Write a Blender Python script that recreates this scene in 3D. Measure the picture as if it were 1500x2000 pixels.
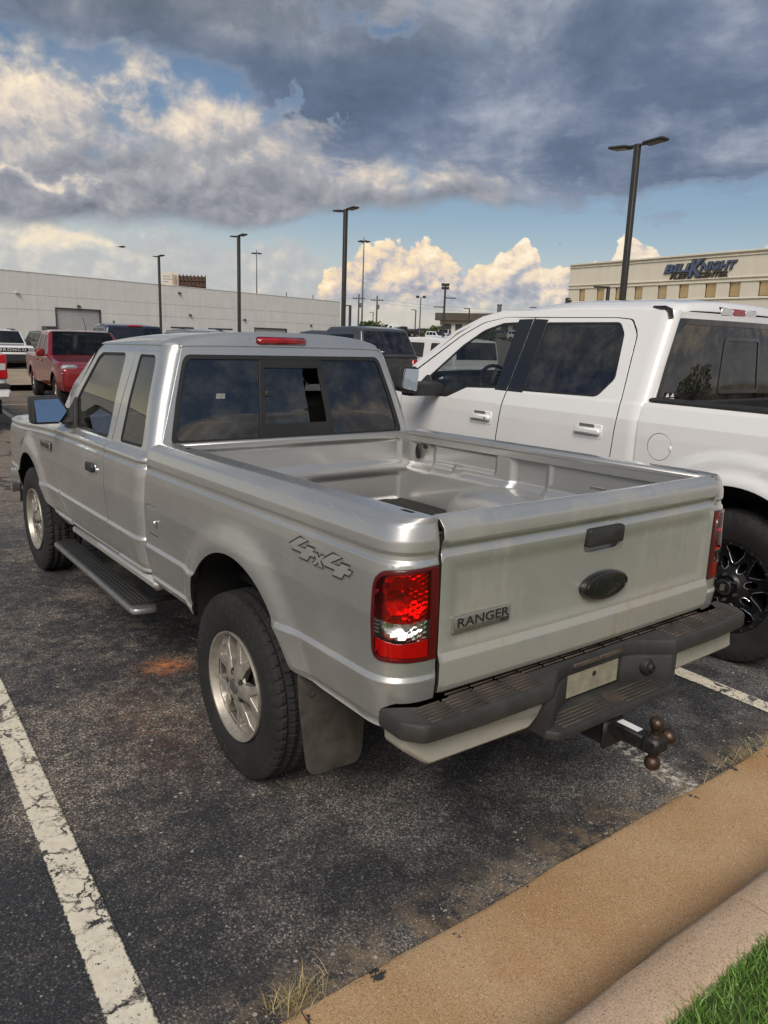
import bpy, bmesh, math, random
import numpy as np
from mathutils import Vector, Matrix
from mathutils.geometry import delaunay_2d_cdt
random.seed(7)
rng = np.random.default_rng(7)
for o in list(bpy.data.objects):
    bpy.data.objects.remove(o)
SC = bpy.context.scene
C = SC.collection
PI = math.pi

# ------------------------------------------------------------------ camera
CAM = (-2.0678, -2.5611, 1.7345)
YAW, PITCH, ROLL, FPX = 0.6495, 0.2259, 0.0349, 1497.6
cd = bpy.data.cameras.new('camera')
co = bpy.data.objects.new('camera', cd)
C.objects.link(co)
cy_, sy_, cp_, sp_ = math.cos(YAW), math.sin(YAW), math.cos(PITCH), math.sin(PITCH)
fw = Vector((sy_ * cp_, cy_ * cp_, -sp_))
rt = Vector((cy_, -sy_, 0))
up = rt.cross(fw)
r2 = math.cos(ROLL) * rt + math.sin(ROLL) * up
u2 = -math.sin(ROLL) * rt + math.cos(ROLL) * up
mm = Matrix((r2, u2, -fw)).transposed().to_4x4()
mm.translation = Vector(CAM)
co.matrix_world = mm
cd.sensor_fit = 'VERTICAL'
cd.sensor_height = 32.0
cd.lens = 32.0 * FPX / 2000.0
cd.clip_start = 0.05
cd.clip_end = 3000
SC.camera = co
SC.view_settings.view_transform = 'Standard'
SC.view_settings.look = 'None'
SC.view_settings.gamma = 1
SC.view_settings.use_curve_mapping = False
SC.view_settings.exposure = 0.62
SC.cycles.max_bounces = 8
SC.cycles.transparent_max_bounces = 16
SC.cycles.use_denoising = True
SC.cycles.caustics_reflective = False
SC.cycles.caustics_refractive = False

# ------------------------------------------------------------------ world: Nishita sky with procedural clouds
W = bpy.data.worlds.new("World")
SC.world = W
W.use_nodes = True
SUN_EL, SUN_AZ = 42.0, 226.0            # degrees; azimuth clockwise from +Y
EXPO = 2 ** SC.view_settings.exposure


class NT:
    """small helper that writes node graphs as expressions"""
    def __init__(s, tree):
        s.t = tree
        s.n = tree.nodes
        s.l = tree.links

    def put(s, sock, v):
        if hasattr(v, 'is_output') or isinstance(v, bpy.types.NodeSocket):
            s.l.new(v, sock)
        elif v is not None:
            if hasattr(sock.default_value, '__len__') and not hasattr(v, '__len__'):
                v = (v,) * len(sock.default_value)
            if hasattr(v, '__len__') and len(v) == 3 and len(sock.default_value) == 4:
                v = (*v, 1)
            sock.default_value = v

    def m(s, op, a, b=0.0, c=0.0, clamp=False):
        n = s.n.new('ShaderNodeMath')
        n.operation = op
        n.use_clamp = clamp
        s.put(n.inputs[0], a)
        s.put(n.inputs[1], b)
        s.put(n.inputs[2], c)
        return n.outputs[0]

    def vm(s, op, a, b=None, scale=None):
        n = s.n.new('ShaderNodeVectorMath')
        n.operation = op
        s.put(n.inputs[0], a)
        if b is not None:
            s.put(n.inputs[1], b)
        if scale is not None:
            s.put(n.inputs['Scale'], scale)
        return n.outputs['Value'] if op in ('LENGTH', 'DOT_PRODUCT', 'DISTANCE') else n.outputs[0]

    def comb(s, x, y, z):
        n = s.n.new('ShaderNodeCombineXYZ')
        for i, v in enumerate((x, y, z)):
            s.put(n.inputs[i], v)
        return n.outputs[0]

    def sep(s, v):
        n = s.n.new('ShaderNodeSeparateXYZ')
        s.put(n.inputs[0], v)
        return n.outputs

    def ss(s, v, a, b, lo=0.0, hi=1.0):
        n = s.n.new('ShaderNodeMapRange')
        n.interpolation_type = 'SMOOTHSTEP'
        for k, x in zip(('Value', 'From Min', 'From Max', 'To Min', 'To Max'), (v, a, b, lo, hi)):
            s.put(n.inputs[k], x)
        return n.outputs[0]

    def lin(s, v, a, b, lo=0.0, hi=1.0):
        n = s.n.new('ShaderNodeMapRange')
        for k, x in zip(('Value', 'From Min', 'From Max', 'To Min', 'To Max'), (v, a, b, lo, hi)):
            s.put(n.inputs[k], x)
        return n.outputs[0]

    def noise(s, vec, scale, detail=6.0, rough=0.5, dist=0.0, kind='FBM', lac=2.0, out=0, norm=True, dim='3D'):
        n = s.n.new('ShaderNodeTexNoise')
        n.noise_dimensions = dim
        n.noise_type = kind
        if kind == 'FBM':
            n.normalize = norm
        s.put(n.inputs['Vector'], vec)
        s.put(n.inputs['Scale'], scale)
        n.inputs['Detail'].default_value = detail
        n.inputs['Roughness'].default_value = rough
        n.inputs['Lacunarity'].default_value = lac
        n.inputs['Distortion'].default_value = dist
        return n.outputs[out]

    def voro(s, vec, scale, feature='F1', detail=0.0, rand=1.0, out='Distance', rough=0.5, smooth=None, dim='3D'):
        n = s.n.new('ShaderNodeTexVoronoi')
        n.voronoi_dimensions = dim
        n.feature = feature
        s.put(n.inputs['Vector'], vec)
        s.put(n.inputs['Scale'], scale)
        if 'Detail' in n.inputs:
            n.inputs['Detail'].default_value = detail
        if 'Roughness' in n.inputs:
            n.inputs['Roughness'].default_value = rough
        if smooth is not None:
            n.inputs['Smoothness'].default_value = smooth
        n.inputs['Randomness'].default_value = rand
        if detail and 'Distance' in n.outputs:
            n.normalize = True
        return n.outputs[out]

    def curve(s, v, pts, lo, hi, vmax):
        """piecewise curve: v in [lo,hi] -> value, points given in real units"""
        n = s.n.new('ShaderNodeFloatCurve')
        s.put(n.inputs['Value'], s.lin(v, lo, hi))
        cu = n.mapping.curves[0]
        pts = sorted(pts)
        xs = [((a - lo) / (hi - lo), b / vmax) for a, b in pts]
        cu.points[0].location = xs[0]
        cu.points[1].location = xs[-1]
        for q in xs[1:-1]:
            cu.points.new(*q)
        for p in cu.points:
            p.handle_type = 'AUTO_CLAMPED'
        n.mapping.use_clip = False
        n.mapping.update()
        return s.m('MULTIPLY', n.outputs[0], vmax)

    def mix(s, f, a, b, mode='MIX'):
        n = s.n.new('ShaderNodeMix')
        n.data_type = 'RGBA'
        n.blend_type = mode
        n.clamp_factor = True
        s.put(n.inputs[0], f)
        s.put(n.inputs[6], a)
        s.put(n.inputs[7], b)
        return n.outputs[2]

    def ramp(s, f, stops, interp='LINEAR'):
        n = s.n.new('ShaderNodeValToRGB')
        n.color_ramp.interpolation = interp
        e = n.color_ramp.elements
        while len(e) < len(stops):
            e.new(0.5)
        for k, (p, c) in zip(e, stops):
            k.position = p
            k.color = (*c, 1) if len(c) == 3 else c
        s.put(n.inputs[0], f)
        return n.outputs[0]

    def bump(s, h, strength=0.3, dist=0.01, normal=None):
        n = s.n.new('ShaderNodeBump')
        n.inputs['Strength'].default_value = strength
        n.inputs['Distance'].default_value = dist
        s.put(n.inputs['Height'], h)
        if normal is not None:
            s.put(n.inputs['Normal'], normal)
        return n.outputs[0]


def srgb(r, g, b):
    f = lambda c: (c / 255 / 12.92) if c / 255 <= 0.04045 else ((c / 255 + 0.055) / 1.055) ** 2.4
    return (f(r), f(g), f(b))


def sky_world():
    W.node_tree.nodes.clear()
    T = NT(W.node_tree)
    out = T.n.new('ShaderNodeOutputWorld')
    tc = T.n.new('ShaderNodeTexCoord')
    d = T.vm('NORMALIZE', tc.outputs['Generated'])
    x, y, z = T.sep(d)
    DEG = 180 / PI
    az = T.m('MULTIPLY', T.m('ARCTAN2', x, y), DEG)
    el = T.m('MULTIPLY', T.m('ARCSINE', z), DEG)
    sky = T.n.new('ShaderNodeTexSky')
    sky.sky_type = 'NISHITA'
    sky.sun_disc = False
    sky.sun_elevation = math.radians(SUN_EL)
    sky.sun_rotation = math.radians(SUN_AZ)
    sky.air_density = 1.0
    sky.dust_density = 1.2
    sky.ozone_density = 1.5
    bg0 = T.n.new('ShaderNodeBackground')
    bg0.inputs['Strength'].default_value = 0.052
    T.l.new(sky.outputs[0], bg0.inputs[0])

    def dc(r, g, b):                     # display colour -> scene radiance
        c = srgb(r, g, b)
        return tuple(v / EXPO for v in c)

    # angular coordinates for the clouds low over the horizon
    pe = T.comb(T.m('MULTIPLY', az, 0.1), T.m('MULTIPLY', el, 0.13), 0.0)
    # planar coordinates for the high deck
    zz = T.m('ADD', T.m('MAXIMUM', z, 0.0), 0.10)
    pp = T.comb(T.m('DIVIDE', x, zz), T.m('DIVIDE', y, zz), 0.0)
    f = T.m

    def N2(v, scale, det, rough=0.55, dist=0.0, out=0):
        return T.noise(v, scale, det, rough, dist, out=out, dim='2D')

    def lit_pair(scale, seed, stepv, bill=0.8, warp=0.12, rough=0.6):
        p = T.vm('ADD', pe, (seed, seed * 0.37, 0))
        wv = N2(p, scale * 1.3, 3, 0.55, out=1)
        p = T.vm('ADD', p, T.vm('SCALE', T.vm('SUBTRACT', wv, (0.5, 0.5, 0.5)), scale=warp))

        def dens(q):
            b = T.voro(q, scale, 'SMOOTH_F1', 4, 1.0, rough=0.55, smooth=0.35, dim='2D')
            n = N2(q, scale * 0.9, 10, rough)
            return f('ADD', f('MULTIPLY', f('SUBTRACT', 0.42, b), bill), f('MULTIPLY', f('SUBTRACT', n, 0.5), 1.1))
        n0 = dens(p)
        n1 = dens(T.vm('ADD', p, (stepv[0], stepv[1], 0)))
        return n0, f('SUBTRACT', n0, n1)

    wvec = T.noise(T.vm('ADD', pe, (1.3, 8.1, 0)), 2.2, 5, 0.55, out=1, dim='2D')
    wx, wy, _w = T.sep(wvec)
    azw = f('ADD', az, f('MULTIPLY', f('SUBTRACT', wx, 0.5), 16.0))
    elw = f('ADD', el, f('MULTIPLY', f('SUBTRACT', wy, 0.5), 6.0))

    def blob(a0, e0, sa, se, k):
        q = f('ADD', f('POWER', f('DIVIDE', f('SUBTRACT', azw, a0), sa), 2.0), f('POWER', f('DIVIDE', f('SUBTRACT', elw, e0), se), 2.0))
        return f('MULTIPLY', f('EXPONENT', f('MULTIPLY', q, -1.0)), k)
    # broad soft noises
    nb = N2(T.vm('ADD', pe, (3.1, 1.7, 0)), 1.0, 10, 0.6, 0.2)
    nf = N2(T.vm('ADD', pp, (2.3, 0.4, 0)), 0.75, 9, 0.56, 0.25)
    nf2 = N2(T.vm('ADD', pp, (7.7, 3.4, 0)), 1.6, 10, 0.6, 0.12)

    # ---- thin pale haze toward the horizon
    hz = T.m('MULTIPLY', T.ss(el, T.ss(az, 40, 0, 9.0, 15.0), 0.5), T.ss(az, 45, 15, 0.75, 0.92))
    hzc = T.mix(T.ss(az, 18, 50), dc(208, 207, 201), dc(206, 212, 216))
    hzc = T.mix(T.ss(el, 3.5, 0.8), hzc, dc(228, 218, 203))
    hzc = T.mix(T.m('MULTIPLY', T.m('MULTIPLY', T.ss(az, 20, -12), T.ss(az, -90, -40)), T.ss(el, 16, 5)), hzc, dc(246, 232, 196))

    # ---- cumulus standing on the horizon
    top = T.curve(az, [(-180, 5.5), (-140, 3), (-110, 6.5), (-80, 4), (-50, 6), (-20, 3), (0, 4), (10, 2.4), (20, 1.5), (28, 1.2), (30.2, 1.6), (31.5, 2.9), (33, 4.0),
                       (34.4, 5.2), (36, 5.7), (37.2, 5.5), (38.6, 6.6), (40, 6.1), (41.5, 5.4), (42.6, 4.7), (43.8, 5.4), (45, 5.6), (46, 6.9),
                       (47.1, 6.1), (48.2, 4.7), (49.4, 4.9), (50.6, 5.7), (52, 5.0), (53.4, 6.6), (54.8, 6.4), (56, 5.0), (58, 5.7), (60, 5.8), (62, 5.7),
                       (66, 5), (75, 6.5), (95, 3.5), (120, 6), (150, 4), (180, 5.5)], -180, 180, 10)
    c0, cl = lit_pair(3.0, 0.0, (-0.035, 0.045), 0.9, 0.10)
    dtop = f('SUBTRACT', top, el)
    ca = T.ss(f('ADD', dtop, f('MULTIPLY', c0, 3.0)), 0.0, 0.22)
    ca = f('MULTIPLY', ca, T.ss(el, 1.4, 3.4, 0.2, 1.0))
    litc = f('ADD', f('MULTIPLY', cl, 1.5), f('ADD', 0.16, f('MULTIPLY', T.ss(dtop, 3.8, 0.0), 0.50)))
    litc = f('ADD', litc, f('MULTIPLY', c0, 0.55))
    warmth = T.ss(az, 30, 58)
    ccol = T.ramp(litc, [(0.05, dc(150, 156, 170)), (0.35, dc(186, 184, 188)), (0.55, dc(226, 208, 192)), (0.78, dc(252, 226, 186)), (1.0, dc(255, 240, 208))])
    ccol = T.mix(f('MULTIPLY', warmth, 0.55), ccol, T.ramp(litc, [(0.05, dc(152, 162, 178)), (0.4, dc(190, 190, 196)), (0.75, dc(236, 226, 214)), (1.0, dc(252, 246, 234))]))

    # ---- bank of broken cumulus on the left, with sunlit heads and grey bases
    hi = T.curve(az, [(-180, 17), (-100, 15), (-60, 8), (-18, 6.5), (-4, 10), (5, 15.2), (10, 15.8), (20, 15.2), (27, 14.2), (30.5, 14.0), (33.6, 12.2), (35.5, 10.6), (38.5, 10.2), (41.5, 11.5), (44.5, 11.2), (46.5, 9.2), (49, 8), (53, 7.6), (62, 8.2), (90, 14), (140, 17), (180, 17)], -180, 180, 30)
    lo = T.curve(az, [(-180, 8), (-60, 7.5), (0, 6.4), (11, 6.5), (21, 7.2), (27, 7.3), (31, 8.2), (35, 9.0), (38.5, 9.0), (41, 9.4), (44.5, 9.6), (46.5, 9.4), (49, 9.5), (53, 9.5), (62, 9.2), (90, 9), (140, 9), (180, 8)], -180, 180, 30)
    b0, bl = lit_pair(1.5, 9.0, (-0.05, 0.09), 0.9, 0.22, 0.62)
    wob = f('ADD', f('MULTIPLY', b0, 5.0), f('MULTIPLY', f('SUBTRACT', nb, 0.5), 7.0))
    brk = T.ss(f('ADD', f('SUBTRACT', nb, 0.5), f('MULTIPLY', b0, 0.35)), -0.22, -0.06)
    ba = f('MULTIPLY', T.ss(f('ADD', f('SUBTRACT', hi, el), wob), -1.2, 1.6), T.ss(f('ADD', f('SUBTRACT', el, lo), f('MULTIPLY', b0, 2.2)), -0.6, 0.6))
    span = f('DIVIDE', f('SUBTRACT', el, lo), f('MAXIMUM', f('SUBTRACT', hi, lo), 0.8))
    ba = f('MULTIPLY', ba, f('MAXIMUM', brk, T.ss(span, 0.75, 0.2)))
    litb = f('ADD', f('MULTIPLY', bl, 0.9), f('MULTIPLY', T.ss(f('ADD', span, f('MULTIPLY', f('SUBTRACT', nb, 0.5), 1.2)), 0.15, 0.95), 0.36))
    litb = f('ADD', f('ADD', litb, 0.21), f('MULTIPLY', b0, 0.34))
    litb = f('ADD', litb, f('MULTIPLY', f('MULTIPLY', T.ss(az, 34, 8), T.ss(el, 8.5, 12)), 0.20))
    litb = f('ADD', litb, blob(15.5, 8.9, 5.5, 0.55, 0.42))
    bcol = T.ramp(litb, [(0.0, dc(116, 122, 136)), (0.25, dc(146, 149, 157)), (0.5, dc(172, 173, 178)), (0.70, dc(220, 208, 196)), (0.88, dc(250, 234, 206)), (1.0, dc(255, 244, 222))])

    # ---- pale low bank under it
    l0, ll = lit_pair(1.7, 21.0, (-0.05, 0.06), 0.9, 0.15)
    lh = T.curve(az, [(-180, 7), (-60, 3.5), (-12, 3.0), (0, 5.6), (10, 6.0), (15, 6.2), (21, 5.6), (27, 5.9), (31, 5.4), (33, 4.0), (36, 0.5), (62, 0.2), (110, 2), (180, 7)], -180, 180, 10)
    la = f('MULTIPLY', T.ss(f('ADD', f('SUBTRACT', lh, el), f('MULTIPLY', l0, 3.4)), -0.4, 0.9), 0.85)
    litl = f('ADD', f('ADD', 0.34, f('MULTIPLY', ll, 1.1)), f('ADD', f('MULTIPLY', T.ss(az, 26, 8), 0.10), blob(14.2, 5.4, 2.2, 0.8, 0.45)))
    lcol = T.ramp(litl, [(0.0, dc(166, 172, 180)), (0.4, dc(192, 193, 192)), (0.6, dc(220, 213, 202)), (0.85, dc(248, 232, 204))])

    # ---- dark deck overhead
    db = T.curve(az, [(-180, 30), (-90, 34), (-40, 26), (0, 19), (9, 17.4), (14, 16.2), (20, 15.9), (25, 15.6), (28, 13.6), (31, 11.8), (34, 11.2), (37, 11.5), (40, 11.5), (43, 10.9), (46, 10.3), (48.5, 9.3),
                      (51, 9.0), (53.5, 8.8), (56, 8.9), (58.5, 9.3), (62.5, 9.8), (72, 12), (95, 18), (130, 27), (180, 30)], -180, 180, 40)
    dn = f('ADD', f('MULTIPLY', f('SUBTRACT', nb, 0.5), 9.0), f('MULTIPLY', f('SUBTRACT', nf2, 0.5), 5.0))
    da = T.ss(f('ADD', f('SUBTRACT', el, db), dn), -0.7, 1.5)
    holes = T.ss(f('ADD', nf, f('MULTIPLY', f('SUBTRACT', nf2, 0.5), 0.35)), 0.36, 0.27)
    ovh = T.ss(el, 24, 40)
    holes = f('MAXIMUM', f('MULTIPLY', holes, 0.9), f('MULTIPLY', ovh, T.ss(nf, 0.56, 0.42)))
    # two rifts of blue seen in the deck
    rift = f('ADD', f('ADD', blob(36.5, 19.4, 4.2, 0.9, 1.0), blob(15.5, 15.4, 3.2, 1.6, 1.1)), f('ADD', blob(22.0, 16.0, 1.8, 1.8, 1.0), blob(29.8, 14.8, 1.3, 1.8, 1.0)))
    rift = T.ss(f('ADD', f('ADD', rift, f('MULTIPLY', b0, 0.5)), f('MULTIPLY', f('SUBTRACT', nb, 0.5), 1.2)), 0.25, 1.1)
    da = f('MULTIPLY', da, f('SUBTRACT', 1.0, f('MULTIPLY', f('MAXIMUM', holes, rift), 0.85)))
    ba = f('MULTIPLY', ba, f('SUBTRACT', 1.0, f('MULTIPLY', rift, 0.9)))
    dl = f('ADD', f('MULTIPLY', f('SUBTRACT', nf2, 0.5), 1.3), f('ADD', 0.42, f('MULTIPLY', f('SUBTRACT', nb, 0.5), 1.6)))
    dl = f('ADD', dl, f('MULTIPLY', blob(60, 13.4, 5.5, 1.6, 1.0), 0.42))
    dcol = T.ramp(dl, [(0.0, dc(88, 102, 124)), (0.35, dc(104, 119, 143)), (0.6, dc(126, 138, 159)), (0.85, dc(160, 168, 183)), (1.0, dc(176, 180, 190))])
    dgrey = T.mix(1.0, dcol, (1.08, 0.99, 0.86), 'MULTIPLY')
    dcol = T.mix(f('MULTIPLY', T.ss(el, 15.5, 20.0), T.ss(az, 58, 24)), dcol, dgrey)
    # thin lit edge where the deck is thin
    edge = f('MULTIPLY', f('MULTIPLY', da, f('SUBTRACT', 1.0, da)), 2.6)
    dcol = T.mix(f('MULTIPLY', edge, 0.45), dcol, dc(172, 180, 194))

    def layer(under, col, alpha):
        b = T.n.new('ShaderNodeBackground')
        T.l.new(col, b.inputs[0])
        mx = T.n.new('ShaderNodeMixShader')
        T.put(mx.inputs[0], alpha)
        T.l.new(under, mx.inputs[1])
        T.l.new(b.outputs[0], mx.inputs[2])
        return mx.outputs[0]
    up_ = T.ss(el, -0.6, 0.2)
    s = layer(bg0.outputs[0], hzc, hz)
    s = layer(s, lcol, la)
    s = layer(s, ccol, ca)
    s = layer(s, bcol, ba)
    s = layer(s, dcol, da)
    bgg = T.n.new('ShaderNodeBackground')
    bgg.inputs[0].default_value = (0.09, 0.085, 0.075, 1)
    mx = T.n.new('ShaderNodeMixShader')
    T.l.new(up_, mx.inputs[0])
    T.l.new(bgg.outputs[0], mx.inputs[1])
    T.l.new(s, mx.inputs[2])
    T.l.new(mx.outputs[0], out.inputs[0])
    W.cycles.sampling_method = 'MANUAL'
    W.cycles.sample_map_resolution = 512


sky_world()

sl = bpy.data.lights.new('sun', 'SUN')
sl.energy = 2.1
sl.angle = math.radians(34)              # low sun filtered by broken cloud
sl.color = (1.0, 0.92, 0.82)
so = bpy.data.objects.new('sun', sl)
C.objects.link(so)
a_, e_ = math.radians(SUN_AZ), math.radians(SUN_EL)
sd = Vector((math.sin(a_) * math.cos(e_), math.cos(a_) * math.cos(e_), math.sin(e_)))
so.rotation_euler = sd.to_track_quat('Z', 'Y').to_euler()

# ------------------------------------------------------------------ mesh helpers
class MB:
    def __init__(s):
        s.v, s.f, s.mi = [], [], []

    def add(s, vs, fs, mi=0):
        o = len(s.v)
        s.v += [tuple(map(float, q)) for q in vs]
        s.f += [tuple(o + i for i in q) for q in fs]
        s.mi += [mi] * len(fs)
        return s

    def box(s, c, d, b=0.0, mi=0, M=None):
        """chamfered box, centre c, full dims d"""
        hx, hy, hz = d[0] / 2, d[1] / 2, d[2] / 2
        b = min(b, hx * .9, hy * .9, hz * .9)
        if b <= 0:
            vs = [(sx * hx, sy * hy, sz * hz) for sx in (-1, 1) for sy in (-1, 1) for sz in (-1, 1)]
            fs = [(0, 1, 3, 2), (4, 6, 7, 5), (0, 4, 5, 1), (2, 3, 7, 6), (0, 2, 6, 4), (1, 5, 7, 3)]
        else:
            vs, ix = [], {}
            for sx in (-1, 1):
                for sy in (-1, 1):
                    for sz in (-1, 1):
                        for a in range(3):
                            p = [sx * (hx - b), sy * (hy - b), sz * (hz - b)]
                            p[a] += (sx, sy, sz)[a] * b
                            ix[(sx, sy, sz, a)] = len(vs)
                            vs.append(tuple(p))
            fs = []
            for a in range(3):
                o1, o2 = [k for k in range(3) if k != a]
                for sg in (-1, 1):
                    q = []
                    for (p1, p2) in ((-1, -1), (1, -1), (1, 1), (-1, 1)):
                        t = [0, 0, 0]
                        t[a], t[o1], t[o2] = sg, p1, p2
                        q.append(ix[(*t, a)])
                    fs.append(q if (sg > 0) == (a != 1) else q[::-1])
            for a in range(3):
                o1, o2 = [k for k in range(3) if k != a]
                for p1 in (-1, 1):
                    for p2 in (-1, 1):
                        t1, t2 = [0, 0, 0], [0, 0, 0]
                        t1[o1] = t2[o1] = p1
                        t1[o2] = t2[o2] = p2
                        t1[a], t2[a] = -1, 1
                        q = [ix[(*t1, o1)], ix[(*t2, o1)], ix[(*t2, o2)], ix[(*t1, o2)]]
                        n = (Vector(vs[q[1]]) - Vector(vs[q[0]])).cross(Vector(vs[q[2]]) - Vector(vs[q[1]]))
                        m = Vector((0, 0, 0))
                        m[o1], m[o2] = p1, p2
                        fs.append(q if n.dot(m) > 0 else q[::-1])
            for sx in (-1, 1):
                for sy in (-1, 1):
                    for sz in (-1, 1):
                        q = [ix[(sx, sy, sz, a)] for a in range(3)]
                        fs.append(q if sx * sy * sz > 0 else q[::-1])
        if M is not None:
            vs = [M @ Vector(q) for q in vs]
        s.add([(q[0] + c[0], q[1] + c[1], q[2] + c[2]) for q in vs], fs, mi)
        return s

    def cyl(s, p0, p1, r0, r1=None, n=16, mi=0, caps=True):
        r1 = r0 if r1 is None else r1
        p0, p1 = Vector(p0), Vector(p1)
        d = (p1 - p0).normalized()
        a = d.orthogonal().normalized()
        b = d.cross(a)
        vs = []
        for p, r in ((p0, r0), (p1, r1)):
            vs += [p + r * (math.cos(2 * PI * k / n) * a + math.sin(2 * PI * k / n) * b) for k in range(n)]
        fs = [(k, (k + 1) % n, n + (k + 1) % n, n + k) for k in range(n)]
        if caps:
            fs += [tuple(range(n))[::-1], tuple(range(n, 2 * n))]
        return s.add(vs, fs, mi)

    def tube(s, pts, r, n=10, mi=0, closed=False, caps=True):
        pts = [Vector(p) for p in pts]
        N = len(pts)
        rr = r if hasattr(r, '__len__') else [r] * N
        vs = []
        prev = None
        for i, p in enumerate(pts):
            t = (pts[(i + 1) % N] - pts[i - 1]) if closed else (pts[min(i + 1, N - 1)] - pts[max(i - 1, 0)])
            t.normalize()
            a = t.orthogonal() if prev is None else prev - t * prev.dot(t)
            a.normalize()
            prev = a
            b = t.cross(a)
            vs += [p + rr[i] * (math.cos(2 * PI * k / n) * a + math.sin(2 * PI * k / n) * b) for k in range(n)]
        fs = []
        for i in range(N if closed else N - 1):
            j = (i + 1) % N
            fs += [(i * n + k, i * n + (k + 1) % n, j * n + (k + 1) % n, j * n + k) for k in range(n)]
        if caps and not closed:
            fs += [tuple(range(n))[::-1], tuple(range((N - 1) * n, N * n))]
        return s.add(vs, fs, mi)

    def lathe(s, prof, n=48, axis='x', c=(0, 0, 0), mi=0, disp=None):
        """prof: list of (axial, radius); revolve round the given axis"""
        vs = []
        for i, (a, r) in enumerate(prof):
            for k in range(n):
                t = 2 * PI * k / n
                rr = r + (disp(i, k, n) if disp else 0)
                p = {'x': (a, rr * math.cos(t), rr * math.sin(t)), 'z': (rr * math.cos(t), rr * math.sin(t), a), 'y': (rr * math.sin(t), a, rr * math.cos(t))}[axis]
                vs.append((p[0] + c[0], p[1] + c[1], p[2] + c[2]))
        fs = []
        for i in range(len(prof) - 1):
            fs += [(i * n + k, i * n + (k + 1) % n, (i + 1) * n + (k + 1) % n, (i + 1) * n + k) for k in range(n)]
        return s.add(vs, fs, mi)

    def grid(s, P, mi=0, flip=False):
        """P: array (a,b,3)"""
        a, b = P.shape[:2]
        fs = []
        for i in range(a - 1):
            for j in range(b - 1):
                q = (i * b + j, (i + 1) * b + j, (i + 1) * b + j + 1, i * b + j + 1)
                fs.append(q[::-1] if flip else q)
        return s.add(P.reshape(-1, 3), fs, mi)

    def prism(s, poly, h0, h1, fn, mi=0):
        """extrude a 2-D outline (list of (u,v)) between heights; fn(u,v,h)->xyz"""
        n = len(poly)
        vs = [fn(u, v, h0) for u, v in poly] + [fn(u, v, h1) for u, v in poly]
        fs = [(k, (k + 1) % n, n + (k + 1) % n, n + k) for k in range(n)] + [tuple(range(n))[::-1], tuple(range(n, 2 * n))]
        return s.add(vs, fs, mi)

    def build(s, name, mats, parent=None, sharp=38, xf=None, smooth=True, fixn=True):
        me = bpy.data.meshes.new(name)
        v = np.array(s.v, float).reshape(-1, 3)
        if xf is not None and len(v):
            v = xf(v)
        me.from_pydata(v.tolist(), [], s.f)
        for m in (mats if isinstance(mats, (list, tuple)) else [mats]):
            me.materials.append(m)
        me.polygons.foreach_set('material_index', s.mi)
        if fixn:
            bm = bmesh.new()
            bm.from_mesh(me)
            bmesh.ops.recalc_face_normals(bm, faces=bm.faces)
            bm.to_mesh(me)
            bm.free()
        if smooth:
            me.polygons.foreach_set('use_smooth', [True] * len(me.polygons))
            me.set_sharp_from_angle(angle=math.radians(sharp))
        me.update()
        return link(name, me, parent)


def link(name, data, parent=None):
    o = bpy.data.objects.new(name, data)
    C.objects.link(o)
    if parent is not None:
        o.parent = parent
    return o


def empty(name, loc=(0, 0, 0), rz=0.0):
    o = bpy.data.objects.new(name, None)
    o.empty_display_size = 0.2
    C.objects.link(o)
    o.location = loc
    o.rotation_euler = (0, 0, rz)
    return o


def tag(o, label=None, cat=None, group=None, kind=None):
    if label:
        o['label'] = label
    if cat:
        o['category'] = cat
    if group:
        o['group'] = group
    if kind:
        o['kind'] = kind
    return o


def fillet(pts, closed=True, seg=5):
    """pts: (u,v) or (u,v,r): round the corners with radius r"""
    out = []
    n = len(pts)
    for i, p in enumerate(pts):
        r = p[2] if len(p) > 2 else 0
        if r <= 0 or (not closed and i in (0, n - 1)):
            out.append((p[0], p[1]))
            continue
        b = Vector(p[:2])
        a = Vector(pts[i - 1][:2]) - b
        c = Vector(pts[(i + 1) % n][:2]) - b
        la, lc = a.length, c.length
        if la < 1e-9 or lc < 1e-9:
            out.append((p[0], p[1]))
            continue
        a /= la
        c /= lc
        ang = math.acos(max(-1, min(1, a.dot(c))))
        if ang > PI - 0.02:
            out.append((p[0], p[1]))
            continue
        t = min(r / math.tan(ang / 2), la * .49, lc * .49)
        for k in range(seg + 1):
            w = k / seg
            q = (1 - w) ** 2 * (b + a * t) + 2 * w * (1 - w) * b + w * w * (b + c * t)
            out.append((q.x, q.y))
    return out


def arc(cx, cy, r, a0, a1, n=18, ry=None):
    ry = r if ry is None else ry
    return [(cx + r * math.cos(math.radians(a0 + (a1 - a0) * k / n)), cy + ry * math.sin(math.radians(a0 + (a1 - a0) * k / n))) for k in range(n + 1)]


def resample(loop, d, closed=True):
    P = [np.array(q[:2], float) for q in loop]
    out = []
    n = len(P)
    for i in range(n if closed else n - 1):
        a, b = P[i], P[(i + 1) % n]
        L = np.hypot(*(b - a))
        if L < 1e-7:
            continue
        k = max(1, int(math.ceil(L / d)))
        for j in range(k):
            out.append(a + (b - a) * j / k)
    if not closed:
        out.append(P[-1])
    return np.array(out)


def inside(P, loop):
    x, y = P[:, 0], P[:, 1]
    r = np.zeros(len(P), bool)
    n = len(loop)
    for i in range(n):
        x0, y0 = loop[i]
        x1, y1 = loop[(i + 1) % n]
        if y0 == y1:
            continue
        c = ((y0 > y) != (y1 > y)) & (x < (x1 - x0) * (y - y0) / (y1 - y0) + x0)
        r ^= c
    return r


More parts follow.
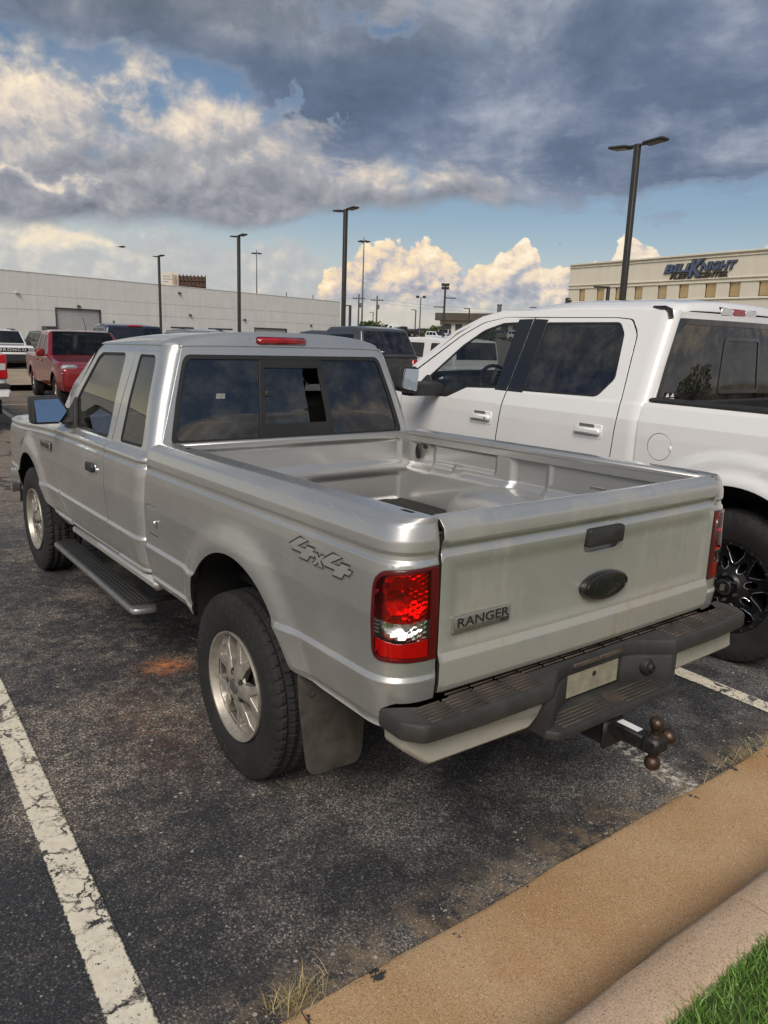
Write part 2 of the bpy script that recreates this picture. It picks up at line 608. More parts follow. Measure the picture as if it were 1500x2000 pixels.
def dist_loop(P, loop):
    d = np.full(len(P), 1e9)
    n = len(loop)
    for i in range(n):
        a, b = loop[i], loop[(i + 1) % n]
        ab = b - a
        t = np.clip(((P - a) @ ab) / max(ab @ ab, 1e-12), 0, 1)
        d = np.minimum(d, np.hypot(*(P - a - t[:, None] * ab).T))
    return d


def panel(name, outer, fmap, mat, parent=None, holes=(), res=0.03, vlines=None, flange=0.012, flip=False, xf=None, link_it=True, hole_flange=None, rnd=0.0025, ulines=None, seam=True, seam_holes=True):
    """sheet-metal panel: 2-D outline with holes, mapped by fmap(u,v)->(n,3); folded edges; analytic normals"""
    loops = [resample(outer, res)] + [resample(h, res) for h in holes]
    allv, edges, o = [], [], 0
    for L in loops:
        n = len(L)
        allv.append(L)
        edges += [(o + k, o + (k + 1) % n) for k in range(n)]
        o += n
    nb = o
    lo, hi = loops[0].min(0), loops[0].max(0)
    us = np.arange(lo[0] + res * .5, hi[0], res)
    vs = np.arange(lo[1] + res * .5, hi[1], res)
    if vlines is not None:
        ex = np.array([q for q in vlines if lo[1] < q < hi[1]])
        if len(ex):
            vs = np.sort(np.concatenate([vs[np.abs(vs[:, None] - ex[None]).min(1) > res * .3], ex]))
    if ulines is not None:
        ex = np.array([q for q in ulines if lo[0] < q < hi[0]])
        us = np.sort(np.concatenate([us[np.abs(us[:, None] - ex[None]).min(1) > res * .3], ex]))
    G = np.stack(np.meshgrid(us, vs, indexing='ij'), -1).reshape(-1, 2)
    G = G[inside(G, loops[0])] if len(G) else G
    for L in loops[1:]:
        if len(G):
            G = G[~inside(G, L)]
    for L in loops:
        if len(G):
            G = G[dist_loop(G, L) > res * .35]
    P2 = np.concatenate(allv + [G]) if len(G) else np.concatenate(allv)
    vv, ee, ff, ov, oe, of = delaunay_2d_cdt([Vector(q) for q in P2], edges, [], 1, 1e-6)
    vv = np.array([(q.x, q.y) for q in vv])
    F = np.array([t for t in ff if len(t) == 3])
    cen = vv[F].mean(1)
    keep = inside(cen, loops[0])
    for L in loops[1:]:
        keep &= ~inside(cen, L)
    F = F[keep]

    def pos_nrm(U, V):
        p = fmap(U, V)
        h = 5e-4
        du = fmap(U + h, V) - fmap(U - h, V)
        dv = fmap(U, V + h) - fmap(U, V - h)
        n = np.cross(du, dv)
        n /= np.maximum(np.linalg.norm(n, axis=1, keepdims=True), 1e-12)
        return p, (-n if flip else n)
    P, N = pos_nrm(vv[:, 0], vv[:, 1])
    V3, N3, FF = [P], [N], []
    FF += [tuple(t) if not flip else tuple(t[::-1]) for t in F.tolist()]
    base = len(P)
    dark = []
    for li, L in enumerate(loops):
        fl = flange if li == 0 or hole_flange is None else hole_flange
        if fl <= 0:
            continue
        p, nrm = pos_nrm(L[:, 0], L[:, 1])
        tan = np.roll(p, -1, 0) - np.roll(p, 1, 0)
        out = np.cross(tan, nrm)
        out /= np.maximum(np.linalg.norm(out, axis=1, keepdims=True), 1e-12)
        ar = np.sum(L[:, 0] * np.roll(L[:, 1], -1) - L[:, 1] * np.roll(L[:, 0], -1))
        sg = 1 if (ar > 0) else -1
        if flip:
            sg = -sg
        if li > 0:
            sg = -sg
        out = out * sg
        n = len(L)
        r0 = p
        r1 = p + out * rnd * .7 - nrm * rnd * .7
        r2 = p + out * rnd - nrm * rnd * 2
        r3 = p + out * rnd - nrm * fl
        for q, nn in ((r0, nrm), (r1, nrm + out), (r2, out), (r3, out)):
            V3.append(q)
            N3.append(nn / np.maximum(np.linalg.norm(nn, axis=1, keepdims=True), 1e-9))
        for row in range(3):
            for k in range(n):
                a, b = base + row * n + k, base + row * n + (k + 1) % n
                c, d = a + n, b + n
                if row >= 1 and (li == 0 or seam_holes):
                    dark.append(len(FF))
                FF.append((a, c, d, b) if sg > 0 else (a, b, d, c))
        base += 4 * n
    V3 = np.concatenate(V3)
    N3 = np.concatenate(N3)
    if xf is not None:
        V3 = xf(V3)
    me = bpy.data.meshes.new(name)
    me.from_pydata(V3.tolist(), [], FF)
    me.materials.append(mat)
    if seam and dark:
        me.materials.append(MT['seam'])
        mi = np.zeros(len(FF), int)
        mi[dark] = 1
        me.polygons.foreach_set('material_index', mi.tolist())
    me.polygons.foreach_set('use_smooth', [True] * len(me.polygons))
    me.validate()
    me.normals_split_custom_set_from_vertices(N3.tolist())
    me.update()
    return link(name, me, parent) if link_it else me


def text_mesh(txt, size, depth=0.0, shear=0.0, offset=0.0, spacing=1.0, align='CENTER', sx=1.0):
    cu = bpy.data.curves.new('txt', 'FONT')
    cu.body = txt
    cu.size = size
    cu.extrude = depth
    cu.shear = shear
    cu.offset = offset
    cu.space_character = spacing
    cu.align_x = align
    cu.align_y = 'CENTER'
    cu.resolution_u = 3
    o = bpy.data.objects.new('txt', cu)
    C.objects.link(o)
    dg = bpy.context.evaluated_depsgraph_get()
    me = bpy.data.meshes.new_from_object(o.evaluated_get(dg))
    v = np.zeros(len(me.vertices) * 3)
    me.vertices.foreach_get('co', v)
    v = v.reshape(-1, 3)
    v[:, 0] *= sx
    f = [tuple(p.vertices) for p in me.polygons]
    bpy.data.objects.remove(o)
    bpy.data.curves.remove(cu)
    bpy.data.meshes.remove(me)
    return v, f


def text_part(name, txt, size, mat, parent, fn, depth=0.002, xf=None, **k):
    """lettering placed by fn(array of local xy h)->xyz"""
    v, f = text_mesh(txt, size, depth, **k)
    b = MB()
    b.add(fn(v), f)
    return b.build(name, mat, parent, sharp=30, xf=xf, fixn=False)


def copy_tree(o, parent=None, keep=None):
    c = o.copy()
    C.objects.link(c)
    c.parent = parent
    for ch in list(o.children):
        copy_tree(ch, c)
    return c


def ssmooth(x, a, b):
    t = np.clip((x - a) / (b - a), 0, 1)
    return t * t * (3 - 2 * t)


def rrect(u, v, u0, u1, v0, v1, soft):
    """soft 0..1 rectangle mask"""
    return ssmooth(u, u0 - soft / 2, u0 + soft / 2) * (1 - ssmooth(u, u1 - soft / 2, u1 + soft / 2)) * ssmooth(v, v0 - soft / 2, v0 + soft / 2) * (1 - ssmooth(v, v1 - soft / 2, v1 + soft / 2))


class XS:
    """cross-section polyline with rounded corners, parametrised by arc length t"""
    def __init__(s, pts, seg=6):
        q = np.array(fillet(pts, closed=False, seg=seg))
        d = np.hypot(*np.diff(q, axis=0).T)
        keep = np.concatenate([[True], d > 1e-6])
        q = q[keep]
        d = np.hypot(*np.diff(q, axis=0).T)
        s.t = np.concatenate([[0], np.cumsum(d)])
        s.x, s.z = q[:, 0], q[:, 1]
        s.T = s.t[-1]
        s.zm = np.maximum.accumulate(s.z + np.arange(len(q)) * 1e-9)

    def at(s, t):
        t = np.asarray(t, float)
        x = np.interp(t, s.t, s.x)
        z = np.interp(t, s.t, s.z)
        lo, hi = t < 0, t > s.T
        if lo.any():
            k = (s.x[1] - s.x[0], s.z[1] - s.z[0])
            L = math.hypot(*k)
            x = np.where(lo, s.x[0] + t * k[0] / L, x)
            z = np.where(lo, s.z[0] + t * k[1] / L, z)
        if hi.any():
            k = (s.x[-1] - s.x[-2], s.z[-1] - s.z[-2])
            L = math.hypot(*k)
            x = np.where(hi, s.x[-1] + (t - s.T) * k[0] / L, x)
            z = np.where(hi, s.z[-1] + (t - s.T) * k[1] / L, z)
        return x, z

    def tz(s, z):
        return np.interp(z, s.zm, s.t)

    def lines(s):
        return list(s.t[1:-1])


# ------------------------------------------------------------------ materials
def newmat(name):
    m = bpy.data.materials.new(name)
    m.use_nodes = True
    T = NT(m.node_tree)
    b = T.n['Principled BSDF']
    return m, T, b


def pm(name, col, rough=0.5, metal=0.0, coat=0.0, coat_rough=0.04, spec=0.5, var=0.0, vscale=8.0, bump=0.0, bscale=60.0, rvar=0.0, ior=None):
    m, T, b = newmat(name)
    b.inputs['Base Color'].default_value = (*col, 1)
    b.inputs['Roughness'].default_value = rough
    b.inputs['Metallic'].default_value = metal
    b.inputs['Coat Weight'].default_value = coat
    b.inputs['Coat Roughness'].default_value = coat_rough
    b.inputs['Specular IOR Level'].default_value = spec
    if ior:
        b.inputs['IOR'].default_value = ior
    if var or bump or rvar:
        tc = T.n.new('ShaderNodeTexCoord').outputs['Object']
        if var or rvar:
            n = T.noise(tc, vscale, 6, 0.62)
            if var:
                k = T.lin(n, 0.3, 0.7, 1 - var, 1 + var)
                T.put(b.inputs['Base Color'], T.mix(1.0, col, T.comb(k, k, k), 'MULTIPLY'))
            if rvar:
                T.put(b.inputs['Roughness'], T.lin(n, 0.3, 0.7, max(0.02, rough - rvar), min(1, rough + rvar)))
        if bump:
            T.put(b.inputs['Normal'], T.bump(T.noise(tc, bscale, 4, 0.6), bump, 0.004))
    return m


def paint(name, col, metal=0.0, rough=0.35, dirt=(0.30, 0.26, 0.19), dirt_amt=0.25, low=0.75, scratches=0.0, streak=0.0, coat=1.0):
    """car paint: base and clear coat, dust that settles low and thinly everywhere"""
    m, T, b = newmat(name)
    tc = T.n.new('ShaderNodeTexCoord').outputs['Object']
    x, y, z = T.sep(tc)
    n1 = T.noise(tc, 2.3, 7, 0.65)
    n2 = T.noise(tc, 14, 6, 0.65)
    d = T.m('ADD', T.m('MULTIPLY', T.ss(z, low, low - 0.5), 0.55), T.ss(n1, 0.42, 0.75, 0, 0.55))
    d = T.m('MULTIPLY', T.m('MULTIPLY', d, T.lin(n2, 0.3, 0.7, 0.55, 1.25)), dirt_amt, clamp=True)
    if streak:
        sv = T.comb(T.m('MULTIPLY', x, 26), T.m('MULTIPLY', y, 26), T.m('MULTIPLY', z, 1.1))
        st = T.noise(sv, 1.0, 4, 0.55)
        st = T.m('MULTIPLY', T.ss(st, 0.52, 0.78), T.ss(n1, 0.35, 0.6))
        d = T.m('ADD', d, T.m('MULTIPLY', st, streak), clamp=True)
    base = T.mix(1.0, col, T.ramp(T.noise(tc, 900, 1, 0.5), [(0.3, (0.93,) * 3), (0.7, (1.05,) * 3)]), 'MULTIPLY') if metal else col
    T.put(b.inputs['Base Color'], T.mix(d, base, dirt))
    T.put(b.inputs['Metallic'], T.m('MULTIPLY', T.m('SUBTRACT', 1.0, d), metal))
    T.put(b.inputs['Roughness'], T.lin(d, 0, 0.5, rough, 0.6))
    cr = T.lin(d, 0, 0.35, 0.035, 0.35)
    if scratches:
        sv = T.comb(T.m('MULTIPLY', x, 30), T.m('MULTIPLY', T.m('ADD', y, T.m('MULTIPLY', z, 0.35)), 2.2), T.m('MULTIPLY', T.m('SUBTRACT', z, T.m('MULTIPLY', y, 0.18)), 70))
        sc = T.noise(sv, 1.6, 4, 0.7)
        sm = T.m('MULTIPLY', T.ss(sc, 0.55, 0.72), scratches)
        cr = T.m('ADD', cr, T.m('MULTIPLY', sm, 0.5))
        T.put(b.inputs['Base Color'], T.mix(T.m('MULTIPLY', sm, 0.35), T.mix(d, base, dirt), (0.62, 0.61, 0.58)))
    T.put(b.inputs['Coat Weight'], T.m('MULTIPLY', T.m('SUBTRACT', 1.0, T.m('MULTIPLY', d, 0.9)), coat))
    T.put(b.inputs['Coat Roughness'], cr)
    orange = T.noise(tc, 130, 2, 0.5)
    T.put(b.inputs['Coat Normal'], T.bump(orange, 0.012, 0.002))
    return m


def glassmat(name, tint, ior=1.75, rough=0.0, dust=0.03):
    """window glass: tinted see-through sheet with a Fresnel reflection"""
    m, T, b = newmat(name)
    T.n.remove(b)
    tr = T.n.new('ShaderNodeBsdfTransparent')
    tr.inputs[0].default_value = (*tint, 1)
    gl = T.n.new('ShaderNodeBsdfGlossy')
    gl.inputs['Roughness'].default_value = rough
    df = T.n.new('ShaderNodeBsdfDiffuse')
    df.inputs[0].default_value = (0.42, 0.38, 0.31, 1)
    geo = T.n.new('ShaderNodeNewGeometry')
    f0 = ((ior - 1) / (ior + 1)) ** 2
    c = T.m('ABSOLUTE', T.vm('DOT_PRODUCT', geo.outputs['Normal'], geo.outputs['Incoming']))
    fr = T.m('ADD', f0, T.m('MULTIPLY', T.m('POWER', T.m('SUBTRACT', 1.0, c, clamp=True), 5.0), 1 - f0))
    m1 = T.n.new('ShaderNodeMixShader')
    T.l.new(fr, m1.inputs[0])
    T.l.new(tr.outputs[0], m1.inputs[1])
    T.l.new(gl.outputs[0], m1.inputs[2])
    tc = T.n.new('ShaderNodeTexCoord').outputs['Object']
    m2 = T.n.new('ShaderNodeMixShader')
    T.put(m2.inputs[0], T.m('MULTIPLY', T.ss(T.noise(tc, 6, 7, 0.68), 0.35, 0.8), dust))
    T.l.new(m1.outputs[0], m2.inputs[1])
    T.l.new(df.outputs[0], m2.inputs[2])
    T.l.new(m2.outputs[0], T.n['Material Output'].inputs[0])
    return m


def lensmat(name, tint, ior=1.5, weight=1.0):
    return glassmat(name, tint, ior, 0.03, 0.02)


MT = {}
MT['seam'] = pm('seam_shade', (0.008, 0.008, 0.008), 0.9)  # near-black on folded panel edges, painting in the shade of the gaps
MT['silver'] = paint('silver_metallic_paint', (0.52, 0.52, 0.50), 0.75, 0.36, dirt_amt=0.30, scratches=0.9, low=0.95)
MT['silver_gate'] = paint('silver_metallic_paint_dusty', (0.52, 0.52, 0.49), 0.7, 0.38, dirt_amt=0.80, streak=0.55, low=1.25, dirt=(0.27, 0.24, 0.175))
MT['silver_bed'] = paint('silver_bed_paint', (0.50, 0.50, 0.49), 0.72, 0.40, dirt_amt=0.35, low=0.9, scratches=0.4, coat=0.6)
MT['white'] = paint('white_paint', (0.75, 0.745, 0.735), 0.0, 0.4, dirt_amt=0.14, low=0.6)
MT['white_far'] = paint('white_paint_plain', (0.74, 0.74, 0.73), 0.0, 0.4, dirt_amt=0.10, low=0.5)
MT['red'] = paint('red_metallic_paint', (0.22, 0.006, 0.010), 0.3, 0.35, dirt_amt=0.08, low=0.5)
MT['charcoal'] = paint('charcoal_paint', (0.055, 0.055, 0.055), 0.3, 0.4, dirt_amt=0.10, low=0.5)
MT['navy'] = paint('dark_blue_paint', (0.02, 0.028, 0.045), 0.4, 0.35, dirt_amt=0.10, low=0.5)
MT['grey_car'] = paint('grey_paint', (0.22, 0.22, 0.215), 0.5, 0.4, dirt_amt=0.15, low=0.5)
MT['black_car'] = paint('black_paint', (0.012, 0.012, 0.013), 0.0, 0.4, dirt_amt=0.08, low=0.5)
MT['tyre'] = pm('tyre_rubber', (0.012, 0.0117, 0.0115), 0.80, var=0.5, vscale=7, bump=0.25, bscale=140)
MT['rubber'] = pm('black_rubber', (0.014, 0.014, 0.014), 0.6, var=0.25, vscale=20)
MT['plastic'] = pm('black_plastic', (0.024, 0.024, 0.024), 0.55, var=0.3, vscale=12, bump=0.12, bscale=400)
MT['gloss_black'] = pm('gloss_black_trim', (0.010, 0.010, 0.010), 0.25, coat=0.8)
MT['alloy'] = pm('cast_alloy', (0.40, 0.37, 0.32), 0.42, 0.6, coat=0.1, coat_rough=0.3, var=0.25, vscale=26)
MT['alloy_dark'] = pm('dark_alloy', (0.16, 0.15, 0.14), 0.5, 0.6, var=0.3, vscale=20)
MT['rim_black'] = pm('black_rim_paint', (0.007, 0.007, 0.008), 0.35, coat=0.15, spec=0.3)
MT['milled'] = pm('milled_metal', (0.75, 0.74, 0.72), 0.25, 1.0)
MT['chrome'] = pm('chrome', (0.72, 0.72, 0.72), 0.12, 1.0)
MT['steel'] = pm('worn_steel', (0.12, 0.115, 0.11), 0.5, 0.7, var=0.4, vscale=18)
MT['under'] = pm('dark_underbody', (0.010, 0.010, 0.010), 0.8, var=0.4, vscale=6)
MT['interior'] = pm('dark_cloth', (0.014, 0.014, 0.0135), 0.85, var=0.2, vscale=10, bump=0.1, bscale=300)
MT['interior_grey'] = pm('grey_cloth', (0.10, 0.098, 0.092), 0.85, var=0.2, vscale=10)
MT['glass'] = glassmat('tinted_glass', (0.14, 0.145, 0.15), 2.4, dust=.05)
MT['glass_dark'] = glassmat('privacy_glass', (0.05, 0.053, 0.056), 2.1, dust=.10)
MT['glass_clear'] = glassmat('clear_glass', (0.62, 0.66, 0.64), 1.6)
MT['mirror'] = pm('mirror_glass', (0.40, 0.46, 0.52), 0.02, 1.0)
MT['red_lens'] = lensmat('red_lens', (0.97, 0.03, 0.03))
MT['clear_lens'] = lensmat('clear_lens', (0.92, 0.92, 0.90))
MT['red_dark'] = pm('dark_red_plastic', (0.085, 0.002, 0.005), 0.25, coat=0.6)
MT['white_print'] = pm('white_print', (0.75, 0.75, 0.73), 0.6)
MT['black_print'] = pm('black_print', (0.02, 0.02, 0.02), 0.6)
MT['letter_grey'] = pm('dark_lettering', (0.018, 0.018, 0.018), 0.5)
MT['badge'] = pm('badge_satin_metal', (0.42, 0.41, 0.36), 0.32, 0.8, var=0.15, vscale=30)

# ------------------------------------------------------------------ shared vehicle pieces
def tread_disp(R, blocks, prof_ax, half_w, deep=0.009):
    def d(i, k, n):
        ax, r = prof_ax[i]
        a = abs(ax) / half_w
        if r < R - 0.045:
            return 0
        th = k / n
        if r < R - 0.012:                                   # shoulder lugs run down the sidewall a little
            ph = (th * blocks) % 1.0
            return -deep * .7 if ph < 0.22 else 0
        row = 0 if a > 0.62 else (1 if a > 0.22 else 2)
        if abs(a - 0.62) < 0.045 or abs(a - 0.22) < 0.04:
            return -deep
        ph = (th * blocks + (0.0, 0.37, 0.7)[row] + a * (0.9, -0.8, 0.6)[row] * (1 if ax > 0 else -1)) % 1.0
        if ph < 0.20:
            return -deep
        ph2 = (ph - 0.2) / 0.8
        return -deep * .45 if abs(ph2 - 0.5) < 0.05 else 0
    return d


def tyre_mesh(R, r_in, w, blocks=54, n=324, name='tyre'):
    h = w / 2
    prof = [(-h * .78, r_in - .004), (-h * .86, r_in + .006), (-h * .97, r_in + (R - r_in) * .30), (-h, r_in + (R - r_in) * .50), (-h * .99, r_in + (R - r_in) * .70),
            (-h * .965, R - .040), (-h * .94, R - .028), (-h * .90, R - .015), (-h * .82, R - .006)]
    inn = [(-h * .70, R - .003), (-h * .62, R - .0015), (-h * .58, R - .001), (-h * .42, R), (-h * .25, R), (-h * .19, R), (-h * .08, R)]
    prof = prof + inn
    prof = prof + [(-a, r) for a, r in prof[::-1]]
    b = MB()
    b.lathe(prof, n, 'x', disp=tread_disp(R, blocks, prof, h))
    return b


def height_rim(rin, hfun, nr, nt, cut):
    """front face of a cast wheel as a height field over (r, theta); cells deeper than cut are open"""
    rs = np.linspace(rin[0], rin[1], nr)
    th = np.linspace(0, 2 * PI, nt, endpoint=False)
    Rg, Tg = np.meshgrid(rs, th, indexing='ij')
    H = hfun(Rg, Tg)
    P = np.stack([-H, Rg * np.cos(Tg), Rg * np.sin(Tg)], -1)
    fs = []
    for i in range(nr - 1):
        for k in range(nt):
            q = [(i, k), ((i + 1), k), (i + 1, (k + 1) % nt), (i, (k + 1) % nt)]
            if min(H[a] for a in q) < cut and max(H[a] for a in q) < cut + .004:
                continue
            fs.append(tuple(a * nt + c for a, c in q))
    return P.reshape(-1, 3), fs


def ang(T, n, off=0.0):
    p = 2 * PI / n
    return (T - off + p / 2) % p - p / 2


def rounded(poly, b):
    """inset an outline by b along its normals"""
    P = np.array(poly, float)
    a = np.roll(P, 1, 0)
    c = np.roll(P, -1, 0)
    t = c - a
    t /= np.maximum(np.hypot(*t.T)[:, None], 1e-9)
    ar = np.sum(P[:, 0] * np.roll(P[:, 1], -1) - P[:, 1] * np.roll(P[:, 0], -1))
    nrm = np.stack([-t[:, 1], t[:, 0]], 1) * (1 if ar > 0 else -1)
    return P + nrm * b


def bprism(mb, poly, h0, h1, b, fn, mi=0):
    """prism with eased edges"""
    n = len(poly)
    lay = [(rounded(poly, b), h0), (rounded(poly, b * .3), h0 + b * .3), (np.array(poly), h0 + b), (np.array(poly), h1 - b), (rounded(poly, b * .3), h1 - b * .3), (rounded(poly, b), h1)]
    vs, fs = [], []
    for q, h in lay:
        vs += [fn(u, v, h) for u, v in q]
    for L in range(5):
        fs += [(L * n + k, L * n + (k + 1) % n, (L + 1) * n + (k + 1) % n, (L + 1) * n + k) for k in range(n)]
    fs += [tuple(range(n))[::-1], tuple(range(5 * n, 6 * n))]
    mb.add(vs, fs, mi)
    return mb


XY = lambda u, v, h: (u, v, h)
XZ = lambda u, v, h: (u, h, v)
YZ = lambda u, v, h: (h, u, v)


class Truck:
    """a pickup built panel by panel; y forward, origin on the ground under the rear axle"""
    def __init__(s, P, root):
        s.P = P
        s.root = root
        s.xf = P.get('xf')

    # --- side surface: u runs along y (u < y_corner wraps round a plan corner), t along the cross-section
    def side_map(s, xs, sx, off=0.0, tail=None, lean=None):
        P = s.P

        def f(u, t):
            u = np.asarray(u, float)
            x, z = xs.at(t)
            y = u.copy()
            if 'droop' in P:
                a, b, k = P['droop']
                z = z - k * ssmooth(y, a, b) * np.clip((z - .55) / .5, 0, 1.3)
            if 'nose_taper' in P:
                a, b, k = P['nose_taper']
                x = x - k * np.clip((y - a) / (b - a), 0, 1.2) ** 2
            x = x - P.get('barrel', .004) * ((y - 1.0) / 2) ** 2
            for (yc, zc, r, amp, w) in P['flares']:
                d = np.hypot(y - yc, z - zc)
                x = x + amp * ssmooth(d, r + w, r + .01) * (z < P['z_flare']) + 0.0 * d
            x = x + off
            if tail is not None:
                y0, a, b, n, xin = tail
                q = np.clip((y0 - u) / (1.35 * (a + b) / 2 * 1.18), 0, 1.05)
                th = q * PI / 2
                c, sn = np.cos(th), np.sin(th)
                px = np.where(u < y0, np.sign(c) * np.abs(c) ** (2 / n), 1.0)
                py = np.where(u < y0, np.abs(sn) ** (2 / n), 0.0)
                d = P['W'] - x                       # inward offset of the section
                xe = xin + (P['W'] - xin) * px - d * px
                ye = np.where(u < y0, y0 - b * py, u) + np.clip(d, -.02, .05) * .55 * np.where(u < y0, py, 0)
                x = np.where(u < y0, np.maximum(xe, np.minimum(xin, x)), x)
                y = ye
            if lean is not None:
                z0, k, ya, yb = lean
                y = y + k * np.maximum(0, z - z0) * (1 - ssmooth(u, ya, yb))
            return np.stack([sx * x, y, z], -1)
        return f

    def side_panel(s, name, poly, xs, sx, mat, holes=(), res=.03, parent=None, off=0.0, tail=None, lean=None, flange=.012, hole_flange=None, tz=True, rnd=.003):
        conv = lambda L: [(q[0], float(xs.tz(q[1])) if tz else q[1]) for q in L]
        f = s.side_map(xs, sx, off, tail, lean)
        vl = xs.lines()
        return panel(name, conv(poly), f, mat, parent or s.root, [conv(h) for h in holes], res, vl, flange, flip=(sx < 0), xf=s.xf, hole_flange=hole_flange, rnd=rnd)

    def mb(s, b, name, mats, parent=None, **k):
        return b.build(name, mats, parent or s.root, xf=s.xf, **k)


def set_label(o, t):
    o['label'] = t
    return o


def wheel_well(T, yc, zc, r, x0, x1, a0=-25, a1=205):
    for sx in (-1, 1):
        b = MB()
        pts = arc(yc, zc, r, a0, a1, 20)
        P = np.array([[(sx * x, q[0], q[1]) for x in (x1, x0)] for q in pts])
        b.grid(P)
        n = len(pts)
        vs = [(sx * x0, q[0], q[1]) for q in pts]
        b.add(vs, [tuple(range(n))])
        T.mb(b, 'wheel_well', MT['under'], fixn=False)


def seat(T, x, y, z, mat, parent=None, w=.50, back=.62, rake=.22, head=True):
    b = MB()
    b.box((x, y, z), (w, .50, .16), .05)
    b.box((x, y - .27, z + .06 + back / 2), (w, .15, back), .06, M=Matrix.Rotation(rake, 3, 'X'))
    if head:
        b.box((x, y - .27 - math.sin(rake) * (back * .5 + .17), z + .06 + back / 2 + math.cos(rake) * (back * .5 + .14)), (w * .55, .10, .19), .045, M=Matrix.Rotation(rake, 3, 'X'))
    return T.mb(b, 'seat', mat, parent)


def steering(T, x, y, z, r=.19):
    b = MB()
    pts = []
    for k in range(28):
        a = 2 * PI * k / 28
        pts.append(Vector((x + r * math.cos(a), y + r * math.sin(a) * .40, z + r * math.sin(a) * .92)))
    b.tube(pts, .015, 8, closed=True)
    b.cyl((x, y, z), (x, y + .28, z - .14), .03)
    b.box((x, y, z), (r * 1.9, .03, .05), .01)
    b.box((x, y, z - .03), (.14, .05, .12), .03)
    return T.mb(b, 'steering_wheel', MT['rubber'])

# ------------------------------------------------------------------ the silver pickup
RK = 0.02


def rake(v):
    v = v.copy()
    v[:, 2] += RK * (0.9 - v[:, 1])
    return v


def rk(y, z):
    return z + RK * (0.9 - y)


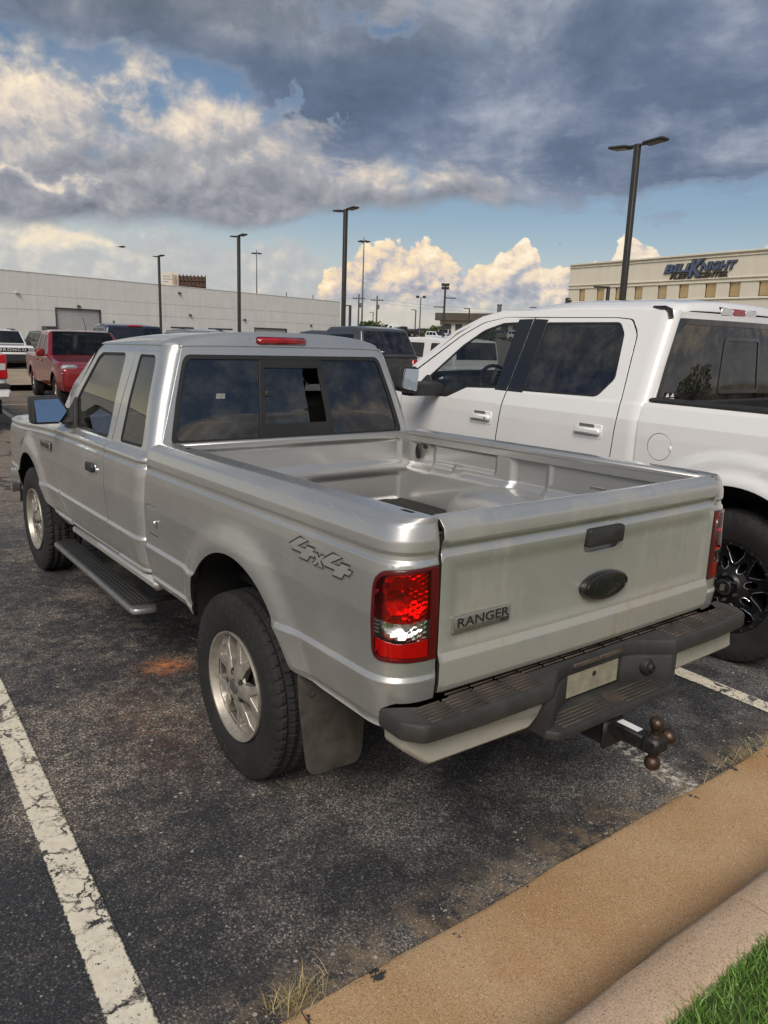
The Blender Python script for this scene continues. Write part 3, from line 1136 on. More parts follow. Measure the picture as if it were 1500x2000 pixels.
def make_silver():
    root = empty('pickup_truck', (0, 0, 0))
    tag(root, 'dusty silver extended cab pickup with open empty bed, parked at the concrete gutter', 'pickup truck')
    low = [(.79, .46), (.822, .545, .02), (.838, .578, .006), (.830, .592, .006), (.842, .62, .03), (.868, .742, .008), (.858, .757, .008), (.860, .83, .1), (.864, .93, .15), (.855, 1.05, .06),
           (.850, 1.086, .006), (.840, 1.096, .005), (.838, 1.110, .005), (.846, 1.121, .006)]
    xs_bed = XS(low + [(.843, 1.15, .03), (.826, 1.196, .03), (.785, 1.214, .03), (.715, 1.214, .01), (.695, 1.206, .006), (.695, 1.15)])
    xs_cab = XS(low + [(.840, 1.138, .015), (.800, 1.158, .02), (.738, 1.39, .9), (.664, 1.62, .10), (.640, 1.67)])
    xs_fen = XS(low + [(.838, 1.135, .02), (.80, 1.155, .03), (.70, 1.165)])
    AR = (-.06, .485, .425)
    AF = (3.16, .47, .455)
    P = dict(xf=rake, W=.868, flares=[(AR[0], AR[1], AR[2], .022, .13), (AF[0], AF[1], AF[2], .022, .12)], z_flare=1.06, droop=(2.4, 3.95, .055), nose_taper=(2.6, 4.0, .05))
    T = Truck(P, root)
    S = MT['silver']
    tail = (-.885, .168, .150, 2.7, .700)
    UE = tail[0] - 1.35 * (tail[1] + tail[2]) / 2 * 1.18      # u at the tailgate edge
    ctail = (1.02, .075, .095, 2.3, .0)

    for sx in (-1, 1):
        # bedside
        L0, L1 = -.915, UE
        zl, zh = .800, 1.072
        ar = [(q[0], q[1]) for q in arc(AR[0], AR[1], AR[2], 8, 164, 30)]
        poly = [(.862, .556), (.385, .545, .02)] + ar + [(-.475, .600, .01), (-.62, .588), (-.885, .585, .04), (UE, .598)]
        poly += [(L1, zl), (L0 - .004, zl + .004, .042), (L0 + .006, zh - .004, .062), (L1, zh + .008)]
        zt = xs_bed.T
        conv = [(q[0], float(xs_bed.tz(q[1]))) for q in fillet(poly)] + [(UE, zt - .003), (.862, zt - .003)]
        fuel = [fillet([(.700, .805, .035), (.838, .805, .035), (.846, .948, .02), (.705, .948, .02)])] if sx < 0 else []
        pocket = [[(a, b) for a, b in fillet([(y0, zt - .10, .006), (y0 + .06, zt - .10, .006), (y0 + .06, zt - .075, .006), (y0, zt - .075, .006)])] for y0 in (-.93, .63)]
        fm = T.side_map(xs_bed, sx, tail=tail)
        bs = panel('bedside', conv, fm, S, root, [[(q[0], float(xs_bed.tz(q[1]))) for q in h] for h in fuel] + pocket, .028, xs_bed.lines(), .014, flip=sx < 0, xf=rake)
        if fuel:
            g = rounded(fuel[0], .0075)
            T.side_panel('fuel_door', [tuple(q) for q in g], xs_bed, sx, S, parent=bs, off=-.001)
            b = MB()
            b.box((-.870, .708, .873), (.016, .010, .032), .004)
            T.mb(b, 'finger_notch', MT['chrome'], bs)
            b = MB()
            b.box((-.80, .77, .875), (.02, .2, .2), 0)
            T.mb(b, 'fuel_pocket', MT['under'], bs)
        for y0 in (-.93, .63):
            b = MB()
            b.box((sx * .775, y0 + .03, 1.15), (.06, .10, .10), 0)
            T.mb(b, 'stake_pocket', MT['under'], bs)
        # tail lamp
        def lampshape(g, gr):
            return fillet([(L1 + gr, zl + g), (L0 - .004 - g, zl + .004 + g, .042 - g * .6), (L0 + .006 - g, zh - .004 - g, .062 - g * .6), (L1 + gr, zh + .008 - g)])
        lamp = T.side_panel('tail_lamp', lampshape(.004, .001), xs_bed, sx, MT['red_dark'], holes=[lampshape(.011, .015)], res=.012, off=.008, tail=tail, flange=.03, rnd=.004)
        set_label(lamp, ('red' if 1 else '') + ' and clear tail lamp on the ' + ('driver' if sx < 0 else 'far') + ' side rear corner')
        hsh = lampshape(.010, .014)
        cl0, cl1 = .870, .930
        lm = T.side_map(xs_bed, sx, .0065, tail)

        def lens(nm, a, b, mat):
            # slice of the lens between heights a and b, arched like the moulding
            hh = np.array(resample(lampshape(.0115, .0155), .008))
            us = np.clip((hh[:, 0] - (L1 + .02)) / (L0 - L1 - .03), 0, 1)
            bow = -.012 * np.sin(us * PI) + .006 * us
            z = hh[:, 1].copy()
            if a is not None:
                z = np.maximum(z, a + bow)
            if b is not None:
                z = np.minimum(z, b + bow)
            q = np.stack([hh[:, 0], z], 1)
            keep = np.hypot(*(q - np.roll(q, 1, 0)).T) > 1e-4
            q = q[keep]
            return panel(nm, [(w[0], float(xs_bed.tz(w[1]))) for w in q], lm, mat, lamp, res=.012, flange=.004, flip=sx < 0, xf=rake, rnd=.001, seam=False)
        lens('red_lens', None, cl0 - .001, MT['red_lens'])
        lens('red_reflector', None, cl0 - .004, MT['red_solid']).location = (-sx * .004, .004, 0)
        lens('clear_lens', cl0 + .001, cl1 - .001, MT['clear_lens'])
        lens('red_lens', cl1 + .001, None, MT['red_lens'])
        # reflector behind the lens: bowls and facets
        bm_map = T.side_map(xs_bed, sx, -.014, tail)

        def refl(u, t):
            p = bm_map(u, t)
            x, z = xs_bed.at(t)
            um = (L0 + L1) / 2
            d = 0
            for (uc, zc, ru, rz, h) in ((um - .01, .985, .080, .062, .024), (um + .0, .905, .075, .036, .020), (um, .845, .07, .03, .006)):
                q = ((u - uc) / ru) ** 2 + ((z - zc) / rz) ** 2
                d = d - h * np.clip(1 - q, 0, 1)
            d = d + .0016 * np.sin((u * .4 + z) * 420) * (u < um - .02) 
            p[:, 1] -= d * .8
            p[:, 0] -= sx * d * -.6
            return p
        panel('reflector', [(q[0], float(xs_bed.tz(q[1]))) for q in hsh], refl, MT['reflector'], lamp, res=.008, flange=0, flip=sx < 0, xf=rake)
        for zc in (.985, .908):
            b = MB()
            b.cyl((sx * .79, -.995, zc), (sx * .80, -1.012, zc + .004), .012, n=12)
            T.mb(b, 'bulb', MT['lamp_bits'], lamp)
        for q in range(4):
            b = MB()
            b.box((sx * .856, -.945, .892 + q * .011), (.006, .030, .004), 0)
            T.mb(b, 'lamp_louvre', MT['lamp_bits'], lamp)
        for (uy, z) in ((-.955, 1.012), (-.957, .838)):
            b = MB()
            b.cyl((sx * .861, uy, z), (sx * .8705, uy - .002, z), .007, n=12)
            T.mb(b, 'lamp_screw', MT['red_dark'], lamp)

        # rear half door and cab corner
        lean = (1.13, .24, 1.15, 1.5)
        UCE = ctail[0] - 1.35 * (ctail[1] + ctail[2]) / 2 * 1.18
        P['W'] = .868
        xin_c = None
        gap = [(1.352, .590), (1.43, .75, .2), (1.492, 1.08, .1), (1.497, 1.17, .1), (1.452, 1.66)]
        # corner wraps by a constant inset at every height
        def cmap(xs, off=0.0):
            base = T.side_map(xs, 1, off)

            def f(u, t):
                p = base(np.maximum(u, ctail[0]), t)
                q = np.clip((ctail[0] - u) / (ctail[0] - UCE), 0, 1.05) * PI / 2
                n = ctail[3]
                px = np.abs(np.cos(q)) ** (2 / n) * np.sign(np.cos(q))
                py = np.abs(np.sin(q)) ** (2 / n)
                x = p[:, 0] - np.where(u < ctail[0], ctail[1] * (1 - px), 0)
                y = np.where(u < ctail[0], ctail[0] - ctail[2] * py, p[:, 1])
                z = p[:, 2]
                y = y + lean[1] * np.maximum(0, z - lean[0]) * (1 - ssmooth(u, lean[2], lean[3]))
                return np.stack([sx * x, y, z], -1)
            return f
        g2 = [(a - .0075, b) for a, b, *r in gap]
        poly = [(UCE, .575), (1.345, .582)] + g2[1:] + [(UCE, 1.66)]
        wr = fillet([(1.375, 1.168, .03), (1.352, 1.612, .05), (1.045, 1.612, .05), (1.040, 1.172, .03)])
        cv = lambda L: [(q[0], float(xs_cab.tz(q[1]))) for q in L]
        rd = panel('rear_half_door', cv(fillet(poly)), cmap(xs_cab), S, root, [cv(wr)], .028, xs_cab.lines(), .014, flip=sx < 0, xf=rake)
        panel('window_seal', cv([tuple(q) for q in rounded(wr, -.002)]), cmap(xs_cab, -.005), MT['rubber'], rd, [cv([tuple(q) for q in rounded(wr, .013)])], .03, None, .006, flip=sx < 0, xf=rake)
        panel('side_window', cv([tuple(q) for q in rounded(wr, .006)]), cmap(xs_cab, -.008), MT['glass'], rd, (), .05, None, 0, flip=sx < 0, xf=rake)
        # front door
        g1 = [(a + .0075, b) for a, b, *r in gap]
        fd = [(1.358, .585), (2.20, .582, .02), (2.34, .72, .08), (2.425, .90, .2), (2.435, 1.10, .02), (2.47, 1.15, .02), (2.10, 1.628, .05), (2.02, 1.66, .03)] + g1[::-1][:-1]
        wf = fillet([(2.40, 1.170, .02), (2.065, 1.585, .06), (2.00, 1.612, .05), (1.60, 1.616, .05), (1.562, 1.165, .03)])
        cm = T.side_map(xs_cab, sx)
        d = panel('front_door', cv(fillet(fd)), cm, S, root, [cv(wf)], .028, xs_cab.lines(), .014, flip=sx < 0, xf=rake)
        panel('window_seal', cv([tuple(q) for q in rounded(wf, -.002)]), T.side_map(xs_cab, sx, -.005), MT['rubber'], d, [cv([tuple(q) for q in rounded(wf, .015)])], .03, None, .006, flip=sx < 0, xf=rake)
        panel('side_window', cv([tuple(q) for q in rounded(wf, .007)]), T.side_map(xs_cab, sx, -.009), MT['glass'], d, (), .05, None, 0, flip=sx < 0, xf=rake)
        # handle in its recess, key lock
        b = MB()
        b.box((sx * .857, 1.66, .985), (.012, .125, .075), .02)
        T.mb(b, 'handle_recess', MT['silver_bed'], d)
        b = MB()
        b.box((sx * .868, 1.665, 1.003), (.026, .115, .050), .010)
        b.box((sx * .876, 1.70, 1.003), (.012, .035, .046), .004)
        T.mb(b, 'door_handle', MT['plastic'], d)
        b = MB()
        b.cyl((sx * .855, 1.585, .995), (sx * .867, 1.585, .995), .017, n=18)
        T.mb(b, 'key_lock', MT['chrome'], d)
        # mirror on its arm
        oz = 0.0
        mp = fillet([(-1.022, 1.345, .018), (-.862, 1.352, .02), (-.812, 1.262, .02), (-.872, 1.186, .02), (-1.020, 1.186, .02)])
        b = MB()
        for q in [mp if sx < 0 else [(-a, c) for a, c in mp[::-1]]]:
            bprism(b, q, 2.225, 2.33, .018, lambda u, v, h: (u, h - sx * .25 * (u - sx * .92) * -1 * (1 if h < 2.27 else .3) if 0 else h + sx * .05 * (u - sx * .92) * (1 if h < 2.27 else .2), v))
        mir = T.mb(b, 'wing_mirror', MT['plastic'], d)
        gp = np.array(rounded(mp, .017))
        if sx > 0:
            gp = gp * [-1, 1]
        zc = 1.27
        b = MB()
        b.add([(q[0], 2.203 + sx * (.05 if sx < 0 else .30) * (q[0] - sx * .92) + (q[1] - zc) * .24, q[1]) for q in gp], [tuple(range(len(gp)))])
        mgl = T.mb(b, 'mirror_glass', MT['mirror'], mir, smooth=False)
        b = MB()
        bprism(b, fillet([(sx * -.0 + 2.20, 1.19, .01), (2.33, 1.19, .01), (2.36, 1.27, .01), (2.24, 1.27, .01)]), .70, .83, .01, lambda u, v, h: (sx * (h + (1.27 - v) * .2 + .02), u, v))
        bprism(b, [(2.15, 1.165), (2.42, 1.165), (2.28, 1.34)], .775, .795, .004, lambda u, v, h: (sx * (h - (v - 1.165) * .27 + .014), u, v))
        T.mb(b, 'mirror_arm', MT['plastic'], mir)
        # fender
        af = [(q[0], q[1]) for q in arc(AF[0], AF[1], AF[2], -4, 158, 30)]
        fe = [(3.99, .56), (3.62, .50, .02)] + af + [(2.60, .58, .04), (2.34, .545, .02), (2.205, .565)] + [(2.205 + .008, .579), (2.353, .72, .08), (2.438, .90, .2), (2.448, 1.10)]
        tz_top = xs_fen.T - .01
        cvf = [(q[0], float(xs_fen.tz(q[1]))) for q in fillet(fe)] + [(2.46, tz_top), (3.99, tz_top)]
        fen = panel('front_fender', cvf, T.side_map(xs_fen, sx), S, root, (), .03, xs_fen.lines(), .014, flip=sx < 0, xf=rake)
        text_part('fender_badge', 'RANGER', .042, MT['letter_grey'], fen, lambda v: np.stack([np.full(len(v), sx * .866) + sx * v[:, 2], 2.64 + sx * v[:, 0], 1.012 + v[:, 1]], 1), .002, xf=rake, sx=1.25)
        b = MB()
        b.box((sx * .8645, 2.64, 1.012), (.004, .25, .056), .001)
        T.mb(b, 'badge_plate', MT['badge'], fen)
        # rocker
        b = MB()
        b.box((sx * .79, 1.55, .535), (.08, 1.40, .06), .02)
        T.mb(b, 'rocker_panel', S)
        # side step
        b = MB()
        st = fillet([(-.862, 1.10, .05), (-.862, 2.60, .04), (-.72, 2.66, .04), (-.72, 1.08, .04)])
        st = st if sx < 0 else [(-a, c) for a, c in st[::-1]]
        bprism(b, st, .310, .345, .014, XY)
        sb = b.build('side_step', MT['step_silver'], root)
        b = MB()
        st2 = fillet([(-.844, 1.15, .02), (-.844, 2.59, .02), (-.735, 2.62, .02), (-.735, 1.12, .02)])
        st2 = st2 if sx < 0 else [(-a, c) for a, c in st2[::-1]]
        bprism(b, st2, .330, .3485, .003, XY)
        for k in range(5):
            b.box((sx * (.748 + .022 * k), 1.87, .350), (.009, 1.38, .006), .002)
        tag(b.build('step_tread', MT['plastic'], sb), kind='stuff')
        for y in (1.25, 2.4):
            b = MB()
            b.box((sx * .66, y, .322), (.22, .05, .022), .005)
            b.box((sx * .56, y, .43), (.04, .05, .2), .005)
            b.build('step_bracket', MT['under'], sb)
        # mud flap
        b = MB()
        bprism(b, fillet([(sx * .842, .628, .02), (sx * .842, .50), (sx * .822, .248, .05), (sx * .600, .238, .05), (sx * .570, .45, .02), (sx * .62, .60)]), -.508, -.496, .003, lambda u, v, h: (u, h + (v - .6) * .10 - .025 * max(0, abs(u) - .78) / .06 * 0, v))
        mf = b.build('mud_flap', MT['flap'], root)
        b = MB()
        b.cyl((sx * .80, -.522, .545), (sx * .80, -.50, .545), .012, n=10)
        b.build('flap_bolt', MT['steel'], mf)

    # roof
    def roof_map(u, v):
        q = np.clip(np.abs(v), 0, 1)
        hz = .078 * (1 - q ** 2.6) ** (1 / 1.9)
        yr = 1.043
        g = 1 - (1 - np.clip((u - yr) / .065, 0, 1)) ** 3.0
        fr = np.clip((u - 1.55) / .55, 0, 1)
        z = 1.657 + hz * g * (1 - .55 * fr ** 2.2) - .0 * u
        x = v * (.652 + .0 * u)
        fr_ = 1 - ssmooth(u, 1.06, 1.45)
        x = v * (.652 - .055 * (1 - ssmooth(u, 1.043, 1.15)))
        return np.stack([x, u + (.002 - .021 * (1 - v ** 2)) * fr_, z], -1)
    panel('roof', fillet([(1.045, -.999), (2.07, -.999), (2.12, -.6), (2.135, 0), (2.12, .6), (2.07, .999), (1.045, .999)]), roof_map, S, root, (), .035, [-.97, -.93, -.88, .88, .93, .97], .006, flip=True, xf=rake, ulines=[1.046, 1.05, 1.056, 1.064, 1.075, 1.09, 1.105, 1.125, 1.15, 1.18], seam=False)
    # cab back panel with the sliding window
    def back_map(u, z):
        w = np.interp(z, [.9, 1.13, 1.39, 1.66], [.79, .765, .675, .583])
        x = u * w
        y = .922 + .245 * np.maximum(0, z - 1.13) - .02 * (1 - u ** 2) * np.clip((z - 1.13) / .2, 0, 1)
        return np.stack([x, y, z], -1)
    wz0, wz1 = 1.196, 1.612
    win = fillet([(-.93, wz0, .05), (.93, wz0, .05), (.955, 1.40, .3), (.965, wz1, .05), (-.965, wz1, .05), (-.955, 1.40, .3)])
    bk = panel('cab_back', [(-.995, .95), (.995, .95), (.995, 1.13), (.995, 1.40), (.995, 1.659), (-.995, 1.659), (-.995, 1.40), (-.995, 1.13)], back_map, S, root, [win], .035, None, .006, xf=rake, seam=False)

    def back_off(o):
        def f(u, z):
            p = back_map(u, z)
            p[:, 1] -= o
            return p
        return f
    def shrink(poly, du, dz):
        P_ = np.array(poly)
        c = P_.mean(0)
        s_ = (np.abs(P_ - c).max(0) - [du, dz]) / np.abs(P_ - c).max(0)
        return [tuple(q) for q in (P_ - c) * s_ + c]
    rw = panel('window_seal', shrink(win, -.006, -.004), back_off(.004), MT['rubber'], bk, [shrink(win, .022, .014)], .03, None, .012, xf=rake)
    set_label(rw, 'black rubber seal round the rear window')
    win2 = shrink(win, .018, .012)
    s0, s1 = -.290, .285
    for (a, b_) in ((-1.2, s0), (s1, 1.2)):
        q = [(max(min(u, b_), a), z) for u, z in win2]
        panel('rear_window', resample(q, .03).tolist(), back_off(-.006), MT['glass_dark'], bk, (), .05, None, 0, xf=rake)
    # slider frame: posts, rails, moving pane and latch
    fr = panel('slider_frame', [(s0 - .015, wz0 + .008), (s1 + .02, wz0 + .008), (s1 + .02, wz1 - .006), (s0 - .015, wz1 - .006)], back_off(.002), MT['frame_black'], bk,
               [[(s0 + .025, wz0 + .075), (s1 - .020, wz0 + .075), (s1 - .025, wz1 - .055), (s0 + .02, wz1 - .055)]], .03, None, .012, xf=rake)
    panel('sliding_pane', [(s0 + .02, wz0 + .07), (.115, wz0 + .07), (.095, wz1 - .05), (s0 + .015, wz1 - .05)], back_off(-.008), MT['glass_dark'], fr, (), .05, None, 0, xf=rake)
    b = MB()
    b.box((s0 * .66 + .035, .978, 1.425), (.032, .012, .028), .004)
    T.mb(b, 'window_latch', MT['plastic'], fr)
    b = MB()
    b.box((.066, 1.00, 1.40), (.012, .012, .30), .002, M=Matrix.Rotation(-.24, 3, 'X'))
    T.mb(b, 'pane_edge', MT['plastic'], fr)
    # vent sticker on the far corner and small label inside the glass
    b = MB()
    q0 = back_map(np.array([-.66, -.59, -.59, -.66]), np.array([1.405, 1.405, 1.430, 1.430]))
    q0[:, 1] += .004
    b.add(q0, [(0, 1, 2, 3)])
    T.mb(b, 'glass_sticker', MT['sticker'], bk)
    b = MB()
    b.box((-.045 + .0, 1.034, 1.688), (.285, .035, .036), .012)
    cl = T.mb(b, 'high_brake_lamp', MT['brake_red'], bk)
    b = MB()
    b.box((-.045, 1.040, 1.688), (.30, .035, .046), .014)
    T.mb(b, 'lamp_housing', MT['red_dark'], cl)

    # windscreen, pillars, hood
    def ws_map(u, v):
        z = 1.135 + .518 * v
        y = 2.80 - .72 * v + .05 * (1 - u ** 2)
        return np.stack([u * (.735 - .155 * v), y, z], -1)
    panel('windscreen', fillet([(-1, .03, .04), (1, .03, .04), (1, 1, .04), (-1, 1, .04)]), ws_map, MT['glass_clear'], root, (), .12, None, 0, flip=True, xf=rake)
    for sx in (-1, 1):
        a = np.array([(sx * .800, 2.475, 1.155), (sx * .735, 2.29, 1.39), (sx * .670, 2.11, 1.62), (sx * .645, 2.04, 1.664)])
        m = np.array([(sx * .775, 2.65, 1.15), (sx * .72, 2.44, 1.41), (sx * .645, 2.17, 1.625), (sx * .63, 2.08, 1.655)])
        c = np.array([(sx * .735, 2.80, 1.14), (sx * .668, 2.47, 1.39), (sx * .588, 2.12, 1.635), (sx * .57, 2.07, 1.660)])
        b = MB()
        b.grid(np.stack([a, m, c]), flip=sx > 0)
        T.mb(b, 'a_pillar', S, fixn=False)
    def hood_map(u, v):
        x = u * (.70 - .04 * v)
        y = 2.76 + 1.20 * v
        z = 1.150 - .035 * v - .055 * ssmooth(v, .1, 1.0) - .05 * ssmooth(v, .86, 1.0) + .028 * (1 - u ** 2) + .008 * ssmooth(np.abs(u), .75, .6)
        return np.stack([x, y, z], -1)
    panel('hood', fillet([(-1, 0), (1, 0), (1, .97, .05), (.8, 1), (-.8, 1), (-1, .97, .05)]), hood_map, S, root, (), .06, None, .012, xf=rake)
    b = MB()
    b.box((0, 2.70, 1.125), (1.40, .20, .03), .01)
    T.mb(b, 'cowl', MT['plastic'])
    # front end
    b = MB()
    bprism(b, fillet([(-.46, .78, .04), (.46, .78, .04), (.50, 1.02, .04), (-.50, 1.02, .04)]), 3.93, 4.0, .012, XZ)
    gr = T.mb(b, 'grille', MT['gloss_black'])
    for z in (.80, .90, 1.0):
        b = MB()
        b.box((0, 4.005, z), (.92, .02, .028), .008)
        T.mb(b, 'grille_bar', MT['chrome'], gr)
    for sx in (-1, 1):
        b = MB()
        bprism(b, fillet([(sx * .53, .80, .03), (sx * .80, .80, .03), (sx * .80, 1.0, .04), (sx * .53, 1.0, .03)]), 3.86, 3.985, .02, XZ)
        T.mb(b, 'headlamp', MT['headlamp'])
    b = MB()
    bprism(b, fillet([(-.84, 3.86), (-.82, 4.02, .1), (0, 4.10), (.82, 4.02, .1), (.84, 3.86)]), .50, .70, .03, XY)
    T.mb(b, 'front_bumper', MT['step_silver'])
    b = MB()
    b.box((0, 3.95, .44), (1.4, .10, .16), .02)
    T.mb(b, 'air_dam', MT['plastic'])

    # tailgate
    xt = XS([(-1.010, .684), (-1.036, .692, .012), (-1.042, .712, .01), (-1.042, .788, .012), (-1.031, .812, .010), (-1.029, 1.100, .006), (-1.016, 1.119, .005),
             (-1.017, 1.129, .005), (-1.037, 1.141, .012), (-1.032, 1.188, .035), (-1.000, 1.215, .03), (-.962, 1.210, .012), (-.955, 1.198, .006), (-.955, 1.14)])
    def gate_map(u, t, o=0.0):
        y, z = xt.at(t)
        bow = -.012 * (1 - (u / .69) ** 2) * np.clip((z - .6) / .1, 0, 1)
        pan = .006 * rrect(u, z, -.645, .645, .835, 1.07, .035)
        return np.stack([u, y + bow + pan - o, z], -1)
    hr = fillet([(-.088, 1.022, .025), (.102, 1.022, .025), (.102, 1.108, .012), (-.088, 1.108, .012)])
    cvg = lambda L: [(q[0], float(xt.tz(q[1]))) for q in L]
    gate = panel('tailgate', [(-.692, .001), (.692, .001), (.692, xt.T - .002), (-.692, xt.T - .002)], gate_map, MT['silver_gate'], root, [cvg(hr)], .03, xt.lines(), .012, xf=rake, hole_flange=.03, seam_holes=False)
    b = MB()
    b.box((.007, -1.010, 1.065), (.20, .012, .10), .004)
    T.mb(b, 'handle_recess', MT['silver_bed'], gate)
    b = MB()
    bprism(b, fillet([(-.082, 1.046, .012), (.096, 1.046, .012), (.098, 1.108, .014), (-.084, 1.108, .014)]), -1.058, -1.020, .009, XZ)
    T.mb(b, 'tailgate_handle', MT['plastic'], gate)
    ov = [(.022 + .118 * math.cos(2 * PI * k / 40), .905 + .049 * math.sin(2 * PI * k / 40)) for k in range(40)]
    b = MB()
    bprism(b, ov, -1.062, -1.030, .008, XZ)
    em = T.mb(b, 'oval_emblem', MT['emblem'], gate)
    b = MB()
    b.tube([(.022 + .104 * math.cos(2 * PI * k / 48), -1.0625, .905 + .038 * math.sin(2 * PI * k / 48)) for k in range(48)], .0012, 6, closed=True)
    T.mb(b, 'emblem_ring', MT['emblem_line'], em)
    text_part('emblem_script', 'Ford', .062, MT['emblem_line'], em, lambda v: np.stack([.022 + v[:, 0], -1.0622 - v[:, 2], .905 + v[:, 1]], 1), .0008, xf=rake, shear=.35, sx=1.35)
    b = MB()
    bprism(b, fillet([(-.648, .866, .003), (-.418, .866, .003), (-.418, .916, .003), (-.648, .916, .003)]), -1.041, -1.020, .003, XZ)
    nb_ = T.mb(b, 'nameplate', MT['badge'], gate)
    b = MB()
    b.box((-.533, -1.0418, .8965), (.222, .002, .031), .0005)
    T.mb(b, 'nameplate_field', MT['badge_dark'], nb_)
    text_part('nameplate_lettering', 'RANGER', .040, MT['letter_grey'], nb_, lambda v: np.stack([-.533 + v[:, 0], -1.0432 - v[:, 2], .8965 + v[:, 1]], 1), .0012, xf=rake, sx=1.36, offset=.0002)
    text_part('trim_lettering', 'XLT', .016, MT['letter_grey'], nb_, lambda v: np.stack([-.442 + v[:, 0], -1.0422 - v[:, 2], .8735 + v[:, 1]], 1), .0010, xf=rake, sx=1.3)
    # 4x4 decal on the bedside
    bs_l = [o for o in root.children if o.name.startswith('bedside')][0]
    fm = T.side_map(xs_bed, -1, .0012, tail)
    fm2 = T.side_map(xs_bed, -1, .0022, tail)

    FOUR = [(.36, 1.0), (.66, 1.0), (.30, .52), (.60, .52), (.66, .70), (.92, .70), (.86, .52), (1.0, .52), (.92, .28), (.78, .28), (.70, 0.0), (.40, 0.0), (.48, .28), (.12, .28), (.0, .46)]
    EX = [(0, 1), (.30, 1), (.47, .68), (.70, 1), (1, 1), (.64, .50), (.90, 0), (.60, 0), (.44, .33), (.22, 0), (-.08, 0), (.28, .50)]

    def decal(nm, poly, mat, y0, z0, w, h, f, grow=0.0, xf_=rake):
        P_ = np.array(poly)
        P_ = np.stack([P_[:, 0] * w, P_[:, 1] * h], 1)
        if grow:
            P_ = rounded(P_.tolist(), -grow)
        P_ = P_[::-1]
        out = [(y0 - a, float(xs_bed.tz(z0 + c))) for a, c in P_]
        panel(nm, out, f, mat, bs_l, (), .012, None, 0, flip=True, xf=rake)
    for (pl_, y0, z0, w, h) in ((FOUR, -.462, 1.010, .165, .062), (EX, -.612, 1.006, .062, .038), (FOUR, -.656, 1.000, .165, .062)):
        decal('decal_shadow', pl_, MT['badge_dark'], y0 - .004, z0 - .005, w, h, T.side_map(xs_bed, -1, .0008, tail), .0055)
        decal('decal_outline', pl_, MT['black_print'], y0, z0, w, h, fm, .0055)
        decal('decal_fill', pl_, MT['decal_silver'], y0, z0, w, h, fm2)

    # bed: floor, front wall, inner walls, wheel houses
    zf = .800
    b = MB()
    xx = np.linspace(-.66, .66, 89)
    yy = np.linspace(-1.0, .865, 3)
    gx, gy = np.meshgrid(xx, yy, indexing='ij')
    rib = .010 * np.clip(np.sin(gx * 2 * PI / .105) * 2.2 + .2, -1, 1)
    b.grid(np.stack([gx, gy, zf + rib], -1))
    T.mb(b, 'bed_floor', MT['silver_bed'], fixn=False)
    def fw_map(u, z):
        e = .018 * (rrect(u, z, -.62, .62, 1.045, 1.165, .02) + rrect(u, z, -.62, .62, .83, .975, .02))
        e = e - .005 * rrect(u, z, -.7, .7, .985, 1.03, .02)
        return np.stack([u, .868 - .02 + e, z], -1)
    panel('bed_front_wall', [(-.70, zf - .02), (.70, zf - .02), (.70, 1.192), (-.70, 1.192)], fw_map, MT['silver_bed'], root, (), .018, None, .02, xf=rake)
    b = MB()
    b.box((0, .872, 1.196), (1.40, .05, .022), .008)
    T.mb(b, 'bed_front_rail', MT['silver_bed'])
    for sx in (-1, 1):
        def iw_map(u, z):
            x = .668 + .028 * ssmooth(z, 1.0, 1.03) + 0 * u
            e = rrect(u, z, .16, .64, 1.055, 1.155, .016) * .014
            e = e + rrect(u, z, -.93, -.20, 1.05, 1.165, .016) * .015
            e = e - rrect(u, z, -.80, -.42, 1.075, 1.12, .010) * .010
            e = e - rrect(u, z, .40, .47, 1.02, 1.06, .010) * .010
            e = e + rrect(u, z, .645, .83, 1.0, 1.2, .03) * .016
            e = e + rrect(u, z, -.17, .05, .95, 1.2, .045) * .030
            e = e - .02 * ssmooth(z, 1.03, 1.0) * 0
            return np.stack([sx * (x + e), u, z], -1)
        iw = panel('bed_inner_wall', [(-1.0, zf - .02), (.86, zf - .02), (.86, 1.195), (-1.0, 1.195)], iw_map, MT['silver_bed'], root, (), .018, None, 0, flip=sx > 0, xf=rake)
        b = MB()
        b.box((sx * .700, -.06, 1.197), (.022, 1.86, .028), .008)
        T.mb(b, 'bed_rail_lip', MT['silver_bed'])
        # wheel house
        th = np.linspace(0, PI, 25)
        ph = np.linspace(0, PI / 2, 13)
        TH, PH = np.meshgrid(th, ph, indexing='ij')
        se = lambda c, n: np.sign(c) * np.abs(c) ** (2 / n)
        Y = -.02 + .43 * se(np.cos(TH), 2.6) * se(np.cos(PH), 4.0)
        Z = zf - .01 + .215 * se(np.sin(TH), 2.4) * se(np.cos(PH), 4.0)
        X = sx * (.69 - .185 * se(np.sin(PH), 3.2))
        b = MB()
        b.grid(np.stack([X, Y, Z], -1), flip=sx > 0)
        T.mb(b, 'wheel_house', MT['silver_bed'], sharp=80)
        b = MB()
        b.box((sx * .697, .775, 1.10), (.012, .035, .085), .008)
        b.tube([(sx * .688, .775 + .012 * math.cos(a), 1.10 + .032 * math.sin(a)) for a in np.linspace(0, 2 * PI, 16, endpoint=False)], .004, 6, closed=True)
        b.cyl((sx * .69, .70, 1.135), (sx * .678, .70, 1.135), .013, n=14)
        T.mb(b, 'tie_down', MT['rubber'], iw)
    b = MB()
    b.box((0, -.972, .95), (1.36, .012, .42), .004)
    T.mb(b, 'tailgate_inner', MT['silver_bed'], gate)

    # rear bumper
    zt_, zb_ = .715, .656
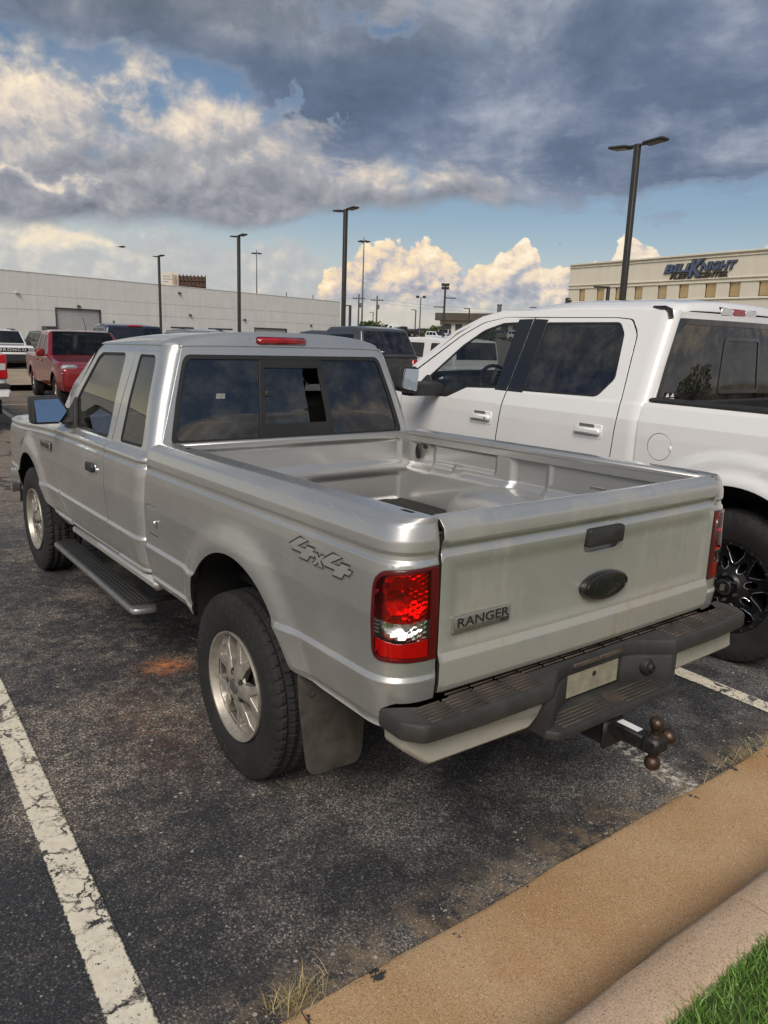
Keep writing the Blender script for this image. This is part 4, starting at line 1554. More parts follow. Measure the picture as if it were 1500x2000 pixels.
    bp_ = [(-.868, -.985, .01), (-.868, -1.085, .035), (-.825, -1.145, .05), (-.60, -1.158), (-.325, -1.158, .02), (-.215, -1.085, .03), (-.150, -1.068, .02), (.150, -1.068, .02), (.215, -1.085, .03), (.325, -1.158, .02), (.60, -1.158), (.825, -1.145, .05), (.868, -1.085, .035), (.868, -.985, .01),
           (.80, -.985, .01), (.76, -1.045, .03), (.70, -1.045, .01), (.70, -.95), (-.70, -.95), (-.70, -1.045, .01), (-.76, -1.045, .03), (-.80, -.985, .01)]
    bpf = fillet(bp_)
    b = MB()
    bprism(b, bpf, zb_, zt_, .012, XY)
    bump = b.build('rear_bumper', MT['bumper'], root)
    b = MB()
    for k in range(6):
        y = -1.135 + .016 * k
        for (x0, x1) in ((-.80, -.70), (-.69, -.58), (-.57, -.46), (-.45, -.35), (.35, .45), (.46, .57), (.58, .69), (.70, .80)):
            b.box(((x0 + x1) / 2, y, zt_ + .0005), (x1 - x0, .008, .007), .002)
    for k in range(5):
        y = -1.048 + .018 * k
        for j in range(13):
            x0 = -.66 + j * .102
            b.box((x0 + .048, y, zt_ + .0005), (.094, .009, .006), .002)
    tag(b.build('step_ribs', MT['bumper_dirty'], bump), kind='stuff')
    b = MB()
    bprism(b, fillet([(-.345, -1.150), (-.315, -1.190, .03), (.315, -1.190, .03), (.345, -1.150), (.32, -1.0), (-.32, -1.0)]), .530, .562, .009, XY)
    for sx in (-1, 1):
        bprism(b, fillet([(sx * .345, -1.154), (sx * .312, -1.156, .01), (sx * .205, -1.090, .03), (sx * .145, -1.065), (sx * .145, -.98), (sx * .345, -.98)]), .534, .66, .006, XY)
    cs = b.build('center_step', MT['bumper'], bump)
    b = MB()
    for k in range(5):
        b.box((.16, -1.172 + .017 * k, .564), (.25, .007, .005), .002)
        b.box((-.16, -1.172 + .017 * k, .564), (.25, .007, .005), .002)
    b.cyl((.03, -1.125, .561), (.03, -1.125, .5655), .040, n=24)
    tag(b.build('step_ribs', MT['bumper_dirty'], cs), kind='stuff')
    b = MB()
    b.lathe([(-1.150, .004), (-1.150, .014), (-1.142, .017), (-1.138, .030), (-1.13, .034), (-1.10, .034)], 24, 'y', c=(.245, .02, .615))
    b.build('bumper_plug', MT['rubber'], cs)
    b = MB()
    b.box((-.005, -1.058, .6275), (.276, .006, .112), .002)
    pl = b.build('plate_insert', MT['plate'], bump)
    b = MB()
    b.cyl((.0, -1.0605, .632), (.0, -1.0625, .632), .0095, n=16)
    b.build('plate_hole', MT['black_print'], pl)
    for x in (-.18, -.045):
        b = MB()
        b.box((x + .12, -1.066, .688), (.13, .016, .018), .004)
        b.build('plate_lamp', MT['bumper_dirty'], bump)
    for sx in (-1, 1):
        b = MB()
        q = fillet([(sx * .850, .660), (sx * .848, .615, .03), (sx * .785, .568, .06), (sx * .37, .556, .03), (sx * .342, .60, .02), (sx * .338, .660)])
        n = len(q)
        bprism(b, q, -1.135, -.99, .012, lambda u, v, h: (u, h + max(0, .64 - v) * .28 + .06 * max(0, abs(u) - .78) / .07 * (h < -1.06), v))
        b.build('face_bar', MT['face_bar'], bump)
    # under the tail
    b = MB()
    b.box((0, -1.06, .455), (.085, .20, .085), .008)
    b.box((0, -1.155, .455), (.105, .022, .105), .01)
    b.box((0, -.97, .50), (.62, .06, .06), .01)
    b.build('hitch_receiver', MT['under_worn'], root)
    b = MB()
    b.tube([(-.05, -1.14, .42), (-.03, -1.17, .39), (0, -1.17, .40), (.01, -1.14, .43)], .004, 6)
    b.build('safety_chain_loop', MT['steel'], root)

    sp = MB()
    sp.lathe([(-.11, .20), (-.125, .26), (-.12, .33), (-.085, .372), (.085, .372), (.12, .33), (.125, .26), (.11, .20), (.0, .18), (-.11, .20)], 48, 'z', c=(0, -.60, .49))
    sp.build('spare_wheel', MT['flap'], root)
    # chassis
    b = MB()
    for sx in (-1, 1):
        b.box((sx * .42, 1.5, .46), (.07, 4.7, .13), .01)
        b.box((sx * .47, .0, .44), (.065, 1.3, .045), .01)
        b.cyl((sx * .47, -.12, .42), (sx * .40, -.22, .72), .028, n=12)
        b.box((sx * .50, 3.195, .40), (.30, .07, .06), .02)
        b.cyl((sx * .45, 3.20, .42), (sx * .45, 3.20, .72), .035, n=12)
    b.cyl((-.72, 0, .37), (.72, 0, .37), .045, n=16)
    b.lathe([(-.17, .0), (-.15, .07), (-.09, .125), (0, .14), (.08, .12), (.14, .07), (.16, .0)], 20, 'y', c=(0, -.02, .37))
    b.cyl((0, .1, .38), (0, 2.0, .44), .035, n=12)
    b.box((-.25, 1.05, .42), (.34, .8, .2), .04)
    b.cyl((.28, .6, .40), (.28, 1.25, .42), .09, n=16)
    b.tube([(.28, .6, .41), (.30, .3, .50), (.34, 0, .53), (.50, -.35, .46), (.70, -.55, .42)], .028, 10)
    b.box((0, 3.2, .45), (.5, .7, .3), .05)
    b.build('chassis', MT['under'], root)
    b = MB()
    b.box((0, 1.75, .575), (1.56, 1.72, .05), .01)
    b.box((0, -.05, .70), (1.30, 1.84, .05), .01)
    b.box((0, 3.1, .82), (1.05, 1.4, .4), .05)
    b.box((0, .885, .86), (1.45, .012, .55), 0)
    b.box((-.735, -.93, .87), (.03, .10, .40), 0)
    b.box((.735, -.93, .87), (.03, .10, .40), 0)
    b.box((0, -.99, .72), (1.40, .03, .10), 0)
    T.mb(b, 'floor_pan', MT['under'])
    wheel_well(T, AR[0], AR[1], AR[2] + .012, .50, .845, 2, 178)
    wheel_well(T, AF[0], AF[1], AF[2] + .02, .45, .835, 0, 180)

    # cabin
    b = MB()
    for sx in (-1, 1):
        b.box((sx * .775, 1.72, .87), (.05, 1.46, .58), .01)
    b.box((0, .955, 1.05), (1.40, .03, .32), .01)
    b.box((0, 1.58, 1.640), (1.10, .80, .02), 0)
    T.mb(b, 'cabin_trim', MT['interior'])
    for x in (-.36, .36):
        seat(T, x, 1.62, .76, MT['interior'], w=.52, back=.60)
    b = MB()
    b.box((0, 2.52, 1.06), (1.42, .42, .24), .06)
    b.box((-.36, 2.38, 1.17), (.40, .16, .08), .03)
    T.mb(b, 'dashboard', MT['interior'])
    steering(T, -.36, 2.18, 1.09)
    b = MB()
    b.box((.0, 2.18, 1.585), (.22, .03, .06), .015)
    T.mb(b, 'rear_view_mirror', MT['rubber'])

    # wheels
    R, rin, w = .374, .212, .245
    tb = tyre_mesh(R, rin, w, 50, 350)
    def face(rr):
        return np.interp(rr, [.0, .050, .070, .11, .16, .185, .205], [.012, .012, .009, .000, -.001, -.006, -.012])
    def sp_map(k, drop=0.0):
        ca, sa = math.cos(2 * PI * k / 5 + PI / 2), math.sin(2 * PI * k / 5 + PI / 2)
        def f(u, v):
            rr = np.hypot(u, v)
            crown = .004 * np.clip(1 - (u / .035) ** 2, 0, 1) * (rr < .3)
            return np.stack([-(face(rr) + crown - drop), v * ca - u * sa, v * sa + u * ca], -1)
        return f
    ar_ = [(.199 * math.sin(t), .199 * math.cos(t)) for t in np.linspace(-.43, .43, 11)]
    outl_ = [(.033, .040), (.032, .075, .03), (.034, .104, .03), (.061, .158, .04)]
    spoke_o = fillet([(-q[0], *q[1:]) for q in outl_] , closed=False) + ar_ + fillet(outl_[::-1], closed=False)
    pocket = fillet([(0, .102, .014), (-.050, .174, .012), (0, .188, .05), (.050, .174, .012)])
    rb = MB()
    rb.lathe([(-.0125, .0), (-.0125, .045), (-.0105, .056), (-.006, .064), (.008, .068)], 48, 'x')
    rb.lathe([(.022, .194), (.012, .1965), (.008, .203), (-.010, .208), (-.020, .2115), (-.022, .218), (-.014, .2195), (.0, .214)], 96, 'x')
    brl = MB()
    brl.lathe([(.012, .1955), (.075, .192), (.17, .192)], 60, 'x')
    hub = MB()
    hub.lathe([(-.021, .0005), (-.021, .024), (-.018, .029), (-.010, .031)], 30, 'x')
    lug = []
    lugw = MB()
    for k in range(5):
        a = 2 * PI * k / 5 + PI / 2 + PI / 5
        p = (math.cos(a) * .057, math.sin(a) * .057)
        lug.append(MB().cyl((-.006, p[0], p[1]), (-.017, p[0], p[1]), .0098, .0085, n=6))
        lugw.cyl((-.006, p[0], p[1]), (-.0118, p[0], p[1]), .0150, n=20)  # flat dark disc round each nut, in place of a shaded recess
    disc = MB()
    disc.lathe([(.085, .02), (.085, .150), (.10, .150), (.10, .02)], 40, 'x')
    disc.lathe([(.05, .0), (.05, .05), (.085, .06)], 24, 'x')
    disc.lathe([(.105, .10), (.105, .196)], 40, 'x')
    words = []
    for word, a0 in (('hankook', 90), ('DYNAPRO', 270), ('4x4', 180)):
        wd = 9.0
        txv = MB()
        words.append(txv)
        for i, ch in enumerate(word):
            a = math.radians(a0 - (i - (len(word) - 1) / 2) * wd)
            tv, tf = text_mesh(ch, .040, .0006, sx=1.15)
            ca, sa = math.cos(a), math.sin(a)
            rr = .302
            vv = []
            for q in tv:
                rad, tan_ = rr + q[1], q[0]
                yy_ = ca * rad + sa * tan_
                zz_ = sa * rad - ca * tan_
                vv.append((-w / 2 * 1.0 - .0008 - q[2], -yy_, zz_))
            txv.add(vv, tf)
    first = None
    for (sx, y) in ((-1, 0), (-1, 3.195), (1, 0), (1, 3.195)):
        if first is None:
            wh = empty('wheel')
            wh.parent = root
            ty = tb.build('tyre', MT['tyre'], wh, sharp=30)
            for q in words:
                tag(q.build('tyre_lettering', MT['tyre_letter'], ty, fixn=False), kind='stuff')
            rim = rb.build('rim', MT['alloy'], wh, sharp=32)
            # the wheel is dished into the tyre
            for o in (rim,):
                o.location = (-.098, 0, 0)
            brl.build('rim_barrel', MT['alloy_dark'], rim)  # barrel coloured darker than the spokes so the openings look shaded
            tag(lugw.build('lug_recess_shade', MT['under_worn'], rim), kind='stuff')
            for k in range(5):
                panel('spoke', spoke_o, sp_map(k), MT['alloy'], rim, [pocket], .010, None, .040, seam=False, rnd=.003, hole_flange=.030)
                panel('spoke_pocket', [tuple(q) for q in rounded(pocket, -.002)], sp_map(k, .028), MT['alloy'], rim, (), .015, None, 0, seam=False)
            hub.build('hub_cap', MT['alloy_dark'], rim)
            for q in lug:
                q.build('lug_nut', MT['steel'], rim)
            disc.build('brake_disc', MT['under_worn'], rim)
            first = wh
        else:
            wh = first.copy()
            C.objects.link(wh)
            wh.parent = root
            for ch in first.children:
                c = ch.copy()
                C.objects.link(c)
                c.parent = wh
                # deeper pieces are folded under the copied part
                for g in ch.children:
                    gg = g.copy()
                    C.objects.link(gg)
                    gg.parent = c
        wh.location = (sx * .722, y, R - .004)
        wh.rotation_euler = (random.uniform(0, 6) if not (sx < 0) else (0.35 if y == 0 else 1.1), 0, 0 if sx < 0 else PI)
    return root


def extra_mats():
    MT['step_silver'] = pm('satin_metal', (0.46, 0.46, 0.45), 0.28, 0.85, var=0.15)
    MT['flap'] = pm('mud_flap_rubber', (0.050, 0.044, 0.037), 0.7, var=0.6, vscale=9, rvar=0.15)
    MT['frame_black'] = pm('window_frame_black', (0.018, 0.018, 0.018), 0.45, var=0.2)
    MT['emblem'] = pm('black_emblem', (0.010, 0.010, 0.010), 0.3, coat=0.5)
    MT['emblem_line'] = pm('emblem_line', (0.016, 0.016, 0.015), 0.35)
    MT['badge_dark'] = pm('nameplate_field', (0.26, 0.255, 0.23), 0.4, 0.4)
    MT['decal_silver'] = pm('decal_silver', (0.36, 0.36, 0.35), 0.4, 0.4)
    MT['plate'] = pm('dusty_plate_insert', (0.33, 0.30, 0.22), 0.55, 0.2, var=0.25, vscale=25)
    MT['bumper'] = pm('bumper_plastic', (0.034, 0.0335, 0.032), 0.55, var=0.3, vscale=9, bump=0.08, bscale=500, rvar=0.1)
    MT['bumper_dirty'] = pm('bumper_plastic_dusty', (0.055, 0.042, 0.031), 0.75, var=0.7, vscale=11)
    MT['face_bar'] = paint('face_bar_paint', (0.46, 0.45, 0.41), 0.55, 0.38, dirt_amt=0.75, low=0.95, dirt=(0.36, 0.31, 0.22), streak=0.25)
    MT['under_worn'] = pm('worn_black_steel', (0.020, 0.019, 0.018), 0.5, 0.4, var=0.5, vscale=30)
    MT['tyre_letter'] = pm('tyre_lettering', (0.034, 0.033, 0.031), 0.7)
    MT['sticker'] = pm('faded_sticker', (0.22, 0.225, 0.215), 0.6, var=0.4, vscale=80)
    MT['brake_red'] = pm('brake_lamp_lens', (0.28, 0.006, 0.012), 0.18, coat=1.0, var=0.35, vscale=20)
    MT['red_solid'] = pm('red_reflector_plastic', (0.42, 0.004, 0.006), 0.2, coat=0.6, var=0.12, vscale=30)
    MT['headlamp'] = pm('headlamp_lens', (0.42, 0.44, 0.45), 0.08, 0.5, coat=1.0, var=0.4, vscale=18)
    MT['lamp_bits'] = pm('lamp_insert', (0.35, 0.35, 0.34), 0.25, 0.8)
    m, T, b = newmat('faceted_reflector')
    tc = T.n.new('ShaderNodeTexCoord').outputs['Object']
    b.inputs['Base Color'].default_value = (0.82, 0.82, 0.80, 1)
    b.inputs['Metallic'].default_value = 1.0
    b.inputs['Roughness'].default_value = 0.24
    T.put(b.inputs['Normal'], T.bump(T.voro(tc, 30, 'F1'), 0.30, 0.015))
    MT['reflector'] = m


extra_mats()
silver_truck = make_silver()

# ------------------------------------------------------------------ the white crew cab pickup beside it
def make_white():
    root = empty('pickup_truck', (2.93, -.45, 0))
    tag(root, 'tall white crew cab pickup on big black wheels beside the silver pickup', 'pickup truck')
    low = [(.90, .60), (.955, .68, .02), (.975, .74, .03), (.990, .90, .15), (.994, 1.06, .2), (.996, 1.20, .1), (.992, 1.285, .012), (.966, 1.375, .02)]
    xs_bed = XS(low + [(.955, 1.398, .008), (.93, 1.402)])
    xs_cab = XS(low + [(.955, 1.395, .01), (.895, 1.57, .6), (.792, 1.865, .12), (.762, 1.945)])
    xs_fen = XS(low + [(.93, 1.40, .02), (.72, 1.42)])
    AR = (0, .50, .505)
    AF = (3.68, .50, .505)
    fl = []
    for A in (AR, AF):
        fl += [(A[0], A[1], A[2], .024, .085), (A[0], A[1], A[2] + .115, .018, .085)]
    P = dict(W=.996, flares=fl, z_flare=1.5, droop=(2.9, 4.6, .05), nose_taper=(3.0, 4.8, .05), barrel=.004)
    T = Truck(P, root)
    S = MT['white']
    for sx in (-1, 1):
        ar = arc(AR[0], AR[1], AR[2], 6, 174, 36)
        poly = fillet([(.664, .70), (.52, .69, .02)] + ar + [(-.52, .70), (-1.10, .72), (-1.14, 1.39)])
        poly = [(q[0], float(xs_bed.tz(q[1]))) for q in poly] + [(-1.14, xs_bed.T - .002), (.664, xs_bed.T - .002)]
        fc = [[(.505 + .083 * math.cos(2 * PI * k / 40), float(xs_bed.tz(1.150 + .083 * math.sin(2 * PI * k / 40)))) for k in range(40)]] if sx < 0 else []
        bs = panel('bedside', poly, T.side_map(xs_bed, sx), S, root, fc, .032, xs_bed.lines(), .016, flip=sx < 0)
        if fc:
            g = [tuple(q) for q in rounded(fc[0], .0065)]
            panel('fuel_door', g, T.side_map(xs_bed, sx, -.001), S, bs, (), .02, None, .012, flip=True)
            b = MB()
            b.box((-.985, .43, 1.15), (.03, .022, .034), .008)
            T.mb(b, 'finger_notch', MT['white_far'], bs)
        # rail cap
        b = MB()
        b.box((sx * .905, -.26, 1.413), (.10, 1.80, .022), .008)
        for k in range(3):
            b.box((sx * (.875 + .028 * k), -.26, 1.425), (.014, 1.78, .006), .003)
        T.mb(b, 'bed_rail_cap', MT['plastic'], bs)
        b = MB()
        b.box((sx * .83, -.24, 1.16), (.03, 1.78, .48), .01)
        T.mb(b, 'bed_inner_wall', MT['under'])
        # cab: rear door, front door, corner
        cv = lambda L: [(q[0], float(xs_cab.tz(q[1]))) for q in L]
        cm = T.side_map(xs_cab, sx)
        cor = T.side_map(xs_cab, sx)

        def corner(off=0.0):
            base = T.side_map(xs_cab, 1, off)
            y0, a, b_ = .73, .07, .085

            def f(u, t):
                p = base(np.maximum(u, y0), t)
                q = np.clip((y0 - u) / (y0 - .62), 0, 1.05) * PI / 2
                x = p[:, 0] - np.where(u < y0, a * (1 - np.abs(np.cos(q)) * np.sign(np.cos(q))), 0)
                y = np.where(u < y0, y0 - b_ * np.sin(q), p[:, 1])
                return np.stack([sx * x, y + .05 * np.clip(p[:, 2] - 1.4, 0, 1) * 0, p[:, 2]], -1)
            return f
        gr = [(1.02, .70), (.90, .86, .12), (.848, 1.02, .1), (.825, 1.30, .1), (.835, 1.45, .1), (.862, 1.80, .10), (.93, 1.888, .05), (1.05, 1.898)]
        rr_ = fillet(gr, closed=False)
        cpoly = [(.622, .70)] + [(a - .006, b_ + .004) for a, b_ in rr_] + [(2.02, 1.902, .2), (2.25, 1.862, .3), (2.46, 1.76, .3), (2.98, 1.412)] + [(2.99, 1.436), (2.49, 1.790, .3), (2.26, 1.895, .3), (2.02, 1.943), (.622, 1.943)]
        side = panel('cab_side', cv(fillet(cpoly)), corner(), S, root, (), .035, xs_cab.lines(), .014, flip=sx < 0)
        bg = fillet([(1.86, .70), (1.852, 1.05, .1), (1.80, 1.39, .1), (1.748, 1.893)], closed=False)
        rdp = [(a + .005, b_ - .004) for a, b_ in rr_] + [(a - .0065, b_) for a, b_ in bg[::-1]]
        wr = fillet([(1.655, 1.388, .012), (1.625, 1.866, .02), (1.01, 1.872, .06), (.955, 1.80, .08), (.920, 1.52, .06), (1.02, 1.398, .08)])
        d1 = panel('rear_door', cv(fillet(rdp)), cm, S, root, [cv(wr)], .032, xs_cab.lines(), .014, flip=sx < 0)
        panel('window_seal', cv([tuple(q) for q in rounded(wr, -.002)]), T.side_map(xs_cab, sx, -.004), MT['rubber'], d1, [cv([tuple(q) for q in rounded(wr, .013)])], .03, None, .006, flip=sx < 0)
        panel('side_window', cv([tuple(q) for q in rounded(wr, .007)]), T.side_map(xs_cab, sx, -.008), MT['glass_dark'], d1, (), .06, None, 0, flip=sx < 0)
        fdp = [(2.96, .72), (2.98, 1.20, .05), (2.97, 1.395, .03), (2.45, 1.752, .3), (2.24, 1.855, .3), (2.02, 1.896, .2)] + [(a + .0065, b_) for a, b_ in bg[::-1]]
        wf = fillet([(2.86, 1.275, .02), (2.70, 1.43, .03), (2.41, 1.685, .3), (2.22, 1.805, .3), (2.04, 1.858, .1), (1.885, 1.866, .02), (1.915, 1.388, .012), (2.22, 1.372, .05), (2.42, 1.285, .06)])
        d2 = panel('front_door', cv(fillet(fdp)), cm, S, root, [cv(wf)], .032, xs_cab.lines(), .014, flip=sx < 0)
        panel('window_seal', cv([tuple(q) for q in rounded(wf, -.002)]), T.side_map(xs_cab, sx, -.004), MT['rubber'], d2, [cv([tuple(q) for q in rounded(wf, .014)])], .03, None, .006, flip=sx < 0)
        panel('side_window', cv([tuple(q) for q in rounded(wf, .007)]), T.side_map(xs_cab, sx, -.008), MT['glass_side'], d2, (), .06, None, 0, flip=sx < 0)
        # gloss black pillar trims
        for (dd, q) in ((d1, [(1.7975, 1.382), (1.650, 1.382), (1.620, 1.882), (1.7435, 1.886)]), (d2, [(1.921, 1.382), (1.8085, 1.382), (1.7565, 1.886), (1.891, 1.882)])):
            panel('pillar_trim', cv(q[::-1]), T.side_map(xs_cab, sx, .004), MT['gloss_black'], dd, (), .05, None, .008, flip=sx < 0)
        b = MB()
        b.box((sx * .945, 1.955, 1.475), (.006, .030, .115), .003, M=Matrix.Rotation(sx * -.33, 3, 'Y'))
        pbg = T.mb(b, 'pillar_badge', MT['rubber'], d2)
        for q in range(6):
            b = MB()
            b.box((sx * (.949 - .0062 * (q - 2.5)), 1.955, 1.475 + .0165 * (q - 2.5)), (.004, .016, .009), 0)
            T.mb(b, 'badge_mark', MT['steel'], pbg)
        # handles
        for (dd, y, z) in ((d1, 1.03, 1.185), (d2, 2.015, 1.172)):
            b = MB()
            b.box((sx * .992, y, z), (.012, .225, .098), .03)
            hc = T.mb(b, 'handle_bezel', S, dd)
            b = MB()
            b.box((sx * 1.012, y - .005, z + .002), (.026, .205, .042), .012)
            T.mb(b, 'door_handle', S, dd)
            b = MB()
            b.box((sx * .9975, y + .01, z + .035), (.004, .12, .022), .002)  # grey slip painting in the shade of the hollow above the handle
            T.mb(b, 'handle_shade', MT['grey_car'], dd)
        b = MB()
        b.cyl((sx * 1.016, 1.945, 1.172), (sx * 1.027, 1.945, 1.172), .009, n=14)
        T.mb(b, 'key_lock', MT['chrome'], d2)
        # mirror
        mp = fillet([(1.255, 1.515, .03), (1.430, 1.525, .04), (1.445, 1.345, .05), (1.255, 1.305, .04)])
        q = [(sx * a, c) for a, c in mp]
        q = q if sx > 0 else q[::-1]
        b = MB()
        bprism(b, q, 2.44, 2.60, .025, lambda u, v, h: (u, h + sx * .04 * (u - sx * 1.35), v))
        mir = T.mb(b, 'wing_mirror', MT['plastic'], d2)
        gp = np.array(rounded(q, .02))
        b = MB()
        b.add([(c[0], 2.432 + sx * .04 * (c[0] - sx * 1.35) - (c[1] - 1.43) * .10 - .006, c[1]) for c in gp], [tuple(range(len(gp)))])
        T.mb(b, 'mirror_glass', MT['mirror'], mir, smooth=False)
        b = MB()
        bprism(b, fillet([(2.48, 1.29, .02), (2.62, 1.29, .02), (2.62, 1.40, .02), (2.50, 1.38, .02)]), .95, 1.28, .01, lambda u, v, h: (sx * h, u, v))
        bprism(b, [(2.58, 1.285), (2.88, 1.285), (2.70, 1.44), (2.655, 1.44)], .935, .955, .004, lambda u, v, h: (sx * (h - .36 * max(0, v - 1.395) + .024), u, v))
        T.mb(b, 'mirror_arm', MT['plastic'], mir)
        # fender
        af = arc(AF[0], AF[1], AF[2], 4, 176, 36)
        fe = [(4.62, .62), (4.20, .60, .02)] + af + [(3.16, .62), (2.97, .70), (2.988, 1.20, .05), (2.98, 1.39)]
        cvf = [(a, float(xs_fen.tz(c))) for a, c in fillet(fe)] + [(2.99, xs_fen.T - .01), (4.62, xs_fen.T - .01)]
        panel('front_fender', cvf, T.side_map(xs_fen, sx), S, root, (), .04, xs_fen.lines(), .014, flip=sx < 0)
        b = MB()
        b.box((sx * .93, 1.80, .64), (.10, 2.30, .10), .03)
        T.mb(b, 'rocker_panel', S)
        a = np.array([(sx * .925, 2.99, 1.42), (sx * .835, 2.50, 1.775), (sx * .775, 2.27, 1.885), (sx * .765, 2.02, 1.935)])
        c = np.array([(sx * .87, 3.12, 1.42), (sx * .76, 2.60, 1.775), (sx * .70, 2.33, 1.90), (sx * .68, 2.12, 1.945)])
        b = MB()
        b.grid(np.stack([a, (a + c) / 2 + np.array([sx * .012, .01, .012]), c]), flip=sx > 0)
        T.mb(b, 'a_pillar', S, fixn=False)
        # black ditch strip on the roof edge
        b = MB()
        b.tube([(sx * .772, .665, 1.900), (sx * .754, .690, 1.940), (sx * .744, .735, 1.958), (sx * .738, .82, 1.966)], [.014, .018, .015, .006], 8)
        T.mb(b, 'roof_strip', MT['gloss_black'], side)
        # tail lamp
        b = MB()
        bprism(b, fillet([(-1.18, .98, .02), (-1.03, .98, .02), (-1.02, 1.36, .02), (-1.18, 1.37, .02)]), .86, 1.0, .012, lambda u, v, h: (sx * h, u, v))
        T.mb(b, 'tail_lamp', MT['brake_red'])
    def roof_map(u, v):
        q = np.clip(np.abs(v), 0, 1)
        hz = .072 * (1 - q ** 2.8) ** (1 / 1.9)
        g = 1 - (1 - np.clip((u - .660) / .07, 0, 1)) ** 3.0
        fr = np.clip((u - 1.4) / .95, 0, 1)
        z = 1.943 - .018 * ssmooth(u, .9, .66) + hz * (.04 + .96 * g) * (1 - .5 * fr ** 2) - .10 * fr ** 2.4 + .02 * (1 - fr) * ssmooth(q, 1, .8)
        return np.stack([v * (.760 - .05 * (1 - ssmooth(u, .66, .78))), u - .030 * (1 - v ** 2) * (1 - ssmooth(u, .68, 1.0)), z], -1)
    rf = panel('roof', fillet([(.662, -.999), (2.03, -.999), (2.22, -.90, .1), (2.33, 0, .5), (2.22, .90, .1), (2.03, .999), (.662, .999)]), roof_map, S, root, (), .04, [-.97, -.93, -.88, .88, .93, .97], .006, flip=True, ulines=[.665, .67, .68, .695, .71, .73, .76], seam=False)
    b = MB()
    b.box((-.07, .668, 1.952), (.46, .06, .066), .014)
    hb = b.build('high_brake_lamp', MT['gloss_black'], root)
    for x in (-.145, .145):
        b = MB()
        b.box((x - .07, .640, 1.953), (.14, .02, .050), .008)
        b.build('cargo_lamp', MT['clear_solid'], hb)
    b = MB()
    b.box((-.07, .640, 1.953), (.15, .022, .050), .008)
    b.build('brake_lens', MT['brake_red'], hb)
    # rear glass
    def bk_map(u, z):
        w = np.interp(z, [1.35, 1.42, 1.57, 1.80, 1.935], [.900, .885, .83, .752, .695])
        y = .640 - .03 * (1 - u ** 2) + .02 * np.clip((z - 1.4) / .5, 0, 1)
        return np.stack([u * w, y, z], -1)
    def boff(o):
        def f(u, z):
            p = bk_map(u, z)
            p[:, 1] -= o
            return p
        return f
    win = fillet([(-.985, 1.385, .03), (.985, 1.385, .03), (.985, 1.895, .04), (-.985, 1.895, .04)])
    bk = panel('cab_back', [(-1, .9), (1, .9), (1, 1.938), (-1, 1.938)], bk_map, S, root, [win], .06, None, .006, seam=False)
    inn = fillet([(-.952, 1.40, .03), (.952, 1.40, .03), (.945, 1.865, .05), (-.945, 1.865, .05)])
    panel('window_band', [tuple(q) for q in rounded(win, -.004)], boff(.003), MT['gloss_black'], bk, [inn], .05, None, .006)
    panel('rear_window', [tuple(q) for q in rounded(inn, -.003)], boff(.0), MT['glass_dark'], bk, (), .08, None, 0)
    sl = fillet([(-.29, 1.44, .03), (.29, 1.44, .03), (.285, 1.80, .04), (-.285, 1.80, .04)])
    panel('slider_frame', sl, boff(.006), MT['gloss_black'], bk, [[tuple(q) for q in rounded(sl, .022)]], .04, None, .006)
    b = MB()
    v = bk_map(np.array([-.91, -.79, -.79, -.91]), np.array([1.405, 1.405, 1.455, 1.455]))
    v[:, 1] -= .003
    b.add(v, [(0, 1, 2, 3)])
    st = b.build('glass_sticker', MT['black_print'], bk)
    b = MB()
    for uc in (-.88, -.825):
        q = bk_map(np.array([uc - .02, uc + .02, uc]), np.array([1.428, 1.428, 1.453]))
        q[:, 1] -= .0045
        b.add(q, [(0, 1, 2)])
    q = bk_map(np.array([-.90, -.80, -.80, -.90]), np.array([1.411, 1.411, 1.420, 1.420]))
    q[:, 1] -= .0045
    b.add(q, [(0, 1, 2, 3)])
    b.build('sticker_print', MT['white_print'], st)
    # sunroof-size bed parts and the rest of the shell
    b = MB()
    b.box((0, -.24, .93), (1.66, 1.80, .04), .01)
    b.box((0, .60, 1.15), (1.70, .04, .50), .01)
    b.build('bed_floor', MT['under'], root)
    b = MB()
    bprism(b, fillet([(-.82, .93, .02), (.82, .93, .02), (.82, 1.42, .03), (-.82, 1.42, .03)]), -1.20, -1.14, .012, XZ)
    tg = b.build('tailgate', S, root)
    b = MB()
    b.box((0, -1.205, 1.32), (.26, .02, .08), .01)
    b.build('tailgate_handle', MT['plastic'], tg)
    b = MB()
    bprism(b, fillet([(-1.0, -1.10), (-1.0, -1.26, .06), (-.4, -1.36, .06), (.4, -1.36, .06), (1.0, -1.26, .06), (1.0, -1.10)]), .66, .86, .03, XY)
    b.build('rear_bumper', MT['chrome'], root)
    def ws_map(u, v):
        return np.stack([u * (.86 - .15 * v), 3.14 - .83 * v + .06 * (1 - u ** 2), 1.42 + .485 * v], -1)
    panel('windscreen', [(-1, 0), (1, 0), (1, 1), (-1, 1)], ws_map, MT['glass_clear'], root, (), .15, None, 0, flip=True)
    def hd_map(u, v):
        return np.stack([u * (.80 - .04 * v), 3.10 + 1.50 * v, 1.43 - .03 * v - .06 * ssmooth(v, .1, 1) - .07 * ssmooth(v, .88, 1) + .03 * (1 - u ** 2)], -1)
    panel('hood', [(-1, 0), (1, 0), (1, 1), (-1, 1)], hd_map, S, root, (), .08, None, .012)
    b = MB()
    bprism(b, fillet([(-.60, .90, .05), (.60, .90, .05), (.66, 1.28, .05), (-.66, 1.28, .05)]), 4.55, 4.66, .02, XZ)
    g = b.build('grille', MT['gloss_black'], root)
    for z in (1.0, 1.10, 1.20):
        b = MB()
        b.box((0, 4.665, z), (1.24, .03, .04), .012)
        b.build('grille_bar', MT['chrome'], g)
